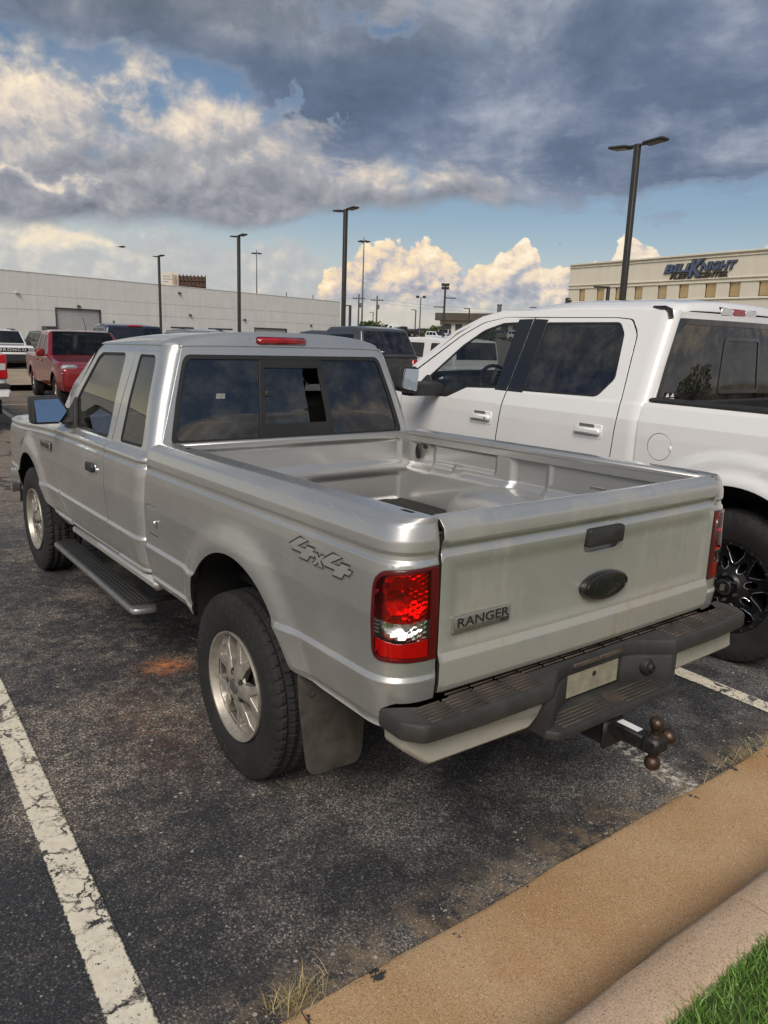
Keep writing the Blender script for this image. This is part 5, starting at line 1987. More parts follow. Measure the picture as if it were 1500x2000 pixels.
    for sx in (-1, 1):
        b = MB()
        bprism(b, fillet([(sx * .70, .98, .03), (sx * .94, .98, .03), (sx * .94, 1.28, .03), (sx * .70, 1.28, .03)]), 4.45, 4.62, .02, XZ)
        b.build('headlamp', MT['headlamp'], root)
    b = MB()
    bprism(b, fillet([(-.97, 4.40), (-.95, 4.66, .1), (0, 4.76), (.95, 4.66, .1), (.97, 4.40)]), .58, .86, .03, XY)
    b.build('front_bumper', MT['chrome'], root)
    # underneath and cabin
    b = MB()
    for sx in (-1, 1):
        b.box((sx * .48, 1.7, .58), (.09, 5.6, .16), .01)
        b.cyl((sx * .55, -.15, .50), (sx * .50, -.30, .86), .035, n=12)
        b.box((sx * .56, 0, .58), (.075, 1.5, .05), .01)
        b.box((sx * .58, 3.68, .48), (.36, .1, .08), .02)
    b.cyl((-.82, 0, .43), (.82, 0, .43), .055, n=16)
    b.lathe([(-.2, 0), (-.15, .1), (0, .16), (.15, .1), (.2, 0)], 18, 'y', c=(0, 0, .43))
    b.box((-.28, 1.3, .55), (.4, 1.0, .25), .05)
    b.build('chassis', MT['under'], root)
    b = MB()
    b.box((0, 2.0, .70), (1.84, 2.5, .05), .01)
    b.box((0, 3.7, .95), (1.2, 1.5, .5), .05)
    for sx in (-1, 1):
        b.box((sx * .90, 1.85, 1.02), (.05, 2.2, .60), .01)
    b.box((0, .72, 1.1), (1.6, .05, .5), .01)
    b.build('floor_pan', MT['under'], root)
    for A in (AR, AF):
        wheel_well(T, A[0], A[1], A[2] + .015, .56, .975, 2, 178)
    b = MB()
    b.box((0, 2.80, 1.24), (1.66, .55, .28), .07)
    b.box((-.42, 2.62, 1.38), (.46, .2, .10), .04)
    b.build('dashboard', MT['interior'], root)
    for x in (-.42, .42):
        seat(T, x, 2.0, .90, MT['interior_grey'], w=.56, back=.66)
        seat(T, x, 1.15, .88, MT['interior_grey'], w=.70, back=.58)
    steering(T, -.42, 2.42, 1.34, .20)
    # wheels
    R, w = .432, .31
    tb = tyre_mesh(R, .262, w, 44, 352)
    rb = MB()
    def hf(r, t):
        h = np.interp(r, [.03, .07, .085, .12, .20, .235, .245], [.0, .0, -.012, -.03, -.028, -.006, .0])
        n = 8
        # pairs of openings: a wide V outside, a small horseshoe inside each spoke
        a = np.abs(ang(t, n)) * r
        wV = np.interp(r, [.135, .15, .19, .232, .24], [.0, .014, .036, .052, .0])
        eV = ssmooth(a, wV + .003, wV - .003) * (r > .13) * (r < .238)
        a2 = np.abs(ang(t, n, PI / n)) * r
        wU = np.interp(r, [.098, .106, .125, .150, .165, .17], [.0, .012, .018, .016, .009, .0])
        eU = ssmooth(a2, wU + .003, wU - .003) * (r > .098) * (r < .169)
        return h - .085 * np.maximum(eV, eU)
    v, f = height_rim((.030, .245), hf, 60, 384, -.075)
    rb.add(v, f)
    rb.lathe([(.0, .245), (-.006, .250), (-.004, .262), (.004, .268), (.012, .262)], 96, 'x')
    rb.lathe([(.0, .245), (.06, .238), (.24, .236)], 64, 'x')
    ml = []
    n = 8
    for k in range(n):
        a0 = 2 * PI * k / n
        for sgn in (-1, 1):
            pts = []
            for r in np.linspace(.138, .232, 10):
                wv = float(np.interp(r, [.135, .15, .19, .232, .24], [.0, .014, .036, .052, .0])) + .004
                t = a0 + sgn * wv / r
                hz = float(np.interp(r, [.03, .07, .085, .12, .20, .235, .245], [.0, .0, -.012, -.03, -.028, -.006, .0]))
                pts.append((-hz - .002, r * math.cos(t), r * math.sin(t)))
            ml.append(MB().tube(pts, .0023, 6))
        a1 = a0 + PI / n
        pts = []
        for q in np.linspace(-1.9, 1.9, 15):
            r = .132 - .033 * math.cos(q) * (1 if 1 else 0)
            wv = .0205 * math.sin(q)
            t = a1 + wv / r
            hz = float(np.interp(r, [.03, .07, .085, .12, .20, .235, .245], [.0, .0, -.012, -.03, -.028, -.006, .0]))
            pts.append((-hz - .002, r * math.cos(t), r * math.sin(t)))
        ml.append(MB().tube(pts, .0024, 6))
    bolts = []
    for k in range(24):
        t = 2 * PI * (k + .5) / 24
        bolts.append(MB().cyl((.0, .254 * math.cos(t), .254 * math.sin(t)), (-.0115, .254 * math.cos(t), .254 * math.sin(t)), .0055, .0045, n=8))
    lug = []
    for k in range(6):
        t = 2 * PI * k / 6 + .3
        lug.append(MB().cyl((.0, .072 * math.cos(t), .072 * math.sin(t)), (-.022, .072 * math.cos(t), .072 * math.sin(t)), .0105, .009, n=6))
    hub = MB()
    hub.lathe([(-.030, .0005), (-.030, .038), (-.024, .046), (.0, .050)], 36, 'x')
    sv, sf = text_mesh('S', .052, .001, sx=1.15, offset=.0025)
    sm_ = MB()
    sm_.add([(-.0312 - q[2], -q[0], q[1]) for q in sv], sf)
    dk = MB()
    dk.lathe([(.14, .02), (.14, .17), (.16, .17)], 40, 'x')
    dk.lathe([(.20, .05), (.20, .236)], 40, 'x')
    first = None
    for (sx, y) in ((-1, 0), (-1, 3.68), (1, 0), (1, 3.68)):
        if first is None:
            wh = empty('wheel')
            wh.parent = root
            tb.build('tyre', MT['tyre'], wh, sharp=30)
            rim = rb.build('rim', MT['rim_black'], wh, sharp=32)
            rim.location = (-.128, 0, 0)
            for q in ml:
                q.build('milled_edge', MT['milled'], rim)
            for q in bolts:
                q.build('rim_bolt', MT['milled'], rim)
            for q in lug:
                q.build('lug_nut', MT['steel'], rim)
            hub.build('hub_cap', MT['gloss_black'], rim)
            sm_.build('cap_letter', MT['badge'], rim, fixn=False)
            dk.build('brake_disc', MT['under_worn'], rim)
            first = wh
        else:
            wh = copy_tree(first, root)
        wh.location = (sx * .845, y, R - .004)
        wh.rotation_euler = (0.12 if sx < 0 else 1.0, 0, 0 if sx < 0 else PI)
    return root


MT['glass_side'] = glassmat('front_door_glass', (0.58, 0.61, 0.61), 1.75, dust=.05)
MT['clear_solid'] = pm('clear_lamp', (0.62, 0.62, 0.60), 0.12, 0.3, coat=1.0, var=0.3, vscale=60)
white_truck = make_white()

# ------------------------------------------------------------------ the lot
def ss1(x, a, b):
    t = min(1, max(0, (x - a) / (b - a)))
    return t * t * (3 - 2 * t)


def gz(x, y):
    """the lot falls about one in a hundred, then the land rises far off to the right"""
    q = min(max(y - 3.0, 0.0), 40.0)
    return -.0105 * (q - 1.5 * (1 - math.exp(-q / 1.5))) + 2.1 * ss1(0.8 * x + 0.45 * y, 82, 118)


def asphalt_nodes(T):
    tc = T.n.new('ShaderNodeTexCoord').outputs['Object']
    x, y, z = T.sep(tc)
    big = T.noise(tc, 0.55, 5, 0.6, 0.3)
    mid = T.noise(T.vm('ADD', tc, (5, 3, 0)), 2.1, 7, 0.68, 0.2)
    fine = T.noise(tc, 60, 4, 0.65)
    aisle = T.ss(y, 3.2, 7.5)
    # sealed (dark, bluish) against worn (brown, stony)
    wear = T.m('ADD', T.m('MULTIPLY', T.m('SUBTRACT', big, 0.5), 1.6), T.m('MULTIPLY', T.m('SUBTRACT', mid, 0.5), 1.5))
    wear = T.m('ADD', T.m('ADD', wear, T.m('MULTIPLY', aisle, 0.34)), 0.36)
    nearsm = T.m('MULTIPLY', T.ss(y, 0.1, -0.7), T.ss(x, -1.6, 0.0))
    wear = T.m('SUBTRACT', wear, T.m('MULTIPLY', nearsm, 0.22))
    leftdark = T.ss(x, -1.45, -1.75)
    wear = T.m('SUBTRACT', wear, T.m('MULTIPLY', leftdark, T.m('MULTIPLY', T.ss(y, 3.0, 0.5), 0.25)))
    clump = T.noise(tc, 14, 6, 0.72)
    wear = T.m('ADD', wear, T.m('MULTIPLY', T.m('SUBTRACT', clump, 0.5), T.lin(y, -.6, .8, 0.7, 1.7)))
    wear = T.ss(wear, 0.10, 0.85)
    base = T.mix(wear, (0.032, 0.033, 0.035), (0.162, 0.140, 0.116))
    base = T.mix(T.m('MULTIPLY', aisle, 0.75), base, (0.25, 0.207, 0.160))  # aisle worn, and its colour lifted further for the pale grazing-angle sheen
    pale = T.m('MULTIPLY', nearsm, T.ss(mid, 0.40, 0.62))
    base = T.mix(T.m('MULTIPLY', pale, 0.6), base, (0.165, 0.166, 0.164))
    # stones, each its own shade, with dark binder between
    vc = T.voro(tc, 160, 'F1', out='Color')
    vd = T.voro(tc, 160, 'F1')
    cr, cg, cb = T.sep(vc)
    shade = T.ramp(cr, [(0.0, (0.30,) * 3), (0.45, (0.75,) * 3), (0.75, (1.25,) * 3), (0.93, (2.0,) * 3), (1.0, (3.0,) * 3)])
    shade = T.mix(T.lin(wear, 0, 1, 0.45, 1.0), (0.85,) * 3, shade)
    base = T.mix(1.0, base, shade, 'MULTIPLY')
    tint = T.mix(cg, (1.12, 0.98, 0.84), (0.95, 1.0, 1.06))
    base = T.mix(1.0, base, tint, 'MULTIPLY')
    base = T.mix(T.m('MULTIPLY', T.ss(vd, 0.36, 0.62), 0.72), base, (0.010, 0.010, 0.011))
    scol = T.mix(cb, (0.17, 0.142, 0.11), (0.34, 0.30, 0.24))
    base = T.mix(T.m('MULTIPLY', T.ss(cg, 0.93, 0.96), T.lin(wear, 0, 1, 0.25, 0.8)), base, scol)
    v2 = T.voro(tc, 40, 'F1', out='Color')
    s2 = T.m('MULTIPLY', T.ss(T.sep(v2)[0], 0.978, 0.984), T.ss(T.voro(tc, 40, 'F1'), 0.32, 0.20))
    base = T.mix(T.m('MULTIPLY', s2, 0.7), base, (0.34, 0.31, 0.26))
    # pits between the stones
    pit = T.m('MULTIPLY', T.ss(fine, 0.45, 0.33), 0.65)
    base = T.mix(pit, base, (0.008, 0.008, 0.009))
    # cracks in the aisle
    wv = T.vm('ADD', tc, T.vm('SCALE', T.vm('SUBTRACT', T.noise(tc, 1.6, 4, 0.6, out=1), (0.5, 0.5, 0.5)), scale=0.8))
    ck = T.voro(wv, 0.55, 'DISTANCE_TO_EDGE')
    ckm = T.m('MULTIPLY', T.ss(ck, 0.022, 0.006), T.ss(y, 4.0, 6.5))
    base = T.mix(T.m('MULTIPLY', ckm, 0.8), base, (0.012, 0.012, 0.012))
    # rust stain, brown drips and grit along the gutter
    def spot(x0, y0, rx, ry):
        q = T.m('ADD', T.m('POWER', T.m('DIVIDE', T.m('SUBTRACT', x, x0), rx), 2.0), T.m('POWER', T.m('DIVIDE', T.m('SUBTRACT', y, y0), ry), 2.0))
        return T.m('EXPONENT', T.m('MULTIPLY', q, -1.0))
    rust = T.m('MULTIPLY', T.m('ADD', spot(-.69, 1.10, .105, .085), T.m('MULTIPLY', spot(-.98, .55, .16, .4), 0.10)), T.ss(T.noise(tc, 22, 5, 0.7), 0.36, 0.62))
    base = T.mix(T.m('MULTIPLY', rust, 0.95, clamp=True), base, (0.34, 0.115, 0.04))
    grit = T.m('MULTIPLY', T.ss(y, -0.90, -1.14), T.ss(T.noise(tc, 9, 6, 0.7), 0.40, 0.62))
    base = T.mix(T.m('MULTIPLY', grit, 0.7), base, (0.16, 0.115, 0.07))
    oldp = T.m('MULTIPLY', T.m('MULTIPLY', T.ss(T.m('ABSOLUTE', T.m('SUBTRACT', x, T.m('ADD', 0.80, T.m('MULTIPLY', y, 0.16)))), 0.085, 0.04), T.ss(y, -0.25, -0.75)), T.ss(T.noise(tc, 34, 5, 0.75), 0.47, 0.60))
    base = T.mix(T.m('MULTIPLY', oldp, 0.85), base, (0.40, 0.37, 0.31))
    # dusty far lot
    base = T.mix(T.m('MULTIPLY', T.ss(y, 10, 40), 0.5), base, (0.17, 0.145, 0.115))
    base = T.mix(1.0, base, T.mix(aisle, (1.62, 1.64, 1.68), (1.30, 1.30, 1.30)), 'MULTIPLY')
    hgt = T.m('ADD', T.m('MULTIPLY', vd, -0.6), T.m('MULTIPLY', fine, 0.9))
    nrm = T.bump(hgt, 0.55, 0.004)
    rough = T.lin(wear, 0, 1, 0.62, 0.86)
    return tc, (x, y, z), base, nrm, rough


def ground_mats():
    m, T, b = newmat('asphalt')
    tc, _, base, nrm, rough = asphalt_nodes(T)
    T.put(b.inputs['Base Color'], base)
    T.put(b.inputs['Normal'], nrm)
    T.put(b.inputs['Roughness'], rough)
    MT['asphalt'] = m
    # worn cream line paint over the same asphalt
    m, T, b = newmat('worn_line_paint')
    tc, (x, y, z), base, nrm, rough = asphalt_nodes(T)
    uv = T.n.new('ShaderNodeUVMap').outputs[0]
    u, v, _ = T.sep(uv)
    ed = T.m('MULTIPLY', T.m('SUBTRACT', 0.5, T.m('ABSOLUTE', T.m('SUBTRACT', u, 0.5))), 1.0)
    n1 = T.noise(tc, 70, 5, 0.72)
    n2 = T.noise(tc, 5.5, 5, 0.65)
    chip = T.m('ADD', n1, T.m('MULTIPLY', T.m('SUBTRACT', n2, 0.5), 0.55))
    worn = T.ss(chip, 0.60, 0.67)
    edge = T.ss(T.m('ADD', ed, T.m('MULTIPLY', T.m('SUBTRACT', n1, 0.5), 0.26)), 0.055, 0.02)
    wv = T.vm('ADD', tc, T.vm('SCALE', T.vm('SUBTRACT', T.noise(tc, 9, 5, 0.65, out=1), (0.5, 0.5, 0.5)), scale=0.16))
    ck = T.voro(wv, 3.4, 'DISTANCE_TO_EDGE')
    ckm = T.m('MULTIPLY', T.ss(ck, 0.035, 0.012), T.ss(n2, 0.42, 0.55))
    ck2 = T.voro(wv, 11.0, 'DISTANCE_TO_EDGE')
    ckm = T.m('MAXIMUM', ckm, T.m('MULTIPLY', T.ss(ck2, 0.05, 0.02), T.ss(T.noise(tc, 3.2, 4, 0.6), 0.46, 0.60)))
    wmask = T.m('MAXIMUM', T.m('MAXIMUM', worn, edge), ckm)
    col = T.mix(T.ss(T.noise(tc, 26, 5, 0.7), 0.35, 0.7), (0.72, 0.665, 0.525), (0.60, 0.54, 0.42))
    T.put(b.inputs['Base Color'], T.mix(wmask, col, base))
    T.put(b.inputs['Normal'], T.bump(T.m('ADD', T.noise(tc, 60, 4, 0.65), T.m('MULTIPLY', wmask, -0.6)), 0.35, 0.003))
    b.inputs['Roughness'].default_value = 0.75
    MT['line'] = m
    # concrete of gutter and kerb
    for key, c0, c1, c2 in (('gutter', (0.40, 0.245, 0.118), (0.46, 0.31, 0.172), (0.36, 0.172, 0.066)), ('kerb', (0.46, 0.325, 0.215), (0.50, 0.375, 0.265), (0.42, 0.275, 0.17))):
        m, T, b = newmat(key + '_concrete')
        tc = T.n.new('ShaderNodeTexCoord').outputs['Object']
        x, y, z = T.sep(tc)
        n1 = T.noise(tc, 1.7, 6, 0.62, 0.2)
        n2 = T.noise(tc, 190, 4, 0.75)
        col = T.mix(T.ss(n1, 0.35, 0.68), c0, c1)
        col = T.mix(T.m('MULTIPLY', T.ss(T.noise(T.vm('ADD', tc, (4, 0, 0)), 1.1, 5, 0.6), 0.52, 0.72), 0.75), col, c2)
        col = T.mix(1.0, col, T.ramp(n2, [(0.28, (0.50,) * 3), (0.5, (1.0,) * 3), (0.72, (1.30,) * 3)]), 'MULTIPLY')
        vc = T.sep(T.voro(tc, 330, 'F1', out='Color'))
        col = T.mix(T.m('MULTIPLY', T.ss(vc[0], 0.94, 0.96), 0.7), col, (0.13, 0.085, 0.05))
        col = T.mix(T.ss(vc[1], 0.965, 0.975), col, (0.52, 0.45, 0.34))
        if key == 'gutter':
            # darker brown towards the kerb and tar smears on the lip
            col = T.mix(T.m('MULTIPLY', T.ss(y, -1.40, -1.58), 0.30), col, (0.25, 0.165, 0.09))
            tar = T.m('MULTIPLY', T.ss(T.noise(tc, 11, 5, 0.72), 0.61, 0.64), T.ss(y, -1.235, -1.175))
            col = T.mix(tar, col, (0.035, 0.035, 0.036))
        T.put(b.inputs['Base Color'], col)
        b.inputs['Roughness'].default_value = 0.85
        T.put(b.inputs['Normal'], T.bump(T.m('ADD', n2, T.m('MULTIPLY', T.voro(tc, 330, 'F1'), 0.4)), 0.4, 0.002))
        MT[key] = m
    m, T, b = newmat('lawn_soil')
    tc = T.n.new('ShaderNodeTexCoord').outputs['Object']
    T.put(b.inputs['Base Color'], T.mix(T.noise(tc, 8, 6, 0.7), (0.045, 0.065, 0.018), (0.08, 0.12, 0.03)))
    b.inputs['Roughness'].default_value = 0.95
    MT['soil'] = m
    m, T, b = newmat('grass_blade')
    rnd = T.n.new('ShaderNodeAttribute')
    rnd.attribute_name = 'tone'
    col = T.ramp(rnd.outputs['Fac'], [(0.0, (0.075, 0.16, 0.028)), (0.55, (0.125, 0.25, 0.042)), (0.85, (0.20, 0.32, 0.065)), (1.0, (0.34, 0.29, 0.13))])
    T.put(b.inputs['Base Color'], col)
    b.inputs['Roughness'].default_value = 0.55
    MT['grass'] = m
    m, T, b = newmat('dry_straw')
    rnd = T.n.new('ShaderNodeAttribute')
    rnd.attribute_name = 'tone'
    T.put(b.inputs['Base Color'], T.ramp(rnd.outputs['Fac'], [(0.0, (0.20, 0.19, 0.06)), (0.5, (0.38, 0.30, 0.13)), (1.0, (0.50, 0.40, 0.22))]))
    b.inputs['Roughness'].default_value = 0.7
    MT['straw'] = m
    MT['pebble'] = pm('pebble', (0.26, 0.235, 0.20), 0.8, var=0.5, vscale=30)
    MT['concrete_far'] = pm('far_concrete', (0.30, 0.235, 0.165), 0.9, var=0.25, vscale=0.6)


def blades(name, n, place, mat, hgt, wid, lean, tone=lambda r: r.random()):
    v, f, tn = [], [], []
    for i in range(n):
        x, y, z = place()
        a = rng.random() * 2 * PI
        h = hgt * (.6 + .7 * rng.random())
        w = wid * (.7 + .6 * rng.random())
        ln = lean * (.3 + rng.random()) * h
        b = rng.random() * 2 * PI
        dx, dy = math.cos(a) * w, math.sin(a) * w
        lx, ly = math.cos(b) * ln, math.sin(b) * ln
        o = len(v)
        v += [(x - dx, y - dy, z), (x + dx, y + dy, z), (x + dx * .7 + lx * .4, y + dy * .7 + ly * .4, z + h * .55), (x - dx * .7 + lx * .4, y - dy * .7 + ly * .4, z + h * .55), (x + lx, y + ly, z + h * .95)]
        f += [(o, o + 1, o + 2, o + 3), (o + 3, o + 2, o + 4)]
        tn += [tone(rng)] * 5
    me = bpy.data.meshes.new(name)
    me.from_pydata(v, [], f)
    me.materials.append(mat)
    at = me.attributes.new('tone', 'FLOAT', 'POINT')
    at.data.foreach_set('value', tn)
    me.update()
    return link(name, me)


def make_ground():
    ground_mats()
    # asphalt sheet, ending at the gutter lip
    xs = np.unique(np.concatenate([np.arange(-260, -20, 20), np.arange(-20, 30, 2.0), np.arange(30, 420, 10)]))
    ys = np.unique(np.concatenate([[-1.14, -.6], np.arange(0, 30, 2.0), np.arange(30, 460, 10)]))
    P = np.array([[(x, y, gz(x, y)) for y in ys] for x in xs])
    b = MB()
    b.grid(P)
    g = b.build('asphalt_ground', MT['asphalt'], fixn=False)
    tag(g, kind='structure')
    if g.data.polygons[0].normal.z < 0:
        g.data.flip_normals()
    # far side of the lawn behind the camera
    b = MB()
    b.add([(-260, -260, .10), (420, -260, .10), (420, -9, .10), (-260, -9, .10)], [(0, 1, 2, 3)])
    tag(b.build('rear_asphalt_ground', MT['concrete_far'], fixn=False), kind='structure')

    def strip(name, x0, y0, x1, y1, w, z=.004, lab=None):
        d = Vector((x1 - x0, y1 - y0))
        L = d.length
        d /= L
        n = Vector((-d.y, d.x)) * w / 2
        k = max(2, int(L / .5))
        vs, fs, uvs = [], [], []
        for i in range(k + 1):
            t = i / k
            px, py = x0 + (x1 - x0) * t, y0 + (y1 - y0) * t
            vs += [(px - n.x, py - n.y, z + gz(px, py)), (px + n.x, py + n.y, z + gz(px, py))]
        for i in range(k):
            fs.append((2 * i, 2 * i + 1, 2 * i + 3, 2 * i + 2))
        me = bpy.data.meshes.new(name)
        me.from_pydata(vs, [], fs)
        uv = me.uv_layers.new(name='UVMap')
        for poly in me.polygons:
            for li in poly.loop_indices:
                vi = me.loops[li].vertex_index
                uv.data[li].uv = (vi % 2, (vi // 2) * L / k)
        me.materials.append(MT['line'])
        if me.polygons[0].normal.z < 0:
            me.flip_normals()
        o = link(name, me)
        tag(o, kind='structure')
        if lab:
            o['label'] = lab
        return o
    strip('parking_line', -1.574, -1.10, -1.385, 4.3, .116, lab='worn cream parking line left of the silver pickup, cracked across')
    strip('parking_line', 1.595, -.98, 1.63, 4.3, .112, lab='worn cream parking line between the silver and the white pickup')
    strip('parking_line', 1.10, 12.4, 1.42, 17.2, .12, lab='faded bay line beside the red pickup')
    strip('parking_line', 1.2, 17.15, 2.6, 17.0, .12, lab='faded cross line beyond the red pickup')
    for k in range(5):
        strip('parking_line', 4.9 + 3.05 * k, -1.0, 4.93 + 3.05 * k, 4.3, .112)
    for k in range(3):
        strip('parking_line', -4.7 - 3.05 * k, -1.0, -4.66 - 3.05 * k, 4.3, .112)
    # tan concrete apron in front of the warehouse
    b = MB()
    b.add([(-10, 21.5, .006), (12, 21.5, .006), (16, 30, .006), (-8, 30, .006)], [(0, 1, 2, 3)])
    tag(b.build('concrete_apron', MT['concrete_far'], fixn=False), kind='structure')

    # gutter and kerb cast in lengths with joints
    gp = [(-1.134, -.12), (-1.137, .006), (-1.141, .0095), (-1.155, .011), (-1.24, .009), (-1.40, -.001), (-1.52, -.012), (-1.580, -.016), (-1.600, -.012), (-1.606, -.12)]
    kp = [(-1.6065, -.12), (-1.6065, .03), (-1.611, .095), (-1.621, .128), (-1.641, .145), (-1.68, .151), (-1.75, .151), (-1.772, .145), (-1.784, .128), (-1.784, -.12)]
    gut = empty('gutter')
    tag(gut, kind='structure')
    ker = empty('kerb')
    tag(ker, kind='structure')
    def extr(name, prof, x0, x1, mat, par):
        b = MB()
        n = len(prof)
        k = max(2, int((x1 - x0) / .15))
        vs = []
        xs_ = np.linspace(x0, x1, k)
        for i, x in enumerate(xs_):
            for j, (y, z) in enumerate(prof):
                wob = .0035 * math.sin(x * 5.3 + j) + .003 * math.sin(x * 13.7 + 2 * j) if 0 < j < n - 1 else 0
                dz = -.004 if i in (0, k - 1) and 0 < j < n - 1 else 0
                vs.append((x, y + wob * .9, z + wob * .4 + dz))
        fs = []
        for i in range(k - 1):
            fs += [(i * n + j, (i + 1) * n + j, (i + 1) * n + j + 1, i * n + j + 1) for j in range(n - 1)]
        fs += [tuple(range(n)), tuple(range((k - 1) * n, k * n))[::-1]]
        b.add(vs, fs)
        return b.build(name, mat, par, sharp=50)
    xj = [-25.2 + 3.0 * k for k in range(26)]
    for a, c in zip(xj[:-1], xj[1:]):
        extr('gutter_slab', gp, a + .004, c - .004, MT['gutter'], gut)
        extr('kerb_stone', kp, a + 1.2 + .004, c + 1.2 - .004, MT['kerb'], ker)
    b = MB()
    b.box((12, -1.40, -.10), (80, .50, .08), 0)
    b.build('gutter_bed', MT['soil'], gut)
    # lawn
    b = MB()
    xs = np.linspace(-60, 80, 71)
    ys = np.linspace(-1.785, -9.0, 12)
    b.grid(np.array([[(x, y, .125 + .02 * math.sin(x * 1.3) * math.sin(y * .9)) for y in ys] for x in xs]), flip=True)
    tag(b.build('lawn', MT['soil'], fixn=False), kind='structure')

    def pl():
        x = -1.3 + 3.9 * rng.random()
        y = -1.775 - 1.15 * rng.random() ** 1.3
        return x, y, .125
    g = blades('grass', 52000, pl, MT['grass'], .032, .0022, 0.8, lambda r: min(1, max(0, r.normal(.45, .22))))
    tag(g, 'green mown grass behind the concrete kerb', 'grass', kind='stuff')
    # dry tufts in the joint between asphalt and gutter
    for (x, y, n, hh, lab) in ((-1.19, -1.10, 150, .058, 'yellow dry grass tuft at the end of the left parking line'), (1.00, -1.12, 110, .035, 'flattened straw tuft on the gutter edge beside the tow ball'), (1.30, -1.13, 50, .025, 'small straw wisp on the gutter edge farther along')):
        sx = .05 if x < 0 else .16
        t = blades('grass_tuft', n, lambda: (x + rng.normal() * sx, y + rng.normal() * .022, .004), MT['straw'], hh, .0011, 1.0 if x < 0 else 3.0)
        tag(t, lab, 'grass tuft')
    # loose grit
    v, f = [], []
    ico = [(0, 0, 1), (.9, 0, .3), (.28, .85, .3), (-.72, .52, .3), (-.72, -.52, .3), (.28, -.85, .3)]
    fi = [(0, 1, 2), (0, 2, 3), (0, 3, 4), (0, 4, 5), (0, 5, 1)]
    for i in range(2600):
        if i < 900:
            x, y = rng.uniform(-1.8, 2.6), -1.13 + abs(rng.normal()) * .05
        else:
            x, y = rng.uniform(-3.2, 2.6), rng.uniform(-1.1, 3.2)
        s_ = .0022 + .0035 * rng.random() ** 3
        if rng.random() < .015:
            s_ *= 2.0
        a = rng.random() * 6.28
        o = len(v)
        v += [(x + s_ * (p[0] * math.cos(a) - p[1] * math.sin(a)), y + s_ * (p[0] * math.sin(a) + p[1] * math.cos(a)), s_ * p[2] * .8) for p in ico]
        f += [tuple(o + q for q in t) for t in fi]
    b = MB()
    b.add(v, f)
    tag(b.build('loose_grit', MT['pebble'], smooth=False), 'pale loose grit scattered over the asphalt', 'grit', kind='stuff')


make_ground()

# ------------------------------------------------------------------ tow ball mount and bed mat
def make_hitch():
    r = empty('tow_ball_mount', (.02, -1.12, .468))
    tag(r, 'black three ball tow mount with rusty balls in the silver pickup receiver', 'tow hitch')
    b = MB()
    b.box((0, -.07, 0), (.052, .26, .052), .006)
    b.build('shank', MT['hitch_black'], r)
    b = MB()
    b.box((0, -.185, .0085), (.070, .062, .054), .010)
    b.build('ball_block', MT['hitch_black'], r)
    for (c, d, rad) in (((0, -.185, .0335), (0, 0, 1), .0245), ((0, -.185, -.0165), (0, 0, -1), .0265), ((.035, -.185, .0085), (1, 0, 0), .0265)):
        b = MB()
        c, d = Vector(c), Vector(d)
        b.cyl(c, c + d * .012, .024, .020, n=20)
        b.cyl(c + d * .010, c + d * .03, .013, n=18)
        th = np.linspace(-PI / 2, PI / 2, 14)
        prof = [(.044 + rad * math.sin(t), max(.0004, rad * math.cos(t))) for t in th]
        s = MB()
        s.lathe(prof, 26, 'z')
        q = d.to_track_quat('Z', 'Y').to_matrix()
        b.add([q @ Vector(v) + c for v in s.v], s.f)
        o = b.build('tow_ball', MT['rusty'], r)
    b = MB()
    b.box((.003, -.085, .0268), (.030, .085, .0012), 0)
    b.box((-.004, -.03, .0268), (.020, .02, .0012), 0)
    b.build('worn_label', MT['white_print'], r)
    b = MB()
    b.cyl((-.05, .0, .0), (.05, .0, .0), .008, n=10)
    b.tube([(.05, 0, 0), (.065, -.01, -.01), (.06, -.02, -.03)], .004, 6)
    b.build('hitch_pin', MT['steel'], r)


def make_mat():
    b = MB()
    P = []
    xs = np.linspace(.10, .640, 40)
    ys = np.linspace(.43, .845, 24)
    for x in xs:
        P.append([(x, y + .03 * math.sin(x * 9) * (y < .5), rk(y, .818) + .004 * math.sin(x * 40) * .5 + .006 * math.sin(x * 7 + y * 5)) for y in ys])
    b.grid(np.array(P))
    o = b.build('rubber_mat', MT['mat'])
    tag(o, 'black rubber mat lying in the front of the silver pickup bed', 'mat')


MT['hitch_black'] = pm('worn_hitch_paint', (0.016, 0.016, 0.016), 0.45, 0.2, var=0.6, vscale=24)
MT['rusty'] = pm('rusty_ball_steel', (0.075, 0.048, 0.034), 0.42, 0.7, var=0.5, vscale=30, bump=0.2, bscale=180)
MT['mat'] = pm('bed_mat_rubber', (0.018, 0.017, 0.016), 0.9, var=0.5, vscale=40, bump=0.6, bscale=160)
make_hitch()
make_mat()


# ------------------------------------------------------------------ buildings
def frame(P0, P1):
    """local wall frame: s along the wall, z up, o out toward the camera side"""
    P0, P1 = Vector((*P0, 0)), Vector((*P1, 0))
    u = (P1 - P0).normalized()
    n = Vector((u.y, -u.x, 0))
    mid = (P0 + P1) / 2
    if n.dot(Vector((CAM[0], CAM[1], 0)) - mid) < 0:
        n = -n
    e = Matrix((u, -n, Vector((0, 0, 1)))).transposed()      # local y points into the wall
    return P0, e, (P1 - P0).length


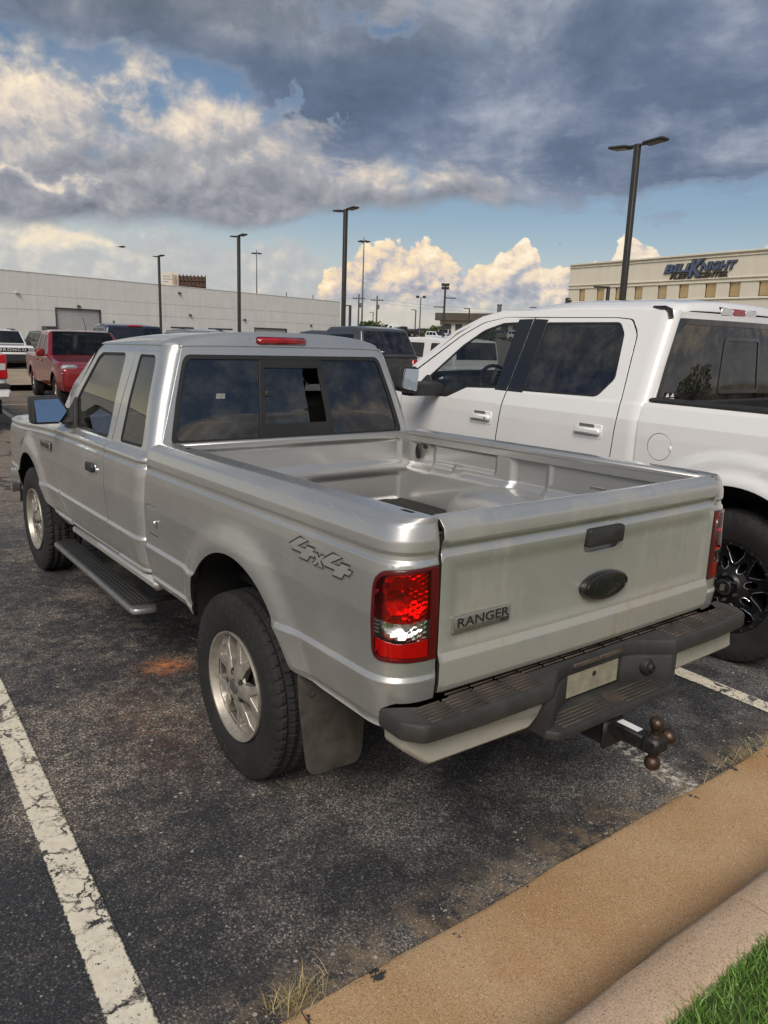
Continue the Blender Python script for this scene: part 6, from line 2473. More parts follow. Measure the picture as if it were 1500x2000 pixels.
def wall_mat(name, col, var=0.10, streak=0.10):
    m, T, b = newmat(name)
    tc = T.n.new('ShaderNodeTexCoord').outputs['Object']
    x, y, z = T.sep(tc)
    n = T.noise(tc, 0.5, 7, 0.65)
    st = T.noise(T.comb(T.m('MULTIPLY', x, 1.4), T.m('MULTIPLY', y, 1.4), T.m('MULTIPLY', z, 0.12)), 1.2, 6, 0.65)
    k = T.m('MULTIPLY', T.lin(n, 0.3, 0.7, 1 - var, 1 + var), T.lin(st, 0.35, 0.7, 1 + streak * .5, 1 - streak))
    T.put(b.inputs['Base Color'], T.mix(1.0, col, T.comb(k, k, k), 'MULTIPLY'))
    b.inputs['Roughness'].default_value = 0.85
    T.put(b.inputs['Normal'], T.bump(T.noise(tc, 14, 5, 0.7), 0.2, 0.02))
    return m


MT['wall_white'] = wall_mat('painted_tilt_wall', (0.72, 0.71, 0.67), 0.06, 0.07)
MT['wall_cream'] = wall_mat('cream_stucco', (0.66, 0.615, 0.50), 0.05, 0.06)
MT['wall_joint'] = pm('wall_joint', (0.34, 0.335, 0.31), 0.9)
MT['roll_door'] = pm('roller_door', (0.46, 0.46, 0.45), 0.55, var=0.08, vscale=2)
MT['door_frame'] = pm('dark_door_frame', (0.05, 0.052, 0.055), 0.6)
MT['brown_fascia'] = pm('brown_metal_fascia', (0.085, 0.070, 0.055), 0.7, var=0.15, vscale=1.0)
MT['bronze_glass'] = pm('bronze_window', (0.50, 0.36, 0.18), 0.22, 0.35, coat=0.6, var=0.2, vscale=0.8)
MT['sign_blue'] = pm('sign_blue_face', (0.075, 0.105, 0.19), 0.45)
MT['sign_dark'] = pm('sign_dark_return', (0.045, 0.042, 0.036), 0.5)
MT['sign_olive'] = pm('sign_bronze_face', (0.075, 0.068, 0.048), 0.5)
MT['pole'] = pm('bronze_pole_paint', (0.035, 0.032, 0.029), 0.5, var=0.2, vscale=4)
MT['pole_grey'] = pm('galvanised_pole', (0.14, 0.145, 0.15), 0.5, 0.4)
MT['wood_pole'] = pm('weathered_wood_pole', (0.085, 0.075, 0.065), 0.9)
MT['led'] = pm('lamp_panel', (0.10, 0.09, 0.075), 0.35)
MT['billboard'] = pm('billboard_print', (0.62, 0.57, 0.50), 0.6)
MT['billboard_tan'] = pm('billboard_picture', (0.40, 0.30, 0.22), 0.6, var=0.5, vscale=0.6)
MT['rust_brown'] = pm('billboard_back_steel', (0.075, 0.042, 0.028), 0.7, var=0.3, vscale=1)
MT['bird'] = pm('dark_feathers', (0.016, 0.015, 0.014), 0.8)


def make_warehouse():
    P0, e, L = frame((19.5, 107.7), (88.9, 134.6))
    root = empty('warehouse', P0)
    root.rotation_euler = e.to_euler()
    tag(root, 'long low off-white warehouse with roller doors across the lot', 'warehouse')
    s0, s1, H = -95.0, L, 8.2
    def bx(b, s, z, o, ds, dz, do, bev=0.0):
        b.box((s, -o, z), (ds, do, dz), bev)
    b = MB()
    bx(b, (s0 + s1) / 2, 3.4, -10.2, s1 - s0 - .3, 8.9, 20.0)
    b.build('core', MT['wall_joint'], root)
    doors = [(7.5, 14.9, 3.95), (47.8, 57.0, 2.38), (-34, -27, 3.95), (-62, -55, 3.95)]
    rows = [(-1.0, 3.47), (3.50, 5.36), (5.39, 8.2)]
    cuts = sorted(set([s0, s1] + [c for d in doors for c in d[:2]] + list(np.arange(s0, s1 - 3, 7.62))))
    cuts = [c for i, c in enumerate(cuts) if i == 0 or c - cuts[i - 1] > .8 or c in [q for d in doors for q in d[:2]] or c == s1]
    for a, c in zip(cuts[:-1], cuts[1:]):
        for (z0, z1) in rows:
            zz0 = z0
            for d in doors:
                if a >= d[0] - .01 and c <= d[1] + .01:
                    zz0 = max(z0, d[2])
            if zz0 >= z1 - .02:
                continue
            b = MB()
            bx(b, (a + c) / 2, (zz0 + z1) / 2, -.11, c - a - .016, z1 - zz0, .22, .006)
            b.build('wall_panel', MT['wall_white'], root)
    b = MB()
    bx(b, (s0 + s1) / 2, 8.26, -.16, s1 - s0 + .1, .10, .42, .02)
    b.build('coping', MT['wall_white'], root)
    b = MB()
    bx(b, s1 - .11, 3.6, -10.2, .22, 9.2, 20.0)
    b.build('end_wall', MT['wall_white'], root)
    for (a, c, h) in doors:
        b = MB()
        z = -1.0
        while z < h - .25:
            bx(b, (a + c) / 2, z + .11, -.20, c - a - .3, .19, .05, .02)
            z += .21
        d = b.build('roller_door', MT['roll_door'], root)
        b = MB()
        for s in (a + .06, c - .06):
            bx(b, s, (h - 1) / 2, -.10, .16, h + 1, .30, .01)
        bx(b, (a + c) / 2, h - .07, -.10, c - a, .18, .30, .01)
        b.build('door_frame', MT['door_frame'], d)
    for (s, z) in ((11.2, 4.25), (32.2, 3.9), (45.2, 3.62), (64.4, 3.2), (2.0, 5.5), (30.0, 7.2), (-20, 4.2), (-45, 4.2)):
        b = MB()
        bx(b, s, z, .16, .55, .22, .32, .05)
        bx(b, s, z + .14, .05, .3, .14, .12, .02)
        b.build('wall_lamp', MT['door_frame'] if s not in (2.0,) else MT['roll_door'], root)
    b = MB()
    bx(b, 6.0, .3, .6, 1.6, 2.3, .9, .05)
    b.build('utility_cabinet', MT['door_frame'], root)
    b = MB()
    for s in (60.5, 69.0):
        bx(b, s, 8.7, -3, .12, 1.1, .12)
    b.build('roof_vent', MT['pole'], root)


def make_fleet_building():
    P0, e, L = frame((60.5, 50.5), (58.25, 29.46))
    root = empty('office_building', P0)
    root.rotation_euler = e.to_euler()
    sgn = 1.0
    tag(root, 'cream two storey building with blue lettering and a row of tan windows', 'building')
    s1, H = 34.0, 9.25
    def bx(b, s, z, o, ds, dz, do, bev=0.0):
        b.box((s, -o, z), (ds, do, dz), bev)
    wins = [(1.45, 2.30), (3.80, 4.80), (6.15, 7.15), (8.45, 9.42), (11.08, 12.10), (13.33, 14.35), (15.95, 17.03), (18.2, 19.25), (20.8, 21.85), (23.3, 24.3), (25.7, 26.7)]
    zb, zt = 5.72, 6.83
    b = MB()
    bx(b, s1 / 2, 4.0, -9.3, s1 - .1, 10.3, 18.0)
    b.build('core', MT['wall_cream'], root)
    b = MB()
    bx(b, s1 / 2, (H + zt) / 2, -.15, s1, H - zt, .30)
    b.build('upper_wall', MT['wall_cream'], root)
    b = MB()
    bx(b, s1 / 2, (zb - 1.0) / 2, -.15, s1, zb + 1.0, .30)
    b.build('lower_wall', MT['wall_cream'], root)
    prev = 0.0
    for (a, c) in wins + [(s1, s1)]:
        b = MB()
        bx(b, (prev + a) / 2, (zb + zt) / 2, -.15, a - prev, zt - zb - .002, .299)
        b.build('window_pier', MT['wall_cream'], root)
        if a < s1:
            b = MB()
            bx(b, (a + c) / 2, (zb + zt) / 2, -.20, c - a - .002, zt - zb - .002, .08)
            w = b.build('window', MT['bronze_glass'], root)
            b = MB()
            for q in (a + .03, c - .03):
                bx(b, q, (zb + zt) / 2, -.14, .05, zt - zb - .01, .06, .005)
            bx(b, (a + c) / 2, zb + .03, -.14, c - a - .12, .05, .06, .005)
            b.build('window_frame', MT['brown_fascia'], w)
        prev = c
    for (z, h, o) in ((9.20, .14, .10), (8.90, .06, .05), (7.22, .10, .06), (6.92, .08, .05), (5.60, .10, .06)):
        b = MB()
        bx(b, s1 / 2, z, -.14 + o, s1 + .05, h, .30 + o, .02)
        b.build('wall_band', MT['wall_cream'], root)
    for (s, z) in ((17.4, 5.0), (.35, 5.75)):
        b = MB()
        bx(b, s, z, .12, .45, .25, .25, .04)
        b.build('wall_lamp', MT['pole'], root)
    b = MB()
    bx(b, 22.8, 2.0, .05, 4.6, 5.0, .12, .02)
    b.build('roller_door', MT['roll_door'], root)
    # raised letters
    sg = empty('wall_sign')
    sg.parent = root
    def put(nm, txt, size, sc, zc, mat, depth, off, shear=.22, sx=1.0, offs=.0):
        v, f = text_mesh(txt, size, depth, shear=shear, offset=offs, sx=sx)
        b = MB()
        b.add([(sc + q[0], off + q[2], zc + q[1]) for q in v], f)
        return b.build(nm, mat, sg, sharp=30, fixn=False)
    def word(txt, h, s0_, s1_, zc, mat, shear=.22, offs=.02, zoff=0):
        # fit a word between two points along the wall
        v, f = text_mesh(txt, h / .72, .0, shear=shear, offset=offs)
        wv = v[:, 0].max() - v[:, 0].min()
        k = (s1_ - s0_) / wv
        hh = v[:, 1].max() - v[:, 1].min()
        kz = h / hh
        cx = (v[:, 0].max() + v[:, 0].min()) / 2
        cz = (v[:, 1].max() + v[:, 1].min()) / 2
        for nm, m2, g, d0, d1 in (('letter_return', MT['sign_dark'], offs + .06 * h, .02, .13), ('letter_face', mat, offs, .13, .16)):
            v2, f2 = text_mesh(txt, h / .72, .5, shear=shear, offset=g)
            b = MB()
            b.add([((s0_ + s1_) / 2 + (q[0] - cx) * k, -(d0 + (d1 - d0) * (q[2] + .5) + zoff), zc + (q[1] - cz) * kz) for q in v2], f2)
            b.build(nm, m2, sg, sharp=30, fixn=False)
    word('BILL', .66, 11.72, 14.62, 8.20, MT['sign_blue'])
    word('K', 1.36, 14.30, 15.62, 8.12, MT['sign_blue'], offs=.035, zoff=.05)
    word('NIGHT', .66, 15.36, 18.72, 8.22, MT['sign_blue'])
    word('FLEET', .40, 12.38, 14.62, 7.56, MT['sign_olive'], offs=.004)
    word('CENTER', .40, 15.30, 17.96, 7.56, MT['sign_olive'], offs=.004)


def make_brown_building():
    P0, e, L = frame((102.0, 118.3), (106.2, 104.4))
    root = empty('shop_building', P0 + Vector((0, 0, -.78)))
    root.rotation_euler = e.to_euler()
    root.scale = (1.45, 1.45, 1.45)
    tag(root, 'low building with a wide brown fascia and dark garage openings far behind the white pickup', 'building')
    s1 = 30.0
    def bx(b, s, z, o, ds, dz, do, bev=0.0):
        b.box((s, -o, z), (ds, do, dz), bev)
    b = MB()
    bx(b, s1 / 2, 2.2, -6.2, s1, 4.0, 12)
    b.build('wall', MT['wall_cream'], root)
    b = MB()
    bx(b, s1 / 2, 4.56, -5.6, s1 + .6, 1.02, 12.6, .03)
    b.build('fascia', MT['brown_fascia'], root)
    for k in range(8):
        b = MB()
        bx(b, 1.35 + 1.75 * k, 2.6, -.17, 1.05, 2.0, .10, .01)
        b.build('garage_opening', MT['door_frame'], root)
    b = MB()
    b.cyl((7.1, 4, 5.0), (7.1, 4, 6.3), .30, n=12)
    b.cyl((7.1, 4, 6.25), (7.1, 4, 6.45), .36, n=12)
    b.build('roof_vent', MT['pole_grey'], root)


def make_billboard():
    root = empty('billboard', (68.9, 173.6, 0))
    tag(root, 'roadside billboard seen over the warehouse roof, one pale face and one brown back', 'billboard')
    A, B_, Cc = Vector((-2.6, .9, 0)), Vector((.9, -.2, 0)), Vector((6.5, -2.8, 0))
    def slab(a, c, z0, z1, d):
        u = (c - a).normalized()
        n = Vector((u.y, -u.x, 0))
        return [a + n * 0, c + n * 0, c - n * d, a - n * d], u, n
    q, u, n = slab(A, B_, 0, 0, .25)
    b = MB()
    b.prism([(p.x, p.y) for p in q], 10.6, 14.2, XY)
    pf = b.build('poster_face', MT['billboard'], root)
    b = MB()
    m0, m1 = A + u * 2.3 + n * .03, B_ - u * .2 + n * .03
    b.add([(m0.x, m0.y, 11.2), (m1.x, m1.y, 11.0), (m1.x, m1.y, 13.6), (m0.x, m0.y, 13.9)], [(0, 1, 2, 3)])
    b.build('poster_picture', MT['billboard_tan'], pf)
    b = MB()
    for k, (w, z) in enumerate(((1.6, 13.2), (1.9, 12.6), (1.2, 12.0))):
        p0, p1 = A + u * .3 + n * .03, A + u * (.3 + w) + n * .03
        b.add([(p0.x, p0.y, z), (p1.x, p1.y, z), (p1.x, p1.y, z + .22), (p0.x, p0.y, z + .22)], [(0, 1, 2, 3)])
    b.build('poster_band', MT['wall_joint'], pf)
    q, u, n = slab(B_, Cc, 0, 0, .2)
    b = MB()
    b.prism([(p.x, p.y) for p in q], 10.7, 13.6, XY)
    bk = b.build('board_back', MT['rust_brown'], root)
    for k in range(8):
        p = B_ + u * (.3 + k * (Cc - B_).length * .94 / 7) + n * .18
        b = MB()
        b.box((p.x, p.y, 12.2), (.22, .22, 3.4), .02)
        b.build('back_rib', MT['rust_brown'], bk)
    b = MB()
    for z in (11.4, 12.6):
        a, c = B_ + n * .2, Cc + n * .2
        b.cyl((a.x, a.y, z), (c.x, c.y, z), .10, n=6)
    b.build('back_rail', MT['rust_brown'], bk)
    b = MB()
    b.cyl((1.5, -.5, 0), (1.5, -.5, 11), .5, n=14)
    b.build('post', MT['pole'], root)


def light_pole(x, y, top, lab, w=.075, arm=.42, head=(.62, .36, .07), z0=None, axis='y', group='twin head car park lights', base=True):
    z0 = gz(x, y) if z0 is None else z0
    r = empty('light_pole', (x, y, z0))
    tag(r, lab, 'light pole', group)
    H = top - z0
    b = MB()
    b.box((0, 0, H / 2), (w * 2, w * 2, H), .012)
    b.build('pole', MT['pole'], r)
    if base:
        b = MB()
        b.cyl((0, 0, 0), (0, 0, .75), .30, n=20)
        b.build('concrete_base', MT['concrete_far'], r)
    for s in (-1, 1):
        b = MB()
        if axis == 'y':
            b.box((0, s * (arm * .5 + .02), H - .03), (.06, arm, .06), .01)
            b.box((0, s * (arm * .6 + head[0] / 2), H - .01), (head[1], head[0], head[2]), .02, M=Matrix.Rotation(s * .07, 3, 'X'))
        else:
            b.box((s * (arm * .5 + .02), 0, H - .03), (arm, .06, .06), .01)
            b.box((s * (arm * .6 + head[0] / 2), 0, H - .01), (head[0], head[1], head[2]), .02)
        h = b.build('lamp_head', MT['pole'], r)
        b = MB()
        if axis == 'y':
            b.box((0, s * (arm * .6 + head[0] / 2), H - .052), (head[1] * .8, head[0] * .78, .012), 0, M=Matrix.Rotation(s * .07, 3, 'X'))
        else:
            b.box((s * (arm * .6 + head[0] / 2), 0, H - .052), (head[0] * .78, head[1] * .8, .012), 0)
        b.build('lamp_panel', MT['led'], h)
    return r


def high_mast(x, y, top, lab):
    r = empty('high_mast', (x, y, gz(x, y)))
    tag(r, lab, 'light mast', 'high mast lights beyond the warehouse')
    H = top - gz(x, y)
    b = MB()
    b.cyl((0, 0, 0), (0, 0, H), .30, .13, n=12)
    b.build('mast', MT['pole_grey'], r)
    for k in range(6):
        a = k * PI / 3 + .3
        b = MB()
        b.cyl((0, 0, H - .5), (1.3 * math.cos(a), 1.3 * math.sin(a), H - .45), .06, n=6)
        b.box((1.35 * math.cos(a), 1.35 * math.sin(a), H - .6), (.7, .7, .35), .08)
        b.build('flood_lamp', MT['pole'], r)
    b = MB()
    b.cyl((0, 0, H - .6), (0, 0, H + .7), .16, .05, n=10)
    b.build('lamp_ring', MT['pole'], r)


def single_lamp(x, y, top, lab, side=-1, r_=.06, L=.75):
    r = empty('lamp_post', (x, y, gz(x, y)))
    tag(r, lab, 'lamp post', 'single arm lamp posts in the far lot')
    H = top - gz(x, y)
    b = MB()
    b.box((0, 0, H / 2), (r_ * 2, r_ * 2, H), .01)
    b.build('pole', MT['pole'], r)
    b = MB()
    d = Vector((.8, -.6, 0)) * side
    b.box((d.x * L / 2, d.y * L / 2, H - .04), (abs(d.x) * L, .16, .09), .03, M=Matrix.Rotation(math.atan2(d.y, d.x) * 1.0, 3, 'Z'))
    b.build('lamp_head', MT['pole'], r)


def utility_pole(x, y, top, lab):
    r = empty('utility_pole', (x, y, gz(x, y)))
    tag(r, lab, 'utility pole', 'wooden utility poles')
    H = top - gz(x, y)
    b = MB()
    b.cyl((0, 0, 0), (0, 0, H), .19, .13, n=10)
    b.build('pole', MT['wood_pole'], r)
    b = MB()
    b.box((0, 0, H - .9), (2.6, .14, .16), .02, M=Matrix.Rotation(-.6, 3, 'Z'))
    b.build('cross_arm', MT['wood_pole'], r)
    b = MB()
    for k in (-1.1, -.5, .5, 1.1):
        b.cyl((k * .82, -k * .56, H - .85), (k * .82, -k * .56, H - .55), .06, n=8)
    b.build('insulator', MT['pole_grey'], r)
    b = MB()
    b.cyl((.3, -.1, H - 2.6), (.3, -.1, H - 1.7), .22, n=10)
    b.build('transformer', MT['pole_grey'], r)


def make_poles():
    light_pole(17.03, 11.64, 7.10, 'tall twin head light pole behind the white pickup roof')
    light_pole(19.06, 29.02, 7.40, 'twin head light pole behind the silver pickup roof, next to the thin tall mast', w=.085)
    light_pole(20.13, 42.24, 7.36, 'twin head light pole in front of the warehouse, middle one of its row', w=.085)
    light_pole(21.54, 59.07, 7.26, 'twin head light pole just left of the billboard', w=.085)
    high_mast(123.9, 238.5, 27.6, 'thin high mast light rising over the warehouse roof')
    high_mast(128.55, 183.1, 27.9, 'thin high mast light before the bright cumulus cloud')
    single_lamp(37.34, 55.3, 4.25, 'dark single lamp post at the end of the warehouse wall', -1, .09)
    single_lamp(85.96, 118.9, 6.0, 'small single lamp post beside the round tree', -1)
    single_lamp(67.15, 82.9, 5.4, 'single lamp post standing over the far rows of cars', -1)
    single_lamp(62.55, 67.1, 5.25, 'single lamp post in front of the brown fascia', -1)
    single_lamp(56.96, 51.4, 5.0, 'lamp post whose head just clears the white pickup roof', -1)
    single_lamp(33.56, 24.9, 4.75, 'lamp post before the cream building windows', -1, .075, .9)
    single_lamp(43.64, 36.3, 4.9, 'dark post at the left edge of the cream building', 1, .08, .3)
    utility_pole(89.4, 128.7, 9.7, 'wooden utility pole left of the round tree')
    utility_pole(92.41, 126.6, 9.5, 'wooden utility pole right of the round tree')
    # twin floods on one post and the cluster pole
    r = empty('lamp_post', (86.66, 105.73, gz(86.66, 105.73)))
    H = 8.6 - gz(86.66, 105.73)
    tag(r, 'slim pole with two small floods above the far rows of cars', 'lamp post')
    b = MB()
    b.cyl((0, 0, 0), (0, 0, H), .13, .09, n=10)
    b.build('pole', MT['pole_grey'], r)
    for s in (-1, 1):
        b = MB()
        b.box((s * .45, -s * .35, H), (.55, .45, .40), .08)
        b.build('flood_lamp', MT['pole'], r)
    r = empty('flood_pole', (43.9, 50.23, gz(43.9, 50.23)))
    H = 5.9 - gz(43.9, 50.23)
    tag(r, 'dark pole with a flood cluster on top and two side arms', 'light pole')
    b = MB()
    b.cyl((0, 0, 0), (0, 0, H), .12, .085, n=12)
    b.build('pole', MT['pole'], r)
    b = MB()
    for (dx, dz) in ((-.16, .36), (.16, .36), (-.14, .08), (.14, .08)):
        b.box((dx, -dx * .7, H + dz), (.28, .26, .24), .04)
    b.cyl((0, 0, H - .1), (0, 0, H + .45), .07, n=8)
    b.build('flood_cluster', MT['pole'], r)
    for s, z in ((-1, H - 1.55), (1, H - .75)):
        b = MB()
        b.box((s * .42, -s * .32, z), (.9, .16, .08), .03, M=Matrix.Rotation(-.65, 3, 'Z'))
        b.build('side_arm', MT['pole'], r)
    # wires
    cu = [((89.4, 128.7, 9.0), (92.41, 126.6, 8.8)), ((89.4, 128.7, 9.0), (60, 150, 9.4)), ((92.41, 126.6, 8.8), (135, 98, 9.2)), ((92.41, 126.6, 8.2), (135, 98, 8.4))]
    labs = ['short overhead wire strung between the two wooden poles', 'overhead wire running left from the utility poles', 'upper overhead wire running right from the utility poles', 'lower overhead wire running right from the utility poles']
    for (a, c), lab in zip(cu, labs):
        b = MB()
        a, c = Vector(a), Vector(c)
        b.tube([a.lerp(c, t) - Vector((0, 0, 1.3 * 4 * t * (1 - t) * min(1, (c - a).length / 40))) for t in np.linspace(0, 1, 14)], .016, 5)
        w = b.build('overhead_wire', MT['pole'])
        tag(w, lab, 'wire', 'overhead wires')


def make_bird(loc, s, rz, lab, bank):
    r = empty('bird', loc, rz)
    r.scale = (s, s, s)
    tag(r, lab, 'bird', None)
    b = MB()
    prof = [(-.50, .001), (-.46, .03), (-.30, .055), (-.05, .10), (.14, .105), (.28, .075), (.36, .062), (.43, .05), (.47, .022), (.53, .001)]
    b.lathe(prof, 14, 'x')
    b.add([(-.42, -.05, .0), (-.42, .05, .0), (-.70, .10, .01), (-.70, -.10, .01), (-.42, -.05, .02), (-.42, .05, .02), (-.70, .10, .02), (-.70, -.10, .02)], [(0, 1, 2, 3), (4, 7, 6, 5), (0, 3, 7, 4), (1, 5, 6, 2), (2, 6, 7, 3)])
    for sd in (-1, 1):
        P = []
        for t in np.linspace(0, 1, 7):
            ch = .30 * (1 - t) ** .5 + .03
            y = sd * (.06 + .62 * t)
            z = .05 + bank * (.34 * t - .30 * t * t) + (.12 * sd * t if bank < 1 else 0)
            P.append([(.18 - .22 * t * t - ch * q, y, z + .015 * math.sin(q * PI)) for q in np.linspace(0, 1, 5)])
        b.grid(np.array(P))
        b.grid(np.array(P) - [0, 0, .008], flip=True)
    b.build('body', MT['bird'], r, fixn=False)


make_warehouse()
make_fleet_building()
make_brown_building()
make_billboard()
make_poles()
make_bird((12.24, 40.0, 5.84), .46, -.75, 'dark bird gliding over the warehouse', .25)
make_bird((58.2, 50.1, 10.95), .30, .6, 'tiny distant bird in the blue beside the cumulus', .8)

# ------------------------------------------------------------------ vehicles in the background
def strip_xs(e):
    """rounding of the body section toward its sides: fraction of half width, drop along the outline normal"""
    return [(-1, e), (-.985, e * .42), (-.955, e * .12), (-.88, 0), (-.4, -e * .10), (0, -e * .13), (.4, -e * .10), (.88, 0), (.955, e * .12), (.985, e * .42), (1, e)]


def vehicle(name, label, cat, loc, rz, paint_, V, group=None, res=.09, detail=True):
    """car, van or pickup from a side outline; y forward, origin under the rear axle"""
    zg = gz(loc[0], loc[1])
    root = empty(name, (loc[0], loc[1], zg), rz)
    root.scale = (1, 1, V.get('zs', 1.0))
    tag(root, label, cat, group)
    w, zb, k = V['w'], V['belt'], V.get('k', .30)

    def halfw(y, z):
        x = w - k * np.maximum(0, z - zb) - .22 * np.maximum(0, .62 - z) ** 1.3
        x = x - .010 * np.exp(-((z - (zb - .28)) / .05) ** 2) * 0
        yf, yr_ = V['nose'], V['tail']
        x = x - .09 * np.clip((y - (yf - .75)) / .75, 0, 1) ** 2.2 - .035 * np.clip(((yr_ + .5) - y) / .5, 0, 1) ** 2
        for yw in (0, V['wb']):
            d = np.hypot(y - yw, z - V['R'])
            x = x + .022 * ssmooth(d, V['R'] + .19, V['R'] + .08)
        return x
    R, wb = V['R'], V['wb']
    ra = R + .065
    top = fillet(V['top'], closed=False, seg=5)              # rear bottom -> over the roof -> front bottom
    zr = V.get('sill', .42)
    def arch(y):
        a0 = math.degrees(math.asin(max(-1, min(1, (zr - R) / ra))))
        return arc(y, R, ra, a0, 180 - a0, 16)
    bottom = arch(wb) + arch(0)
    outl = top + bottom
    e = V.get('edge', .05)
    off = rounded(outl, e)
    nt = len(top)
    side = [tuple(q) for q in off[:nt]] + [(a, b) for a, b in bottom]
    side[0] = (side[0][0], top[0][1])
    side[nt - 1] = (side[nt - 1][0], top[-1][1])
    win = [fillet(q) for q in V['windows']]
    body = None
    for sx in (-1, 1):
        f = lambda y, z, sx=sx: np.stack([sx * halfw(y, z), y, z], -1)
        o = panel('body_side', side, f, paint_, root, win, res, None, .02, flip=sx < 0)
        for q in win:
            fo = lambda y, z, sx=sx: np.stack([sx * (halfw(y, z) - .006), y, z], -1)
            panel('side_window', q, fo, V.get('glass', MT['glass_car']), o, (), .2, None, 0, flip=sx < 0)
        if detail:
            for (y, z) in V.get('handles', ()):
                b = MB()
                b.box((sx * (halfw(np.array(y), np.array(z)) + .012), y, z), (.03, .18, .035), .01)
                b.build('door_handle', V.get('handle_mat', paint_), o)
            for ysg in V.get('seams', ()):
                b = MB()
                for (p0, p1) in zip(ysg[:-1], ysg[1:]):
                    q0 = (sx * (float(halfw(np.array(p0[0]), np.array(p0[1]))) + .001), *p0)
                    q1 = (sx * (float(halfw(np.array(p1[0]), np.array(p1[1]))) + .001), *p1)
                    b.cyl(q0, q1, .0035, n=4)
                b.build('door_seam', MT['seam'], o)
            if 'mirror' in V:
                y, z = V['mirror']
                b = MB()
                b.box((sx * (w + .10), y, z + .04), (.20, .10, .19), .04)
                b.box((sx * (w - .02), y + .03, z - .02), (.12, .06, .05), .02)
                b.build('wing_mirror', V.get('mirror_mat', paint_), root)
                b = MB()
                b.box((sx * (w + .105), y - .052, z + .045), (.16, .004, .15), 0)
                b.build('mirror_glass', MT['mirror'], root)
    # skin over the top, as separate pieces where it changes material
    T_ = resample(top, .10, closed=False)
    tg = np.gradient(T_, axis=0)
    tg /= np.maximum(np.hypot(*tg.T)[:, None], 1e-9)
    nrm = np.stack([-tg[:, 1], tg[:, 0]], 1)              # inward for a path over the top
    if (np.array(outl)[:, 0] * np.roll(np.array(outl)[:, 1], -1) - np.roll(np.array(outl)[:, 0], -1) * np.array(outl)[:, 1]).sum() < 0:
        nrm = -nrm
    xs = strip_xs(e)
    P = np.zeros((len(T_), len(xs), 3))
    for j, (fx, dr) in enumerate(xs):
        q = T_ + nrm * dr
        P[:, j, 1:] = q
        P[:, j, 0] = fx * halfw(q[:, 0], q[:, 1])
    cut = set()
    for (nm, ya, za, yb, zb_, fx, mt) in V.get('panes', ()):
        i0 = np.argmin(np.hypot(*(T_ - np.array([ya, za])).T))
        i1 = np.argmin(np.hypot(*(T_ - np.array([yb, zb_])).T))
        cut |= set(range(min(i0, i1), max(i0, i1)))
    b = MB()
    nx = len(xs)
    fs = [(i * nx + j, (i + 1) * nx + j, (i + 1) * nx + j + 1, i * nx + j + 1) for i in range(len(T_) - 1) for j in range(nx - 1) if not (i in cut and 3 <= j <= 6)]
    b.add(P.reshape(-1, 3), fs)
    b.build('body_shell', paint_, root, sharp=50)

    def patch(nm, ya, za, yb, zb_, fx, mat, lift=.008, parent=root):
        """pane on the skin between two outline points"""
        A = np.array([ya, za])
        B = np.array([yb, zb_])
        i0 = np.argmin(np.hypot(*(T_ - A).T))
        i1 = np.argmin(np.hypot(*(T_ - B).T))
        i0, i1 = min(i0, i1), max(i0, i1)
        if i1 - i0 < 1:
            i1 = i0 + 1
        n = 6
        seg = np.stack([np.linspace(T_[i0], T_[i1], n)], 0)[0]
        u = T_[i1] - T_[i0]
        u /= np.hypot(*u)
        nn = np.array([-u[1], u[0]])
        if nn @ nrm[(i0 + i1) // 2] > 0:
            nn = -nn
        xx = np.linspace(-fx, fx, 9)
        Q = np.zeros((n, 9, 3))
        for j, f_ in enumerate(xx):
            q = seg + nn * (lift + e * .13 * (1 - f_ ** 2))
            Q[:, j, 1:] = q
            Q[:, j, 0] = f_ * halfw(q[:, 0], q[:, 1])
        b = MB()
        b.grid(Q)
        return b.build(nm, mat, parent, fixn=True)
    for (nm, ya, za, yb, zb_, fx, mt) in V.get('panes', ()):
        patch(nm, ya, za, yb, zb_, .905, mt)
    for (nm, mt, c, d, bev, mir) in V.get('bits', ()):
        for sx in ((-1, 1) if mir else (1,)):
            b = MB()
            b.box((sx * c[0], c[1], c[2]), d, bev)
            b.build(nm, mt, root)
    # underside
    b = MB()
    b.box((0, wb / 2, zr + .04), (w * 1.7, V['nose'] - V['tail'] - .5, .14), .03)
    for yw in (0, wb):
        b.cyl((-w * .82, yw, R + .12), (w * .82, yw, R + .12), R - .02, n=20)
    b.build('underbody', MT['under'], root)
    wheels(root, w, wb, R, V.get('rim', MT['alloy']), V.get('spokes', 6))
    return root


WHEEL_CACHE = {}


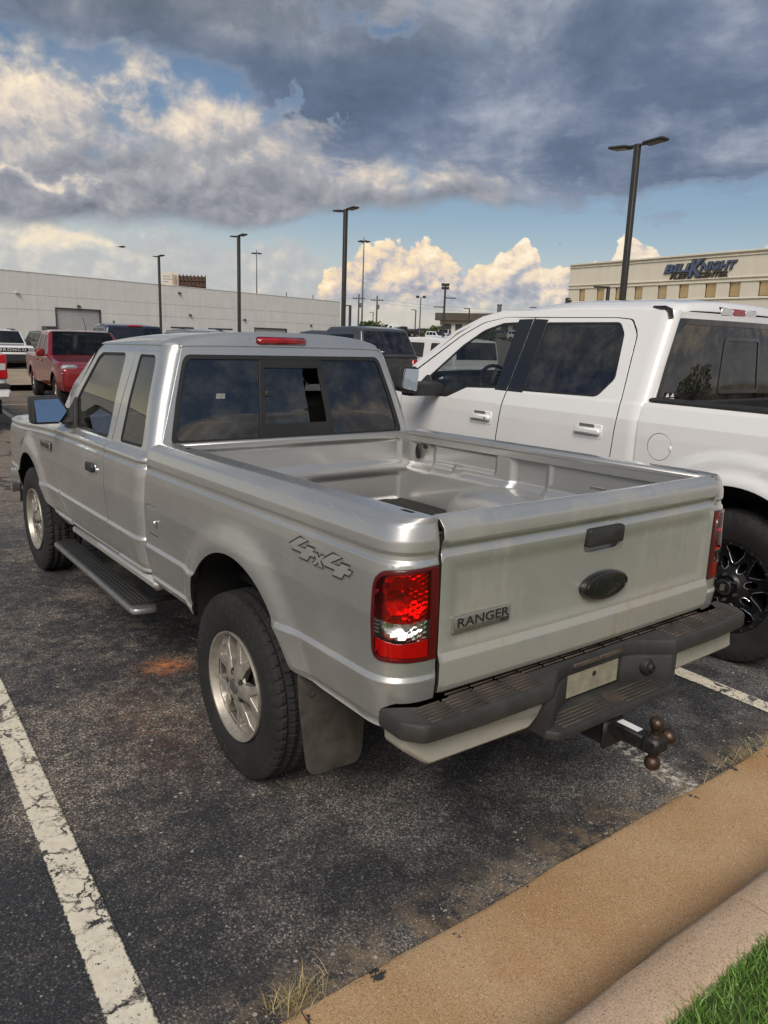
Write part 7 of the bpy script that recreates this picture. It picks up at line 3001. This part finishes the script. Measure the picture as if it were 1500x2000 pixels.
def wheels(root, w, wb, R, rim_mat, spokes):
    key = (round(R, 3), rim_mat.name, spokes)
    if key not in WHEEL_CACHE:
        b = MB()
        rin = R * .60
        b.lathe([(-.115, rin), (-.125, rin + .02), (-.128, R * .82), (-.118, R * .94), (-.09, R), (.09, R), (.118, R * .94), (.125, rin)], 40, 'x')
        r = MB()

        def hf(rr, t):
            a = np.abs(ang(t, spokes)) * rr
            e = ssmooth(a, .034, .026)
            ri = ssmooth(rr, rin * .90, rin * .94)
            return np.maximum(np.where(rr < rin * .35, 0, e * 0 - .05 * (1 - e)), -.05 * (1 - ri)) - .03 * 0
        v, f = height_rim((.02, rin), hf, 16, spokes * 12, -.06)
        r.add(v, f)
        me_t = b.build('tyre', MT['tyre']).data
        me_r = r.build('rim', rim_mat, sharp=30).data
        for o in list(bpy.data.objects):
            if o.data in (me_t, me_r):
                bpy.data.objects.remove(o)
        WHEEL_CACHE[key] = (me_t, me_r)
    me_t, me_r = WHEEL_CACHE[key]
    for sx in (-1, 1):
        for y in (0, wb):
            wh = link('wheel', me_t, root)
            wh.location = (sx * (w - .14), y, R)
            wh.rotation_euler = (rng.random() * 6, 0, 0 if sx < 0 else PI)
            rr = link('rim', me_r, wh)
            rr.location = (-.095, 0, 0)


MT['glass_car'] = glassmat('car_glass', (0.10, 0.105, 0.11), 1.8, dust=.03)
MT['glass_ws'] = glassmat('car_windscreen', (0.30, 0.32, 0.31), 1.6, dust=.03)
MT['amber'] = pm('amber_lens', (0.55, 0.16, 0.02), 0.2, coat=0.8)
MT['tan_car'] = paint('tan_paint', (0.30, 0.26, 0.20), 0.3, 0.4, dirt_amt=0.1, low=0.4)
MT['blue_car'] = paint('blue_paint', (0.035, 0.06, 0.13), 0.3, 0.4, dirt_amt=0.1, low=0.4)

PICK = dict(w=.94, belt=1.13, R=.385, wb=3.30, nose=4.22, tail=-1.20, edge=.055, sill=.46,
            top=[(-1.18, .50), (-1.20, .70, .03), (-1.19, 1.14, .04), (.70, 1.14, .02), (.86, 1.74, .12), (1.5, 1.79, .5), (1.98, 1.75, .12), (2.72, 1.18, .10), (3.9, 1.07, .25), (4.20, .93, .10), (4.22, .55, .06), (4.15, .42)],
            windows=[[(.95, 1.19, .05), (1.58, 1.17, .02), (1.55, 1.66, .04), (1.04, 1.66, .08)], [(1.68, 1.17, .02), (2.50, 1.18, .03), (1.98, 1.65, .08), (1.65, 1.66, .04)]],
            panes=[('windscreen', 1.98, 1.75, 2.70, 1.19, .90, MT['glass_ws']), ('rear_window', .72, 1.20, .84, 1.68, .78, MT['glass_car'])],
            handles=[(1.10, 1.03), (1.80, 1.03)], seams=[[(.90, .50), (.92, 1.15)], [(1.64, .50), (1.63, 1.15)], [(2.62, .55), (2.60, 1.12)]], mirror=(2.38, 1.20), mirror_mat=None)


def lamp_bits(V, rear_z=.95, red=MT['brake_red']):
    return [('tail_lamp', red, (.80, V['tail'] + .02, rear_z), (.18, .10, .40), .02, True),
            ('rear_bumper', MT['plastic'], (0, V['tail'] - .03, .58), (1.80, .22, .20), .05, False),
            ('grille', MT['gloss_black'], (0, V['nose'] - .02, .80), (1.10, .10, .30), .04, False),
            ('front_bumper', MT['plastic'], (0, V['nose'] - .02, .50), (1.76, .20, .20), .05, False),
            ('headlamp', MT['headlamp'], (.68, V['nose'] - .14, .88), (.32, .22, .17), .04, True)]


def derive(V, **k):
    q = dict(V)
    q.update(k)
    return q


SUV = dict(w=.93, belt=1.10, R=.37, wb=2.75, nose=3.62, tail=-.95, edge=.055, sill=.42, k=.24,
           top=[(-.92, .46), (-.95, .70, .04), (-.93, 1.12, .05), (-.72, 1.68, .12), (.3, 1.74, .5), (1.35, 1.69, .15), (2.12, 1.13, .10), (3.3, 1.03, .25), (3.60, .86, .10), (3.62, .52, .06), (3.55, .40)],
           windows=[[(-.62, 1.16, .05), (.02, 1.15, .02), (.02, 1.60, .03), (-.52, 1.60, .05)], [(.10, 1.15, .02), (.86, 1.15, .02), (.84, 1.61, .03), (.10, 1.61, .03)], [(.94, 1.15, .02), (1.92, 1.15, .04), (1.38, 1.59, .08), (.92, 1.61, .03)]],
           panes=[('windscreen', 1.36, 1.69, 2.10, 1.14, .80, MT['glass_ws']), ('rear_window', -.92, 1.15, -.74, 1.64, .76, MT['glass_car'])],
           handles=[(.20, 1.0), (1.05, 1.0)], seams=[[(.06, .5), (.06, 1.12)], [(.90, .5), (.90, 1.12)], [(1.95, .5), (1.95, 1.1)]], mirror=(1.80, 1.16))


def make_cars():
    # red pickup facing the camera row
    V = derive(PICK, mirror_mat=MT['red'], wb=3.42, zs=.985)
    V['bits'] = [('grille', MT['gloss_black'], (0, 4.20, .84), (.92, .06, .22), .04, False), ('grille_bar', MT['red'], (0, 4.235, .88), (.92, .03, .05), .012, False),
                 ('lower_grille', MT['plastic'], (0, 4.20, .60), (1.30, .06, .16), .03, False), ('air_dam', MT['plastic'], (0, 4.12, .42), (1.5, .20, .10), .03, False),
                 ('headlamp', MT['headlamp'], (.70, 4.035, .93), (.36, .26, .20), .05, True), ('headlamp_chrome', MT['chrome'], (.72, 4.04, .835), (.34, .26, .022), .008, True),
                 ('fog_lamp', MT['headlamp'], (.66, 4.18, .58), (.14, .06, .10), .03, True), ('dashboard', MT['interior'], (0, 2.35, 1.10), (1.5, .5, .16), .05, False),
                 ('seat', MT['interior'], (.40, 1.62, 1.18), (.48, .16, .60), .05, True), ('seat', MT['interior'], (.40, .98, 1.14), (.52, .16, .50), .05, True),
                 ('tail_lamp', MT['brake_red'], (.80, -1.18, .95), (.18, .10, .36), .02, True), ('rear_bumper', MT['chrome'], (0, -1.24, .58), (1.80, .20, .20), .05, False)]
    r = vehicle('pickup_truck', 'dark red pickup facing the camera behind the silver pickup mirror', 'pickup truck', (3.86, 19.85, 0), PI - .085, MT['red'], V, res=.05)
    b = MB()
    b.cyl((-.30, 1.1, 1.78), (-.28, .86, 2.12), .008, n=6)
    b.build('aerial', MT['rubber'], r)
    # white pickup at the left edge, seen from behind
    V = derive(PICK, w=.99, belt=1.22, R=.41, tail=-1.22, nose=4.60, wb=3.68)
    V['top'] = [(-1.20, .56), (-1.22, .76, .03), (-1.21, 1.36, .04), (.70, 1.36, .02), (.84, 1.90, .12), (1.5, 1.96, .5), (2.1, 1.92, .12), (2.95, 1.34, .10), (4.2, 1.28, .2), (4.56, 1.12, .10), (4.60, .62, .06), (4.5, .50)]
    V['windows'] = [[(.94, 1.32, .05), (1.66, 1.30, .02), (1.63, 1.82, .04), (1.02, 1.82, .08)], [(1.76, 1.30, .02), (2.72, 1.31, .03), (2.12, 1.80, .08), (1.73, 1.82, .04)]]
    V['panes'] = [('windscreen', 2.12, 1.92, 2.94, 1.35, .80, MT['glass_ws']), ('rear_window', .71, 1.40, .83, 1.84, .78, MT['glass_car'])]
    V['sill'], V['handles'], V['mirror'] = .52, [(1.1, 1.16), (1.9, 1.16)], (2.55, 1.34)
    V['seams'] = [[(.92, .60), (.93, 1.3)], [(1.72, .60), (1.72, 1.3)], [(2.85, .6), (2.85, 1.3)]]
    V['rim'] = MT['alloy_dark']
    V['bits'] = [('tail_lamp', MT['tail_red'], (.885, -1.205, 1.10), (.185, .10, .40), .02, True), ('reversing_lamp', MT['clear_solid'], (.90, -1.258, 1.10), (.10, .012, .11), .004, True),
                 ('step_pad', MT['plastic'], (0, -1.33, .795), (1.94, .28, .07), .02, False), ('rear_bumper', MT['white_far'], (0, -1.34, .67), (1.96, .24, .19), .05, False),
                 ('tailgate_handle', MT['plastic'], (0, -1.225, 1.22), (.26, .03, .10), .01, False), ('tailgate_seam', MT['seam'], (.785, -1.217, 1.08), (.010, .02, .56), 0, True),
                 ('mud_flap', MT['rubber'], (.84, -.50, .42), (.30, .02, .36), .004, True), ('grille', MT['gloss_black'], (0, 4.58, 1.0), (1.2, .08, .34), .03, False), ('headlamp', MT['headlamp'], (.80, 4.46, 1.05), (.26, .2, .30), .03, True)]
    vehicle('pickup_truck', 'white pickup at the left edge seen from behind with a tall red tail lamp', 'pickup truck', (-.27, 12.9, 0), 0.0, MT['white_far'], V, res=.06)
    # white boxy SUV facing us beyond
    V = derive(SUV, w=.96, belt=1.12)
    V['top'] = [(-.92, .46), (-.95, .70, .04), (-.93, 1.14, .05), (-.82, 1.72, .10), (.3, 1.78, .5), (1.45, 1.72, .12), (1.95, 1.16, .08), (3.35, 1.10, .12), (3.60, .98, .08), (3.62, .52, .06), (3.55, .40)]
    V['panes'] = [('windscreen', 1.46, 1.72, 1.94, 1.17, .82, MT['glass_car']), ('rear_window', -.93, 1.18, -.83, 1.66, .78, MT['glass_car'])]
    V['windows'] = [[(-.74, 1.20, .04), (.02, 1.18, .02), (.02, 1.62, .03), (-.70, 1.62, .05)], [(.10, 1.18, .02), (.86, 1.18, .02), (.84, 1.63, .03), (.10, 1.63, .03)], [(.94, 1.18, .02), (1.80, 1.18, .04), (1.44, 1.62, .06), (.92, 1.63, .03)]]
    V['bits'] = [('grille', MT['gloss_black'], (0, 3.60, .93), (1.60, .10, .19), .03, False), ('lower_bumper', MT['plastic'], (0, 3.60, .60), (1.86, .14, .38), .05, False), ('bumper_bar', MT['white_far'], (0, 3.62, .765), (1.80, .12, .09), .03, False),
                 ('headlamp', MT['headlamp'], (.74, 3.645, .94), (.20, .04, .15), .03, True), ('roof_rail', MT['plastic'], (.66, .35, 1.79), (.05, 1.7, .05), .015, True)]
    r = vehicle('suv', 'white boxy SUV with a black grille parked nose out, far left', 'SUV', (5.48, 38.3, 0), PI, MT['white_far'], V, res=.09)
    tv, tf = text_mesh('BRONCO', .15, .004, sx=1.5, spacing=1.25)
    b = MB()
    b.add([(-q[0], 3.655 + q[2], .935 + q[1]) for q in tv], tf)
    b.build('grille_lettering', MT['white_print'], r, fixn=False)
    # dark SUV showing its tail
    V = derive(V, w=.95)
    V['bits'] = [('tail_lamp', MT['brake_red'], (.86, -.94, 1.02), (.13, .08, .34), .02, True), ('rear_bumper', MT['plastic'], (0, -.97, .60), (1.86, .2, .24), .05, False),
                 ('spare_wheel', MT['tyre'], (.05, -1.06, 1.02), (.70, .24, .70), .16, False)]
    vehicle('suv', 'dark grey SUV seen from behind next to the white boxy SUV', 'SUV', (9.05, 41.9, 0), .10, MT['charcoal'], V)
    V = derive(SUV, bits=lamp_bits(SUV))
    vehicle('suv', 'white SUV mostly hidden behind the red pickup roof', 'SUV', (8.1, 32.3, 0), 0.0, MT['white_far'], V)
    # navy pickup whose cab clears the silver roof
    V = derive(PICK, w=.98, glass=MT['glass_car'], zs=1.10)
    V['bits'] = lamp_bits(PICK) + [('high_brake_lamp', MT['tail_red'], (0, .855, 1.745), (.46, .03, .04), .01, False), ('roof_aerial', MT['navy'], (-.52, 1.1, 1.83), (.03, .14, .07), .012, False)]
    vehicle('pickup_truck', 'dark blue pickup cab with a high red brake lamp behind the silver roof', 'pickup truck', (5.85, 19.3, .0), 0.0, MT['navy'], V)
    V = derive(SUV, zs=1.10, bits=lamp_bits(SUV) + [('roof_rail', MT['plastic'], (.66, .3, 1.76), (.05, 1.8, .05), .015, True)])
    vehicle('suv', 'grey SUV whose roof rails just show over the silver cab', 'SUV', (8.5, 21.2, 0), 0.0, MT['grey_car'], V)
    # charcoal pickup with a fibreglass topper
    V = derive(PICK, w=.96, wb=3.55, nose=4.45, zs=1.055)
    V['top'] = [(-1.18, .52), (-1.20, .72, .03), (-1.19, 1.22, .02), (-.86, 1.90, .12), (-.4, 1.955, .3), (.62, 1.93, .10), (.80, 1.83, .05), (1.6, 1.83, .4), (2.15, 1.78, .12), (2.92, 1.24, .10), (4.1, 1.16, .25), (4.42, 1.0, .10), (4.45, .60, .06), (4.4, .46)]
    V['belt'] = 1.20
    V['windows'] = [[(-.70, 1.36, .04), (.58, 1.34, .04), (.56, 1.74, .05), (-.62, 1.76, .06)], [(1.0, 1.27, .05), (1.66, 1.25, .02), (1.63, 1.70, .04), (1.06, 1.70, .08)], [(1.76, 1.25, .02), (2.68, 1.26, .03), (2.15, 1.68, .08), (1.73, 1.70, .04)]]
    V['panes'] = [('windscreen', 2.16, 1.78, 2.90, 1.25, .80, MT['glass_ws']), ('topper_door', -1.17, 1.28, -.88, 1.84, .86, MT['glass_dark'])]
    V['bits'] = lamp_bits(PICK, .98) + [('topper_handle', MT['chrome'], (-.26, -1.19, 1.36), (.10, .05, .04), .012, False), ('topper_seam', MT['seam'], (0, -1.20, 1.235), (1.86, .03, .02), 0, False)]
    vehicle('pickup_truck', 'charcoal pickup with a canopy topper between the silver and white pickups', 'pickup truck', (10.3, 14.85, 0), 0.0, MT['charcoal'], V, res=.06)
    # white SUV beyond it
    V = derive(SUV, w=.98, belt=1.16, k=.14, zs=1.07)
    V['top'] = [(-1.0, .46), (-1.03, .70, .04), (-1.01, 1.14, .05), (-.93, 1.68, .10), (.3, 1.75, .5), (1.75, 1.71, .12), (2.40, 1.18, .08), (3.35, 1.08, .2), (3.62, .92, .10), (3.64, .52, .06), (3.55, .40)]
    V['tail'], V['nose'] = -1.03, 3.64
    V['windows'] = [[(-.60, 1.16, .05), (.10, 1.16, .05), (.10, 1.58, .05), (-.60, 1.58, .05)], [(.42, 1.16, .04), (1.16, 1.16, .04), (1.16, 1.58, .04), (.42, 1.58, .04)], [(1.26, 1.16, .04), (2.10, 1.16, .05), (1.72, 1.58, .08), (1.26, 1.58, .04)]]
    V['panes'] = [('windscreen', 1.76, 1.71, 2.38, 1.19, .80, MT['glass_ws']), ('rear_window', -1.0, 1.18, -.94, 1.62, .78, MT['glass_car'])]
    V['bits'] = lamp_bits(SUV)
    vehicle('suv', 'white square windowed SUV beyond the charcoal topper', 'SUV', (14.6, 15.95, -.02), 0.0, MT['white_far'], V, res=.07)

    # rows of small cars on the rise far off
    rows = [(5.0, 108, 'red', 'S', .2), (6.6, 100, 'white_far', 'V', 1.5), (10.8, 99, 'black_car', 'P', 1.2), (14.5, 112, 'black_car', 'S', .6), (16.5, 88, 'white_far', 'S', PI), (19.5, 92, 'white_far', 'S', PI - .9), (23.5, 86, 'white_far', 'P', PI),
            (27.0, 96, 'white_far', 'S', PI - .6), (30.5, 104, 'charcoal', 'P', .9), (20.5, 118, 'white_far', 'V', 1.2), (24.5, 122, 'charcoal', 'S', .4), (33.5, 99, 'grey_car', 'S', PI), (12.0, 122, 'tan_car', 'S', 1.3), (37.0, 92, 'white_far', 'S', PI), (29, 116, 'black_car', 'S', .3), (17.5, 124, 'black_car', 'P', 1.0)]
    nm = {'red': 'red', 'white_far': 'white', 'black_car': 'black', 'charcoal': 'charcoal', 'grey_car': 'grey', 'tan_car': 'tan'}
    labs = ['small red car at the left end of the far rows', 'far white van at the left of the distant rows', 'black pickup in the far rows under the lamp post', 'black car at the back of the far rows', 'white SUV facing out, nearest of the far rows, left of the flood pole', 'white SUV turned sideways just left of the flood pole',
            'white pickup facing out beside the flood pole foot', 'white SUV between the flood pole and the brown building', 'charcoal pickup before the garage openings', 'white van at the back of the far rows', 'charcoal car at the back behind the flood pole', 'grey car parked under the brown fascia',
            'tan car at the very back of the far rows', 'white SUV under the brown fascia beside the white cab roof', 'black car before the garage openings', 'black pickup at the very back of the far rows']
    VAN = derive(SUV, bits=lamp_bits(SUV))
    VAN['top'] = [(-1.3, .46), (-1.33, .70, .04), (-1.30, 2.0, .15), (.3, 2.10, .5), (1.6, 2.02, .2), (2.3, 1.25, .10), (3.35, 1.05, .25), (3.60, .86, .10), (3.62, .52, .06), (3.55, .40)]
    VAN['tail'] = -1.33
    VAN['windows'] = [[(1.0, 1.15, .02), (2.0, 1.15, .04), (1.5, 1.75, .08), (1.0, 1.8, .03)]]
    VAN['panes'] = [('windscreen', 1.62, 2.0, 2.28, 1.27, .80, MT['glass_car'])]
    VAN['handles'], VAN['seams'] = [], []
    SUVF = derive(SUV, bits=lamp_bits(SUV), panes=[(a, *q[:-1], MT['glass_car']) for a, *q in SUV['panes']])
    PF = derive(PICK, bits=lamp_bits(PICK), mirror_mat=MT['plastic'])
    a0 = math.radians(37.2)
    proto = {}
    for (px, dist, colr, kind, rz), lab in zip(rows, labs):
        dist *= 1.40
        az = math.radians(35.6) + px * .0050
        x, y = CAM[0] + dist * math.sin(az), CAM[1] + dist * math.cos(az)
        V = {'S': SUVF, 'V': VAN, 'P': PF}[kind]
        key = (kind, colr)
        loc = (x, y, gz(x, y))
        n_ = {'S': ('suv', 'car'), 'V': ('van', 'van'), 'P': ('pickup_truck', 'pickup truck')}[kind]
        if key in proto:
            o = copy_tree(proto[key])
            o.location, o.rotation_euler = loc, (0, 0, rz)
            tag(o, lab, n_[1], 'vehicles parked in the far rows')
        else:
            V2 = derive(V, mirror_mat=MT[colr]) if V.get('mirror_mat') is None else V
            proto[key] = vehicle(n_[0], lab, n_[1], loc, rz, MT[colr], V2, 'vehicles parked in the far rows', res=.25, detail=False)


MT['tail_red'] = pm('tail_lamp_lens', (0.42, 0.008, 0.012), 0.18, coat=1.0, var=0.3, vscale=14)
PICK['mirror_mat'] = MT['plastic']
SUV['mirror_mat'] = MT['plastic']
make_cars()


# ------------------------------------------------------------------ trees
def tree(x, y, h, cw, label, seed, group=None, ch=None):
    r = np.random.default_rng(seed)
    z0 = gz(x, y)
    root = empty('tree', (x, y, z0))
    tag(root, label, 'tree', group)
    b = MB()
    b.tube([(0, 0, -.2), (.05, 0, h * .3), (0, .05, h * .55)], [.05 * h, .035 * h, .02 * h], 8)
    for k in range(5):
        a = k * 1.26 + r.random()
        b.tube([(0, 0, h * .35), (.3 * cw * math.cos(a), .3 * cw * math.sin(a), h * (.6 + .2 * r.random()))], [.018 * h, .006 * h], 5)
    b.build('trunk', MT['bark'], root)
    v, f, tn = [], [], []
    nclump = 26
    cl = []
    for k in range(nclump):
        a, q = r.random() * 6.28, r.random() ** .5
        zz = r.random()
        cl.append((q * cw * .5 * math.cos(a) * (1 - .35 * zz), q * cw * .5 * math.sin(a) * (1 - .35 * zz), h * (.36 + .56 * zz), (.16 + .12 * r.random()) * cw, .3 + .5 * r.random()))
    for (cx, cy, cz, rad, t0) in cl:
        for i in range(90):
            d = r.normal(size=3)
            d /= np.linalg.norm(d)
            p = np.array([cx, cy, cz]) + d * rad * (.6 + .5 * r.random()) * np.array([1, 1, .75])
            s_ = .05 * cw * (.6 + .8 * r.random())
            n1 = r.normal(size=3)
            n1 /= np.linalg.norm(n1)
            n2 = np.cross(n1, r.normal(size=3))
            n2 /= np.linalg.norm(n2)
            o = len(v)
            v += [tuple(p - n1 * s_), tuple(p + n2 * s_ * .6), tuple(p + n1 * s_), tuple(p - n2 * s_ * .6)]
            f.append((o, o + 1, o + 2, o + 3))
            tn += [min(1, max(0, t0 + .25 * r.normal()))] * 4
    me = bpy.data.meshes.new('crown')
    me.from_pydata(v, [], f)
    me.materials.append(MT['leaf'])
    at = me.attributes.new('tone', 'FLOAT', 'POINT')
    at.data.foreach_set('value', tn)
    link('crown', me, root)
    return root


MT['bark'] = pm('bark', (0.06, 0.048, 0.038), 0.9, var=0.3)
m_, T_, b_ = newmat('tree_leaves')
at_ = T_.n.new('ShaderNodeAttribute')
at_.attribute_name = 'tone'
T_.put(b_.inputs['Base Color'], T_.ramp(at_.outputs['Fac'], [(0.0, (0.022, 0.045, 0.014)), (0.6, (0.05, 0.085, 0.022)), (1.0, (0.09, 0.12, 0.03))]))
b_.inputs['Roughness'].default_value = 0.6
MT['leaf'] = m_
tree(73.8, 103.0, 3.76 - gz(73.8, 103.0), 4.2, 'round green tree between the two utility poles', 3)
tree(77.5, 100.3, 2.9 - gz(77.5, 100.3), 2.2, 'small bush just right of the round tree', 4)
tree(82.0, 96.0, 3.3 - gz(82.0, 96.0), 3.6, 'low tree behind the small red car', 5)
tree(76.2, 79.5, 3.2 - gz(76.2, 79.5), 4.6, 'dark bushy tree behind the flood pole', 6)
tree(84.0, 88.0, 3.1 - gz(84.0, 88.0), 3.4, 'low dark tree at the back of the far rows', 8)
# what stands behind the camera and shows in the windows
v_, f_, t_ = [], [], []
for k in range(30):
    cx, cy, hh_ = -70 + 7.5 * k + 3 * math.sin(k * 2.1), -105 - 8 * math.sin(k * 1.3), 6.5 + 2.2 * math.sin(k * 3.7)
    for i in range(420):
        a_, q_, zz_ = rng.random() * 6.28, rng.random() ** .5, rng.random() ** 1.3
        rr_ = 5.2 * (1 - .5 * zz_) * q_
        p_ = np.array([cx + rr_ * math.cos(a_), cy + rr_ * math.sin(a_), hh_ * zz_])
        n1, n2 = rng.normal(size=3), rng.normal(size=3)
        n1 *= .55 / np.linalg.norm(n1)
        n2 *= .40 / np.linalg.norm(n2)
        o_ = len(v_)
        v_ += [tuple(p_ - n1), tuple(p_ + n2), tuple(p_ + n1), tuple(p_ - n2)]
        f_.append((o_, o_ + 1, o_ + 2, o_ + 3))
        t_ += [rng.random()] * 4
me_ = bpy.data.meshes.new('far_wood')
me_.from_pydata(v_, [], f_)
me_.materials.append(MT['leaf'])
me_.attributes.new('tone', 'FLOAT', 'POINT').data.foreach_set('value', t_)
tag(link('far_wood', me_), 'line of trees far behind the camera, mirrored in the window glass', 'wood', kind='stuff')
light_pole(11.0, -16.0, 7.2, 'light pole behind the camera that mirrors in the rear glass')
light_pole(12.5, -30.0, 7.2, 'farther light pole behind the camera that mirrors in the rear glass')
